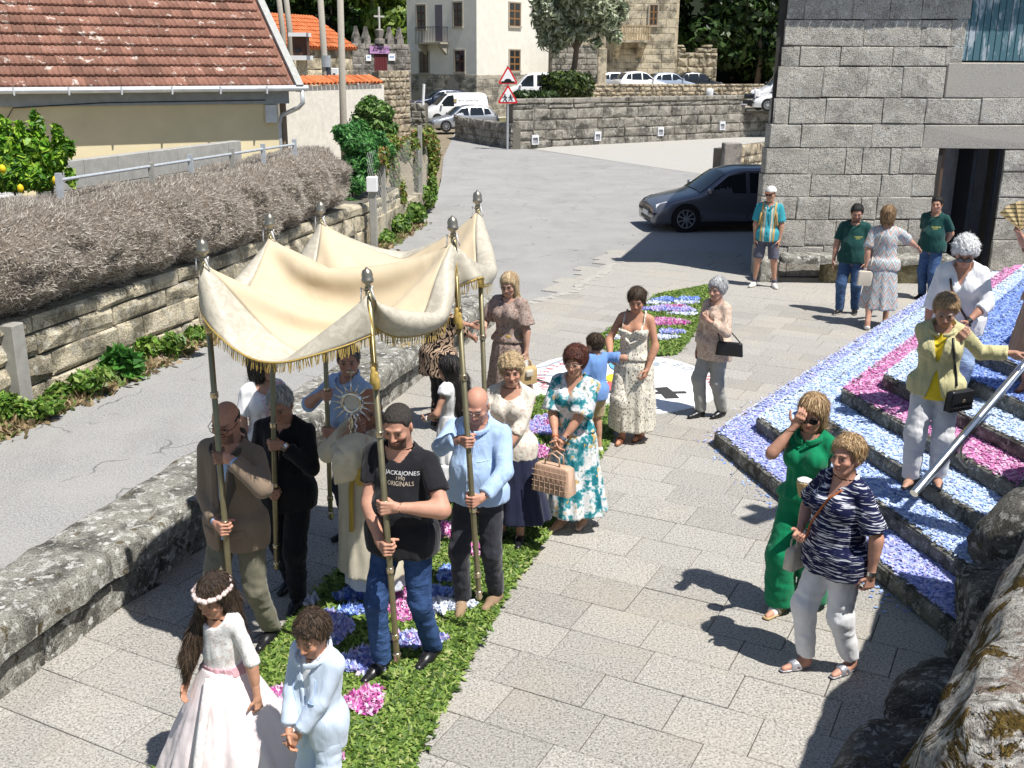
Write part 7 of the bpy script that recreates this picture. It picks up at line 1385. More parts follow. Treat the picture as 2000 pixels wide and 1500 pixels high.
CX, (cu0, cu1, cv0, cv1) = drape(); nu, nv = CX.shape[:2]; idx = np.arange(nu*nv).reshape(nu, nv)
Fq = np.stack([idx[:-1, :-1], idx[1:, :-1], idx[1:, 1:], idx[:-1, 1:]], -1).reshape(-1, 4); iu, iv = np.meshgrid(np.arange(nu-1), np.arange(nv-1), indexing='ij'); okc = ~((((iu < cu0) | (iu >= cu1)) & ((iv < cv0) | (iv >= cv1))).ravel()); ins_ = ((iu >= cu0) & (iu < cu1) & (iv >= cv0) & (iv < cv1)).ravel()
def sub_cloth(name, sel, mat):
    Fs = Fq[sel]; u = np.unique(Fs); mp = np.full(nu*nv, -1); mp[u] = np.arange(len(u)); o = obj(name, CX.reshape(-1, 3)[u], mp[Fs], mat, cp, world=True, smooth=True); md = o.modifiers.new('s', 'SUBSURF'); md.levels = md.render_levels = 1; md2 = o.modifiers.new('t', 'SOLIDIFY'); md2.thickness = .004; return o
sub_cloth('canopy_cloth', ins_, F['canopy']); sub_cloth('valance', ~ins_ & okc, M_damask)
XF = CX.reshape(-1, 3); m_ = MB(); segs = []
for line in (idx[cu0:cu1+1, 0], idx[cu0:cu1+1, -1], idx[0, cv0:cv1+1], idx[-1, cv0:cv1+1]): segs += list(zip(XF[line[:-1]], XF[line[1:]]))
for a, b in segs:
    for q in range(5):
        p = a+(b-a)*(q/5); jx = RNG.normal(0, .008, 3); e = p+np.array([jx[0], jx[1], -.055-abs(jx[2])]); w_ = (b-a)*.07; m_.add([p-w_+[0, 0, .006], p+w_+[0, 0, .006], e+w_*.8, e-w_*.8], [(0, 1, 2, 3)])
    m_.add(*tube([a, b], .007, 5, False))
obj('fringe', m_.V, m_.F, M_goldt, cp, world=True)
# ================================================================== the people
def W3(u, v, Y): return at(u, v, Y)
def belt(P, mat, z=.065, o=.016, w=.016): return None
FD = (-.30, -.95)
def z_at(i, v, u=None):
    T, B = POLE[i]; best = min(np.linspace(0, 1, 400), key=lambda t: abs(px(B+(T-B)*t)[1]-v)); return B+(T-B)*best
def px(X):
    X = np.asarray(X, float)-[0, 0, CAMH]; yu = X[1]*math.sin(PITCH)+X[2]*math.cos(PITCH); zf = X[1]*math.cos(PITCH)-X[2]*math.sin(PITCH); x, y = X[0]/zf, yu/zf; c, s = math.cos(ROLL), math.sin(ROLL); x, y = c*x+s*y, -s*x+c*y; return 1000+FPX*x, 750-FPX*y
WALK = ((.09, -.14, 0, -6), (-.09, .16, 0, 6)); WALK2 = ((.09, .16, 0, -6), (-.09, -.14, 0, 6)); STAND = ((.10, .02, 0, -14), (-.10, 0, 0, 12))
# --- bearer in the tan jacket
P = Person('bald man with glasses and beard in a taupe jacket holding the front left pole', (-1.78, 6.28, 0), (-.34, -.94), 1.80, 1.02, head=(.30, .12, 0), belly=.015, feet=WALK2, rh=dict(grip=z_at(0, 1030), hint=(.8, -.5, -.3)), lh=dict(grip=z_at(0, 893), hint=(-.9, .1, -.7)), skin=(.60, .33, .24))
P.build_body(beard=.65); P.top('shirt', F['sky'], 1.93, .006, hem=.03, neck='shirt', slv_o=.003, cuff=.0, wr=0); P.pants(F['olive'], .008, .064, .045, kw=.006); jk = P.top('jacket', F['tan'], 1.86, .024, hem=.075, neck='v', open_w=(.05, .07, .03), flare=.01, wr=.004); P.collar(F['tanlapel'], .028, .022); P.shoes(L_['black'], 'shoe', L_['dark']); P.glasses(M_frame); P.hair('fringe', HAIR['crop'], t=.003)
for sg in (1, -1): patch(P, jk, [(sg*.028, .10), (sg*.05, .30), (sg*.055, .42)], [(sg*.034, .10), (sg*.105, .31), (sg*.085, .43)], F['tanlapel'] if sg < 0 else F['tan'], 'lapel'); patch(P, jk, [(sg*.06, .02), (sg*.155, .03)], [(sg*.06, -.03), (sg*.155, -.02)], F['tan'], 'pocket_flap', 6, 3, .012)
for q in range(3): obj('cuff_button', *xf(lathe([(0, -.004), (.008, 0), (0, .004)], 8), P.el[1]+(P.wr[1]-P.el[1])*(.80+q*.05)+np.array([-.01, .035, -.03])), L_['dark'], P.t)
# --- bearer in black
P = Person('grey haired man in black clothes holding the middle left pole', (-1.60, 7.0, 0), (-.22, -.97), 1.68, 1.03, head=(.42, .05, 0), belly=.02, feet=WALK, lh=dict(grip=z_at(1, 868), hint=(-.8, -.1, -.8)), rh=dict(grip=z_at(1, 962), hint=(.8, -.4, -.5)), skin=(.52, .30, .22))
P.build_body(brow=(.12, .11, .1)); P.pants(F['blackshirt'], .012, .066, .04); P.top('shirt', F['blackshirt'], 1.85, .018, hem=.07, neck='shirt', flare=.02); P.shoes(L_['black'], 'shoe'); P.hair('short', HAIR['grey'], t=.009); P.band('watch', M_silver, 1, .95)
# --- bearer in pale blue shirt
P = Person('grizzled man in a sky blue shirt looking left at the rear left pole', (-1.28, 7.98, 0), (-.62, -.78), 1.68, 1.05, head=(.1, .75, 0), belly=.03, lh=dict(grip=z_at(2, 842), hint=(-.7, -.3, -.7)), rh=dict(grip=z_at(2, 772), hint=(.9, -.2, -.6)), skin=(.56, .32, .24))
P.build_body(brow=(.12, .11, .1)); P.pants(F['charcoal'], .012, .066, .04); P.top('shirt', F['sky'], 1.05, .020, hem=.05, neck='shirt', flare=.02, cuff=.02); P.collar(F['sky'], .012, .022); P.shoes(L_['black']); P.hair('short', HAIR['pepper'], t=.012)
# --- priest with monstrance
mon_c = W3(687, 786, 6.50); mon_b = W3(690, 846, 6.50)
P = Person('priest in ivory vestments holding up the silver monstrance', (-.97, 6.92, 0), (-.25, -.97), 1.70, 1.10, head=(.45, .15, 0), belly=.02, feet=WALK, rh=dict(world=mon_b+[-.05, .10, -.05], hint=(.9, -.3, -.8), thumb=(0, 0, 1), curl=(.7, .7, .5)), lh=dict(world=mon_b+[.05, .10, -.06], hint=(-.9, -.3, -.8), thumb=(0, 0, 1), curl=(.7, .7, .5)), skin=(.50, .27, .19))
P.build_body(brow=(.15, .13, .12)); P.skirt(F['alb'], [(.62, .17), (.4, .20), (.10, .235)], 8, .04, 'alb', 4); P.hair('fringe', HAIR['pepper'], t=.006)
P.skirt(F['robe'], [(.80, .15), (.74, .235), (.62, .25), (.4, .255), (.17, .275)], 7, .05, 'chasuble', 5, ell_=.8, dy=.02); P.top('veil', F['robe'], 1.9, .034, hem=.02, neck='crew', wr=.010, wf=9, cuff=.03); P.collar(F['alb'], .02, .03)
def fold_cloth(name, P, pts, mat, th=.008, amp=.022, seed=1):
    C = np.array(pts, float).reshape(3, 3, 3); n = 26; t = np.linspace(0, 1, n); Bz = np.stack([(1-t)*(1-2*t), 4*t*(1-t), t*(2*t-1)], 1); X = np.einsum('ia,jb,abk->ijk', Bz, Bz, C); q = X.reshape(-1, 3)
    w = np.abs(np.sin(q @ np.array([34., 8, 26])+2*snoise(q, 9, seed)))-.5; w2 = np.abs(np.sin(q @ np.array([-20., 10, 38])+2*snoise(q, 7, seed+1)))-.5; q = q+np.array([-.2, -.8, .5])*(amp*w+amp*.7*w2)[:, None]
    F_ = [(i*n+j, i*n+j+1, (i+1)*n+j+1, (i+1)*n+j) for i in range(n-1) for j in range(n-1)]; o = obj(name, q, F_, mat, P.t, world=True, smooth=True); m2 = o.modifiers.new('t', 'SOLIDIFY'); m2.thickness = th; return o
Wp = lambda u, v, Y: W3(u, v, Y)
fold_cloth('veil_end', P, [Wp(648, 872, 6.45), Wp(690, 848, 6.38), Wp(738, 862, 6.45), Wp(650, 905, 6.30), Wp(690, 885, 6.22), Wp(735, 888, 6.34), Wp(655, 945, 6.42), Wp(695, 935, 6.34), Wp(722, 915, 6.40)], F['robe'])
fold_cloth('veil_lining', P, [Wp(690, 905, 6.36), Wp(712, 890, 6.30), Wp(735, 885, 6.38), Wp(692, 925, 6.33), Wp(715, 915, 6.27), Wp(738, 905, 6.36), Wp(698, 948, 6.40), Wp(716, 945, 6.36), Wp(728, 930, 6.40)], F['gold'])
P.cord('stole', [P.tp(.055, .16, .33), P.tp(.075, .235, .12), P.tp(.08, .245, -.2)], .018, F['gold']); P.shoes(L_['black'])
mo = thing('monstrance', 'silver sunburst monstrance raised before the priest', 'monstrance', mon_b)
dm = mon_c-mon_b; Lm = np.linalg.norm(dm); um = dm/Lm; nf_ = unit(np.array([-.15, -.97, .25])); rx_ = unit(np.cross(um, nf_)); nf_ = np.cross(rx_, um)*-1 if np.dot(np.cross(rx_, um), [0, -1, 0]) < 0 else np.cross(rx_, um)
obj('stem', *xf(lathe([(.055, -.05), (.06, -.04), (.03, -.02), (.018, .02), (.032, .05), (.016, .07), (.03, .10), (.014, .12), (.02, Lm-.09), (.012, Lm-.06)], 16), (0, 0, 0), rx_, nf_, um), M_silver, mo, smooth=True)
C_ = um*Lm; ring_ = [C_+(rx_*math.cos(a)+um*math.sin(a))*.062 for a in np.linspace(0, 6.283, 25)]; obj('ring', *tube(ring_, .016, 8, False), M_silver, mo, smooth=True)
obj('host', *xf(lathe([(.0, -.004), (.05, -.004), (.05, .004), (0, .004)], 20), C_, rx_, um, nf_), plain('white_host', (.66, .62, .55), .5), mo)
for q in range(16):
    a = q*math.pi/8; dr_ = rx_*math.cos(a)+um*math.sin(a); L2 = (.165 if q % 2 == 0 else .135); obj('ray', *tube([C_+dr_*.072, C_+dr_*.10, C_+dr_*L2], [.010, .007, .0015], 6), M_silver, mo, smooth=True)
obj('cross_tip', *tube([C_+um*.16, C_+um*.23], .005, 6), M_silver, mo); obj('cross_bar', *tube([C_+um*.205-rx_*.025, C_+um*.205+rx_*.025], .005, 6), M_silver, mo)
# --- bearer in the black T-shirt
P = Person('stocky bearded man in a black printed T-shirt and jeans holding the front right pole', (-.66, 6.10, 0), (-.40, -.92), 1.85, 1.12, head=(.32, .18, 0), belly=.03, feet=((.12, .16, 0, -4), (-.10, -.10, 0, -2)), rh=dict(grip=z_at(3, 1070), hint=(.9, -.2, -.2)), lh=dict(grip=z_at(3, 990), hint=(-.9, -.1, -.6)), skin=(.60, .34, .25))
P.build_body(beard=.9); P.pants(J['dark'], .004, .060, .035, kw=.002, wr=.004); tee = P.top('t_shirt', F['black'], .62, .020, hem=.055, neck='crew', flare=.015, cuff=.018); P.shoes(L_['black'], 'boot', L_['black']); P.hair('crop', HAIR['crop'], t=.006)
M_pw = plain('white_print', (.85, .85, .85), .8); M_pt = plain('tan_print', (.62, .52, .42), .8)
prints(P, tee, 'JACK&JONES', .036, M_pw, -.07, .45); prints(P, tee, '1990', .030, M_pt, -.065, .420); prints(P, tee, 'ORIGINALS', .040, M_pt, -.065, .385, sx=.8)
# --- bald bearer in the pale blue shirt
P = Person('bald man with clear glasses in a pale blue shirt holding the middle right pole', (-.22, 6.90, 0), (-.30, -.95), 1.71, 1.08, head=(.42, .12, 0), belly=.045, feet=((.11, .10, 0, 12), (-.10, -.06, 0, -10)), rh=dict(grip=z_at(4, 862), hint=(.9, -.3, -.6)), lh=dict(grip=z_at(4, 978), hint=(-.9, -.1, -.6)), skin=(.60, .33, .25))
P.build_body(brow=(.25, .22, .2)); P.pants(F['charcoal'], .008, .062, .04, kw=.006); bsh = P.top('shirt', F['sky'], 1.88, .022, hem=.02, neck='shirt', wr=.006); P.collar(F['sky'], .014, .024); strap(P, bsh, [(.014, .40), (.014, .0)], .0022, F['paleblue'], 'placket_seam', off=.002); strap(P, bsh, [(-.014, .40), (-.014, .0)], .0022, F['paleblue'], 'placket_seam', off=.002); strap(P, bsh, [(-.05, .30), (-.12, .31)], .003, F['paleblue'], 'pocket_seam', off=.002); [strap(P, bsh, [(-.003, z_), (.003, z_)], .005, F['white'], 'button', n=3) for z_ in (.34, .26, .18, .10, .03)]; P.shoes(L_['tan'], 'shoe', L_['sole']); P.hair('fringe', HAIR['grey'], t=.004); P.glasses(M_clearf)
# --- woman with lace top at the rear right pole
P = Person('blond woman in a cream lace top and navy skirt behind the bald bearer', (.0, 7.98, 0), (-.25, -.97), 1.60, 1.04, fem=True, head=(.1, .25, 0), rh=dict(grip=z_at(5, 880), hint=(.8, -.3, -.7)), lh=dict(grip=z_at(5, 930), hint=(-.8, -.2, -.6)), skin=(.58, .34, .25))
P.build_body(); P.skirt(F['navy'], [(.58, .15), (.5, .195), (.3, .235), (.13, .27)], 8, .05, 'skirt', 8, dx=-.06, dy=-.05); P.top('lace_top', FP['lace'], 1.3, .022, hem=.06, neck='scoop', flare=.02, cuff=.02); P.shoes(L_['black']); P.hair('perm', HAIR['blond'])
# --- girl in the communion dress
P = Person('girl in a pale pink communion dress with a flower crown', (-1.50, 4.86, 0), (-.50, -.86), 1.29, .92, fem=True, bust=.0, head=(.28, .12, .0), lh=dict(pos=(-.24, .02, .62), hint=(-.6, -.6, -.2), curl=(.8, .9, .5)), rh=dict(pos=(.15, .14, .68)), skin=(.55, .31, .21), res=.85)
P.build_body(brow=(.03, .02, .015)); P.skirt(F['tulle'], [(.60, .115), (.52, .17), (.3, .31), (.02, .46)], 11, .055, 'tulle_skirt', 3, dx=.02, dy=-.06, ell_=.92); P.top('bodice', FP['whitelace'], .0, .012, hem=-.06, neck='scoop'); P.top('sleeves', FP['whitelace'], 1.05, .012, hem=-.18, neck='scoop', cuff=.008)
def ringband(P, z, h, o, mat, name='sash'):
    f = lambda p: np.maximum(P.torso(p, o), np.abs(((p-np.asarray(P.P, f32)) @ np.asarray(P.zu, f32))-z)-h); return P.cloth(name, f, mat, P.P+np.array([-.3, -.3, z-h-.05]), P.P+np.array([.3, .3, z+h+.05]), .007, wr=.003, wf=40)
ringband(P, .085, .028, .018, F['pink'])
P.cord('lace_trim', [P.tp(-.03, .13, .08), P.tp(-.045, .20, -.08), P.tp(-.08, .30, -.3), P.tp(-.12, .37, -.55)], .028, FP['whitelace'])
P.hair('long', HAIR['dark'], chains=[[(P.hp(.07, .01, .0), .03), (P.hp(.085, .02, -.10), .038), (P.tp(.10, .09, .27), .045), (P.tp(.115, .135, .15), .045), (P.tp(.125, .15, .04), .018)], [(P.hp(.02, -.08, -.02), .06), (P.hp(.0, -.10, -.12), .06), (P.tp(.0, -.10, .15), .06), (P.tp(.0, -.12, .06), .03)], [(P.hp(-.07, -.02, .0), .025), (P.hp(-.075, -.03, -.10), .028), (P.tp(-.06, -.09, .22), .03)]])
cr = MB()
for q in range(26): a = q/26*6.283; c = P.hp(.094*math.cos(a), -.012+.108*math.sin(a), .052); cr.add(*boulder_vf(c, .0135) if False else xf(lathe([(0, -.014), (.015, -.007), (.018, .005), (.008, .014), (0, .012)], 7), c+RNG.normal(0, .004, 3)))
cr.add(*tube([P.hp(.090*math.cos(a), -.012+.104*math.sin(a), .052) for a in np.linspace(0, 6.283, 25)], .005, 5, False)); cr.build('flower_crown', plain('silk_flowers', (.78, .62, .58), .8, var=.15, sc=60), P.t, smooth=True)
# --- boy in the pale blue suit
P = Person('boy in a pale blue suit with clasped hands', (-.94, 4.55, 0), (-.55, -.83), 1.255, 1.0, head=(.33, .15, 0), lh=dict(pos=(-.005, .20, .64), hint=(-.9, -.3, -.4), thumb=(.2, .2, 1), curl=(.6, .6, .4)), rh=dict(pos=(.045, .19, .655), hint=(.9, -.3, -.4), thumb=(-.2, .3, 1), curl=(.6, .6, .4)), skin=(.60, .33, .22), res=.85)
P.build_body(brow=(.03, .02, .015)); P.top('shirt', F['white'], 1.93, .006, hem=.03, neck='shirt', slv_o=.003, cuff=.0, wr=0); P.pants(F['paleblue'], .010, .07, .05); jb = P.top('jacket', F['paleblue'], 1.84, .018, hem=.11, neck='v', open_w=(.045, .08, .03), wr=.003); [strap(P, jb, [(sg*.062, .28), (sg*.078, .21), (sg*.02, .085), (sg*.006, .02), (sg*.012, -.12)], .0022, F['sky'], 'lapel_edge', off=.002) for sg in (1, -1)]; P.collar(F['paleblue'], .02, .018); P.hair('boy', HAIR['dark'], t=.022); P.shoes(L_['brown'])
for sg in (1, -1): patch(P, jb, [(sg*.022, .085), (sg*.035, .20), (sg*.04, .28)], [(sg*.026, .085), (sg*.075, .21), (sg*.062, .29)], F['paleblue'], 'lapel')
strap(P, jb, [(-.05, .17), (-.095, .178)], .003, F['sky'], 'pocket_edge'); [strap(P, jb, [(-.004, z_), (.012, z_)], .004, L_['navy'], 'button', n=4) for z_ in (.04, -.03)]
# --- woman in white tee on the far side
P = Person('woman with a black bob in a white printed T-shirt beside the low wall', (-2.02, 8.12, 0), (.55, -.83), 1.58, .98, fem=True, head=(.05, .75, 0), skin=(.60, .37, .28)); P.build_body(); P.pants(F['white'], .01, .06, .05); P.top('t_shirt', FP['rose'], .75, .018, hem=.05, neck='scoop', flare=.03, cuff=.02); P.hair('bob', HAIR['black']); P.glasses(L_['orange']); P.shoes(L_['white'])
# --- woman in animal print
P = Person('auburn haired woman in a brown animal print blouse reaching out both arms', (-.80, 10.75, 0), (.80, .60), 1.55, 1.12, fem=True, lean=.12, head=(.1, -.1, 0), rh=dict(world=W3(925, 660, 11.0), hint=(.5, -.3, -.9), thumb=(0, 0, 1)), lh=dict(world=W3(935, 640, 11.2), hint=(-.5, -.3, -.9), thumb=(0, 0, 1)), skin=(.52, .31, .23), res=1.25)
P.build_body(); P.pants(F['black'], .008, .048, .05); P.top('blouse', FP['animal'], 1.25, .030, hem=.13, neck='crew', flare=.05, cuff=.02); P.hair('mid', HAIR['auburn']); P.shoes(L_['black'], 'sneaker', L_['sole'])
# --- blond woman in mauve dress
P = Person('long haired blond woman with glasses in a mauve patterned dress', (-.02, 11.15, 0), (-.55, -.83), 1.64, 1.05, fem=True, head=(.2, .25, 0), rh=dict(world=W3(945, 645, 11.05), hint=(.7, -.3, -.7), thumb=(0, 0, 1)), lh=dict(world=W3(1028, 688, 10.95), hint=(-.8, -.3, -.4), curl=(1.0, 1., .6)), bust=1.1, skin=(.60, .38, .29), res=1.25)
P.build_body(); P.skirt(FP['mauve'], [(.60, .14), (.52, .20), (.35, .24), (.12, .29)], 9, .06, 'dress_skirt', 2); P.top('dress_top', FP['mauve'], .85, .022, hem=-.02, neck='crew', cuff=.03, slv_o=.035); ringband(P, .10, .018, .030, F['gold'], 'belt'); P.hair('long', HAIR['blond'], chains=[[(P.hp(-.075, -.0, -.02), .03), (P.hp(-.085, .0, -.13), .035), (P.tp(-.10, .06, .25), .025)], [(P.hp(.0, -.09, -.02), .06), (P.tp(0, -.10, .25), .05)]]); P.glasses(M_frame); P.shoes(L_['brown'], 'flat')
hb = P.wr[1]+P.hd[1][0]*.09; wb = P.Wm[:3, :3] @ hb+P.Wm[:3, 3]
bg = thing('straw_handbag', 'small straw handbag hanging from the blond woman\'s hand', 'bag', wb-[0, 0, .20], .5); obj('bag_body', *bumpy_box(.22, .13, -.06, .13, .05, 4, 8, amp=.012), L_['straw'], bg, smooth=True); obj('handle', *tube([(-.07, 0, .10), (-.05, 0, .19), (.0, 0, .22), (.05, 0, .19), (.07, 0, .10)], .010, 6), L_['straw'], bg, smooth=True); obj('bow', *xf(bumpy_box(.08, .06, -.02, .05, .02, 5, 5, amp=.01), (0, -.07, .06)), L_['cream'], bg, smooth=True)
fl_ = thing('folded_leaflet', 'white and pink folded leaflet held beside the straw handbag', 'leaflet', wb-[.03, .02, .04], .4); obj('sheet', *box(-.05, .05, -.004, 0, -.12, .05), M_sw, fl_); obj('cover', *box(-.05, .05, .004, .008, -.13, .03), F['pink'], fl_)
# --- girl with long hair in white dress
P = Person('girl with very long dark hair in a white sleeveless dress', (-.52, 8.82, 0), (-.75, .35), 1.34, .92, fem=True, bust=0, head=(.15, .1, 0), lh=dict(pos=(-.12, .20, .78), hint=(-.8, -.6, -.3)), rh=dict(pos=(.10, .20, .78)), skin=(.52, .30, .21), res=1.25); P.build_body(); P.skirt(F['white'], [(.62, .115), (.5, .155), (.30, .20)], 10, .05, 'dress_skirt', 7); P.skirt(F['white'], [(.305, .21), (.12, .25)], 14, .05, 'dress_tier', 9); P.top('dress_top', F['white'], .22, .014, hem=-.05, neck='crew', slv_o=.03, cuff=.02)
P.hair('long', HAIR['black'], chains=[[(P.hp(0, -.08, .0), .065), (P.hp(0, -.11, -.12), .075), (P.tp(0, -.12, .2), .085), (P.tp(0, -.14, .04), .06), (P.tp(0, -.14, -.05), .02)]]); P.shoes(L_['white'], 'flat'); P.band('bracelet', L_['white'], 1, .9)
# --- woman in the teal floral dress
P = Person('auburn haired woman with glasses in a teal floral dress', (.50, 8.28, 0), (-.48, -.88), 1.60, 1.03, fem=True, bust=1.05, head=(.12, .12, 0), feet=((.06, .06, 0, -6), (-.10, -.10, 0, 8)), rh=dict(pos=(.035, .23, .86), hint=(.9, -.4, -.4), thumb=(-.3, .3, 1), curl=(.6, .6, .4)), lh=dict(pos=(-.03, .24, .845), hint=(-.9, -.4, -.4), thumb=(.3, .3, 1), curl=(.8, .8, .4)), skin=(.58, .33, .23))
P.build_body(mk=.6); P.skirt(FP['floral'], [(.60, .145), (.52, .19), (.35, .225), (.10, .30)], 7, .07, 'dress_skirt', 12, ell_=.88); P.top('dress_top', FP['floral'], .95, .024, hem=-.03, neck='v', cuff=.035, slv_o=.032); ringband(P, .095, .02, .024, FP['floral'], 'waistband'); P.hair('mid', HAIR['auburn'], t=.026); P.glasses(M_clearf); P.shoes(L_['nude'], 'flat'); P.band('wrist_watch', M_silver, 1, .92); P.band('bracelet', L_['orange'], 0, .93, w=.006)
hw_ = P.Wm[:3, :3] @ (P.wr[0]*.5+P.wr[1]*.5+np.array([0, .06, -.05]))+P.Wm[:3, 3]
def handbag(name, label, loc, rz, w, h, d, mat, quilt=True, handle=.10, strap=None, flap=False, clasp=None):
    t = thing(name, label, 'bag', loc, rz); m = MB(); n = 10
    V, F_ = bumpy_box(w, d, -h, 0, min(.02, d*.3), 3, n, amp=.003); V = np.array(V); V[:, 0] *= 1+.12*(-V[:, 2]/h); V[:, 1] *= .55+.9*np.clip(-V[:, 2]/h, 0, 1)*.5+.2; obj('bag_body', V, F_, mat, t, smooth=True)
    if quilt:
        for q in range(1, 5): obj('quilt_seam', *tube([(-w*.54, -d*.53, -h*q/5), (w*.54, -d*.53, -h*q/5)], .0035, 5), mat, t)
        for q in range(-3, 4): obj('quilt_seam', *tube([(q*w*.15, -d*.50, -.01), (q*w*.155, -d*.56, -h+.01)], .0035, 5), mat, t)
    if handle:
        for y in (-d*.25, d*.25): obj('handle', *tube([(-w*.22, y, -.01), (-w*.2, y, handle*.7), (0, y, handle), (w*.2, y, handle*.7), (w*.22, y, -.01)], .007, 6), mat, t, smooth=True)
    if flap: obj('flap', *box(-w*.5, w*.5, -d*.6, -d*.45, -h*.6, -.005, .004), mat, t)
    if clasp: obj('clasp', *box(-.015, .015, -d*.66, -d*.6, -h*.55, -h*.4, .003), clasp, t)
    return t
handbag('quilted_handbag', 'beige quilted leather handbag held by the woman in the teal floral dress', G(1085, 905, .70)*[1, 1, 0]+[-.02, -.25, .79], rad(-32), .30, .23, .13, L_['beige'])
# --- boy in blue tee
P = Person('boy in a blue T-shirt seen from behind', (.84, 10.05, 0), (-.55, .75), 1.24, .95, head=(.15, .2, 0), rh=dict(world=W3(1190, 705, 10.15), hint=(.6, -.5, -.3)), skin=(.52, .31, .22), res=1.25); P.build_body(); P.pants(F['khaki'], .012, shorts=.9, name='shorts'); P.top('t_shirt', F['bluetee'], .75, .016, hem=.06, neck='crew', cuff=.02, flare=.02); P.hair('boy', HAIR['dark']); P.shoes(L_['white'], 'sneaker')
# --- young woman in speckled jumpsuit
P = Person('dark haired woman with ponytail in a cream speckled jumpsuit', (1.24, 10.45, 0), (-.42, -.9), 1.67, 1.02, fem=True, head=(.35, .25, 0), feet=((.05, .10, 0, 2), (-.10, -.10, 0, -6)), rh=dict(world=W3(1192, 695, 10.25), hint=(.6, -.6, -.2)), lh=dict(world=W3(1264, 722, 10.25), hint=(-.7, -.5, 0), curl=(.7, .7, .4)), skin=(.55, .30, .20), res=1.05)
P.build_body(brow=(.02, .012, .01)); P.pants(FP['speck'], .020, .095, .075, kw=.03, waist=.09, name='wide_trousers'); P.top('bodice', FP['speck'], 0, .018, hem=-.02, neck='straps'); P.skirt(FP['speck'], [(.62, .135), (.5, .205), (.30, .235), (.085, .25)], 8, .06, 'jumpsuit_legs', 6, ell_=.8); P.hair('pony', HAIR['dark'], chains=[[(P.hp(-.02, -.10, .05), .03), (P.hp(-.05, -.13, .0), .034), (P.hp(-.06, -.125, -.09), .022)]]); P.shoes(L_['brown'], 'sandal')
P.cord('ruffle', [P.tp(-.10, .10, .32), P.tp(-.05, .14, .25), P.tp(.0, .15, .215), P.tp(.05, .14, .25), P.tp(.10, .10, .32)], .018, FP['speck'])
# --- elderly woman in beige lace blouse
P = Person('grey haired elderly woman in a beige lace blouse and grey trousers', (2.24, 11.25, 0), (-.80, -.60), 1.60, 1.02, fem=True, head=(.08, .15, 0), feet=((.06, .12, 0, -4), (-.09, -.10, 0, 4)), lh=dict(pos=(-.06, .20, 1.15), hint=(-.9, -.4, -.5), thumb=(.3, .2, 1), curl=(1.0, 1.0, .6)), rh=dict(pos=(.20, .05, .74)), skin=(.58, .37, .29), res=1.25)
P.build_body(brow=(.3, .28, .27)); P.pants(F['greytr'], .012, .066, .035); P.top('blouse', FP['beigelace'], 1.75, .022, hem=.09, neck='crew', flare=.035, cuff=.012); P.hair('mid', HAIR['grey'], t=.022); P.shoes(L_['black'])
el = P.Wm[:3, :3] @ (P.el[1]*.55+P.wr[1]*.45)+P.Wm[:3, 3]; hbq = handbag('black_handbag', 'black leather handbag on the arm of the grey haired woman', W3(1426, 668, 11.0), rad(-20), .26, .15, .07, L_['black'], False, 0, flap=False); q0 = el-np.array(hbq.location); obj('strap', *tube([np.array([-.11, 0, 0]), q0+[-.03, 0, .06], q0+[.0, 0, .07], q0+[.04, 0, .05], np.array([.11, 0, 0])], .007, 6), L_['black'], hbq)
# --- man in cap
P = Person('man in a white cap and turquoise striped shirt by the granite house corner', (4.50, 18.5, 0), (-.33, -.94), 1.77, 1.02, head=(.05, -.2, 0), lh=dict(pos=(-.21, .06, .86), hint=(-1, -.4, 0), curl=(.2, .2, .2)), rh=dict(pos=(.21, .06, .86), hint=(1, -.4, 0), curl=(.2, .2, .2)), feet=((.17, .02, 0, -20), (-.17, 0, 0, 20)), skin=(.55, .32, .23), res=1.55)
P.build_body(); P.pants(F['slate'], .012, shorts=.95, name='shorts'); P.top('shirt', FP['camp'], .85, .020, hem=.06, neck='shirt', cuff=.025, flare=.02); P.collar(F['bluetee'] if False else plain('turquoise_collar', (.05, .34, .42), .8), .012, .02); P.hair('crop', HAIR['crop']); P.glasses(M_frame, M_lens); P.shoes(L_['white'], 'sneaker', L_['sole'])
for i in (0, 1): P.cord('sock', [P.an[i]+[0, 0, .06], P.an[i]], .05, F['slate'])
for sg in (1, -1): P.cord('backpack_strap', [P.tp(sg*.12, .04, .44), P.tp(sg*.135, .12, .36), P.tp(sg*.15, .12, .22), P.tp(sg*.17, .03, .14)], .016, plain('tan_strap', (.5, .33, .12), .8) if sg > 0 else bpy.data.materials['tan_strap'])
f = lambda p: np.maximum(np.abs(ell((P.headl(p)).astype(f32), (0, -.012, .045), (.086, .106, .082)))-.006, .035-P.headl(p)[:, 2]); cap_ = P.cloth('cap', f, plain('cap_white', (.74, .72, .68), .8), P.hc-.2, P.hc+.2, .007, wr=0); vis = [P.hp(.075*math.cos(a), .06+.10*math.sin(a), .040-.02*math.sin(a)) for a in np.linspace(0, math.pi, 9)]; obj('visor', vis+[v+np.array([0, 0, .008]) for v in vis], [tuple(range(9)), tuple(range(9, 18))[::-1]]+[(i, i+1, 10+i, 9+i) for i in range(8)], plain('cap_brown', (.16, .06, .03), .8), cap_)
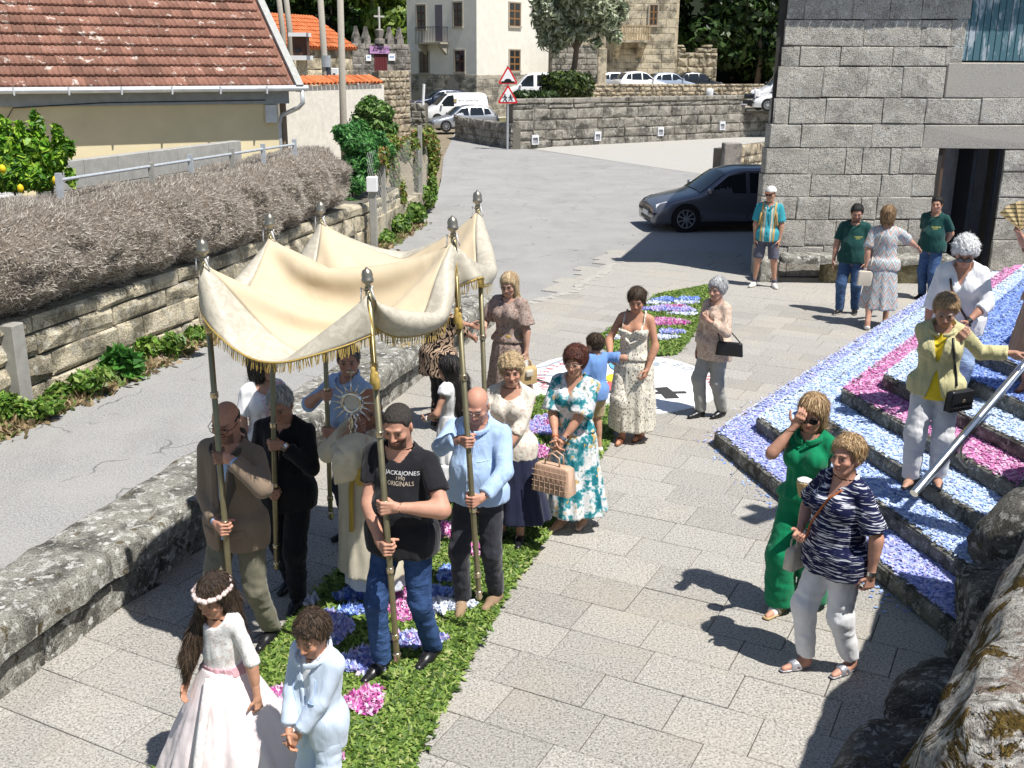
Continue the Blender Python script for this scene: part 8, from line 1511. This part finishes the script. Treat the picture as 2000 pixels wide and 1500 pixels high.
# --- two men in green polos
P = Person('dark haired man in a green polo shirt and jeans looking down', (5.36, 16.45, 0), (-.45, -.85), 1.76, 1.08, head=(.35, .25, 0), belly=.03, rh=dict(pos=(.27, .12, .80), hint=(.9, -.5, -.2)), lh=dict(pos=(-.22, .05, .80)), feet=((.10, .10, 0, -16), (-.11, -.04, 0, 14)), skin=(.52, .30, .22), res=1.55); P.build_body(beard=.7); P.pants(J['mid'], .010, .066, .03); po = P.top('polo_shirt', F['polo'], .8, .018, hem=.05, neck='shirt', cuff=.018, flare=.01); P.collar(F['polo'], .012, .02); P.hair('short', HAIR['black'], t=.014); P.shoes(L_['black'], 'sneaker', L_['sole'])
M_yl = plain('yellow_print', (.72, .68, .16), .8); prints(P, po, 'XARDIN', .030, M_yl, -.085, .325, sx=1.); prints(P, po, 'SANTA', .020, M_yl, -.085, .302)
P = Person('smiling man in a green polo shirt standing in the doorway', (7.05, 17.55, 0), (-.72, -.68), 1.73, 1.14, head=(.02, .2, 0), belly=.04, rh=dict(pos=(.10, -.16, .92), hint=(.9, -.3, 0)), lh=dict(pos=(-.10, -.16, .92), hint=(-.9, -.3, 0)), skin=(.56, .32, .23), res=1.55); P.build_body(); P.pants(J['mid'], .010, .066, .03); po = P.top('polo_shirt', F['polo'], .8, .020, hem=.05, neck='shirt', cuff=.02); P.collar(F['polo'], .012, .02); P.hair('short', HAIR['black'], t=.014); P.shoes(L_['black'], 'sneaker'); prints(P, po, 'XARDIN', .034, M_yl, -.085, .325); prints(P, po, 'SANTA', .022, M_yl, -.085, .30)
# --- woman in zigzag dress
P = Person('woman in a zigzag patterned dress seen from behind at the steps', (5.50, 15.45, 0.), (.32, .95), 1.86, 1.10, fem=True, head=(.05, -.15, 0), rh=dict(world=W3(1803, 492, 15.9), hint=(.5, -.5, -.6)), lh=dict(pos=(-.23, .03, .85)), feet=((.12, .35, .0, -6), (-.12, -.12, .0, 6)), skin=(.58, .35, .26), res=1.55); P.build_body(); P.skirt(FP['zigzag'], [(.58, .15), (.5, .205), (.35, .24), (.155, .285)], 8, .06, 'dress_skirt', 4); zt_ = P.top('dress_top', FP['zigzag'], .8, .022, hem=.03, neck='crew', cuff=.03); P.hair('bob', HAIR['brown']); P.shoes(L_['white'], 'flat'); strap(P, zt_, [(-.06, .48), (-.09, .36), (-.15, .16), (-.17, .0)], .010, L_['cream'], side=-1.); P.band('bracelet', L_['white'], 1, .93)
wq = P.Wm[:3, :3] @ P.tp(-.23, -.13, -.07)+P.Wm[:3, 3]; handbag('shoulder_bag', 'cream shoulder bag hanging on the woman in the zigzag dress', wq, rad(-15), .20, .22, .09, L_['cream'], False, 0)
# --- white haired woman on the steps
P = Person('white haired woman with sunglasses in a white blouse stepping down the steps', (4.22, 9.72, .60), (-.42, -.9), 1.74, 1.12, fem=True, bust=1.15, lean=.30, head=(.45, .05, 0), feet=((.10, .16, .0, -6), (-.10, -.06, .15, 6)), rh=dict(pos=(.26, .18, .80), hint=(.7, -.6, 0)), lh=dict(pos=(-.10, .44, .98), hint=(-.9, -.4, -.4), curl=(.4, .4, .3)), skin=(.52, .29, .21), belly=.03, res=1.05)
P.build_body(); P.pants(J['pale'], .012, .075, .05); wbl = P.top('blouse', F['white'], 1.35, .026, hem=.07, neck='v', flare=.03, cuff=.03); P.hair('perm', HAIR['white'], t=.034); P.glasses(M_frame, M_lens, .025); P.shoes(L_['nude'], 'flat'); P.band('watch', L_['black'], 1, .93, w=.02); strap(P, wbl, [(.09, .46), (.05, .34), (-.05, .16), (-.13, .02)], .011, L_['dark'])
# --- woman in the yellow jacket
P = Person('elderly woman in a pale yellow jacket and cream trousers holding the handrail', (3.46, 8.20, .45), (-.45, -.89), 1.66, .98, fem=True, lean=.08, head=(.42, .12, 0), feet=((.10, .10, 0, -10), (-.11, -.04, 0, 10)), rh=dict(world=W3(1866, 668, 8.02), hint=(.9, -.3, -.7), thumb=(-.5, .2, 1), curl=(.4, .4, .3)), lh=dict(world=W3(1982, 690, 8.05), hint=(-.5, -.6, -.6), curl=(1., 1., .6)), skin=(.50, .30, .22), res=1.)
P.build_body(brow=(.3, .28, .25)); P.pants(F['cream'], .014, .074, .035, kw=.018); P.top('jersey', F['yellow'], 0, .012, hem=.05, neck='crew'); yj = P.top('jacket', FP['boucle'], 1.8, .032, hem=.035, neck='v', open_w=(.055, .12, .06), flare=.02, cuff=.012); P.collar(FP['boucle'], .022, .02); P.hair('short', HAIR['sand'], t=.020); P.shoes(L_['black'], 'flat')
strap(P, yj, [(-.09, .45), (-.11, .36), (-.13, .2), (-.16, .06)], .010, L_['black'], 'chain_strap')
wq = P.Wm[:3, :3] @ P.tp(-.19, .11, .03)+P.Wm[:3, 3]; handbag('quilted_bag', 'black quilted shoulder bag of the woman in the yellow jacket', wq, rad(25), .22, .17, .08, L_['black'], True, 0, flap=True, clasp=M_ring)
# --- woman in green jumpsuit
P = Person('woman in a green jumpsuit touching her sunglasses', (2.08, 6.86, 0), (-.62, -.78), 1.66, 1.0, fem=True, head=(.22, .15, 0), feet=((.08, .12, 0, -6), (-.09, -.10, 0, 14)), rh=dict(world=W3(1552, 832, 6.74), hint=(.7, .1, -1.2), dir=(-.45, .1, .8), thumb=(-.3, .2, .9), curl=(.5, .7, .4)), lh=dict(world=W3(1592, 955, 6.52), hint=(-.7, -.5, -.6), thumb=(.2, .3, 1), curl=(.9, .9, .5)), skin=(.58, .33, .24))
P.build_body(lips=(.45, .10, .10)); P.pants(F['green'], .014, .125, .04, kw=.03, waist=.09, name='wide_trousers'); P.top('bodice', F['green'], .30, .018, hem=-.02, neck='shirt', cuff=.012); P.collar(F['green'], .014, .026); ringband(P, .095, .016, .018, F['green'], 'waist_tie'); P.hair('bob', HAIR['sand'], t=.022); P.glasses(M_frame, M_lens, .026); P.shoes(L_['white'], 'sandal', L_['straw'])
hq = P.Wm[:3, :3] @ (P.wr[1]+P.hd[1][0]*.08+P.hd[1][2]*.02)+P.Wm[:3, 3]; cu_ = thing('straw_purse', 'small striped straw purse with white lining in the green clad woman\'s hand', 'purse', hq+[0, -.01, .0], .3); obj('basket', *lathe([(.025, -.05), (.036, -.03), (.038, -.015), (.042, -.01), (.043, .01), (.047, .015), (.048, .035), (.052, .04), (.053, .06), (.05, .065)], 14), L_['straw'], cu_); obj('lining', *lathe([(.048, .06), (.05, .075), (.03, .085), (.0, .075)], 14), L_['white'], cu_)
# --- woman in the striped top
P = Person('woman with short sandy hair in a navy striped top and white trousers', (2.10, 6.08, 0), (-.88, -.42), 1.64, 1.09, fem=True, bust=1.1, head=(-.02, .20, 0), feet=((.08, .16, 0, -4), (-.09, -.10, 0, 10)), lh=dict(pos=(-.27, .0, .80), hint=(-.9, -.5, 0), curl=(.7, .7, .5)), rh=dict(world=W3(1562, 1036, 6.12), hint=(.8, -.5, -.4), curl=(.9, .9, .6)), belly=.03, skin=(.58, .33, .25))
P.build_body(); P.pants(F['white'], .012, .060, .055, kw=.012); stt = P.top('striped_top', FP['stripe'], .85, .026, hem=.065, neck='v', flare=.03, cuff=.03); P.hair('short', HAIR['sand'], t=.022); P.shoes(L_['silver'], 'sandal'); P.band('wrist_watch', M_silver, 1, .93); strap(P, stt, [(-.075, .47), (-.03, .40), (.07, .22), (.15, .04)], .008, L_['orange'])
wq = W3(1556, 1066, 6.18); handbag('crossbody_bag', 'small cream crossbody bag of the woman in the striped top', wq, rad(40), .15, .15, .08, L_['cream'], False, .06)
# --- person at the right edge with a fan
P = Person('person in a tan dress at the right picture edge raising a fan', (4.86, 9.35, .90), (-.6, -.8), 1.62, 1.05, fem=True, head=(.1, 0, 0), rh=dict(world=W3(1978, 440, 9.05), hint=(.3, -.2, -1), thumb=(0, .3, 1), curl=(1., 1., .6)), lh=dict(pos=(-.2, .1, .8)), skin=(.55, .31, .23), res=1.5); P.build_body(); P.skirt(F['brownd'], [(.6, .15), (.5, .2), (.2, .27)], 8, .05, 'dress_skirt', 3); P.top('dress_top', F['brownd'], .7, .022, hem=.0, neck='crew', cuff=.03); P.hair('mid', HAIR['brown']); P.shoes(L_['brown'], 'flat')
fa_ = thing('paper_fan', 'striped yellow paper fan held up at the right picture edge', 'fan', W3(1996, 425, 9.0), .0); n_ = 9; Vf = [(0, 0, -.10)]
for q in range(n_+1): a = rad(35+q*12.2); Vf.append((.24*math.cos(a), (.006 if q % 2 else -.006), -.10+.24*math.sin(a)))
mmf = Mt('fan_paper', .8); vv = mmf.oc(); ww_ = mmf.n('TexWave', 1, Vector=mmf.n('VectorMath', 0, operation='ADD', i0=vv, i1=(0, 0, .1)), wave_type='RINGS', Scale=9.); mmf.set(Base_Color=mmf.ramp(ww_, [(.15, (.12, .10, .06)), (.3, (.66, .50, .26))])); of = obj('leaf', Vf, [(0, q+1, q+2) for q in range(n_)], mmf.m, fa_); md = of.modifiers.new('t', 'SOLIDIFY'); md.thickness = .004
for q in range(0, n_+1, 3): obj('rib', *tube([Vf[0], Vf[q+1]], .004, 5), L_['straw'], fa_)
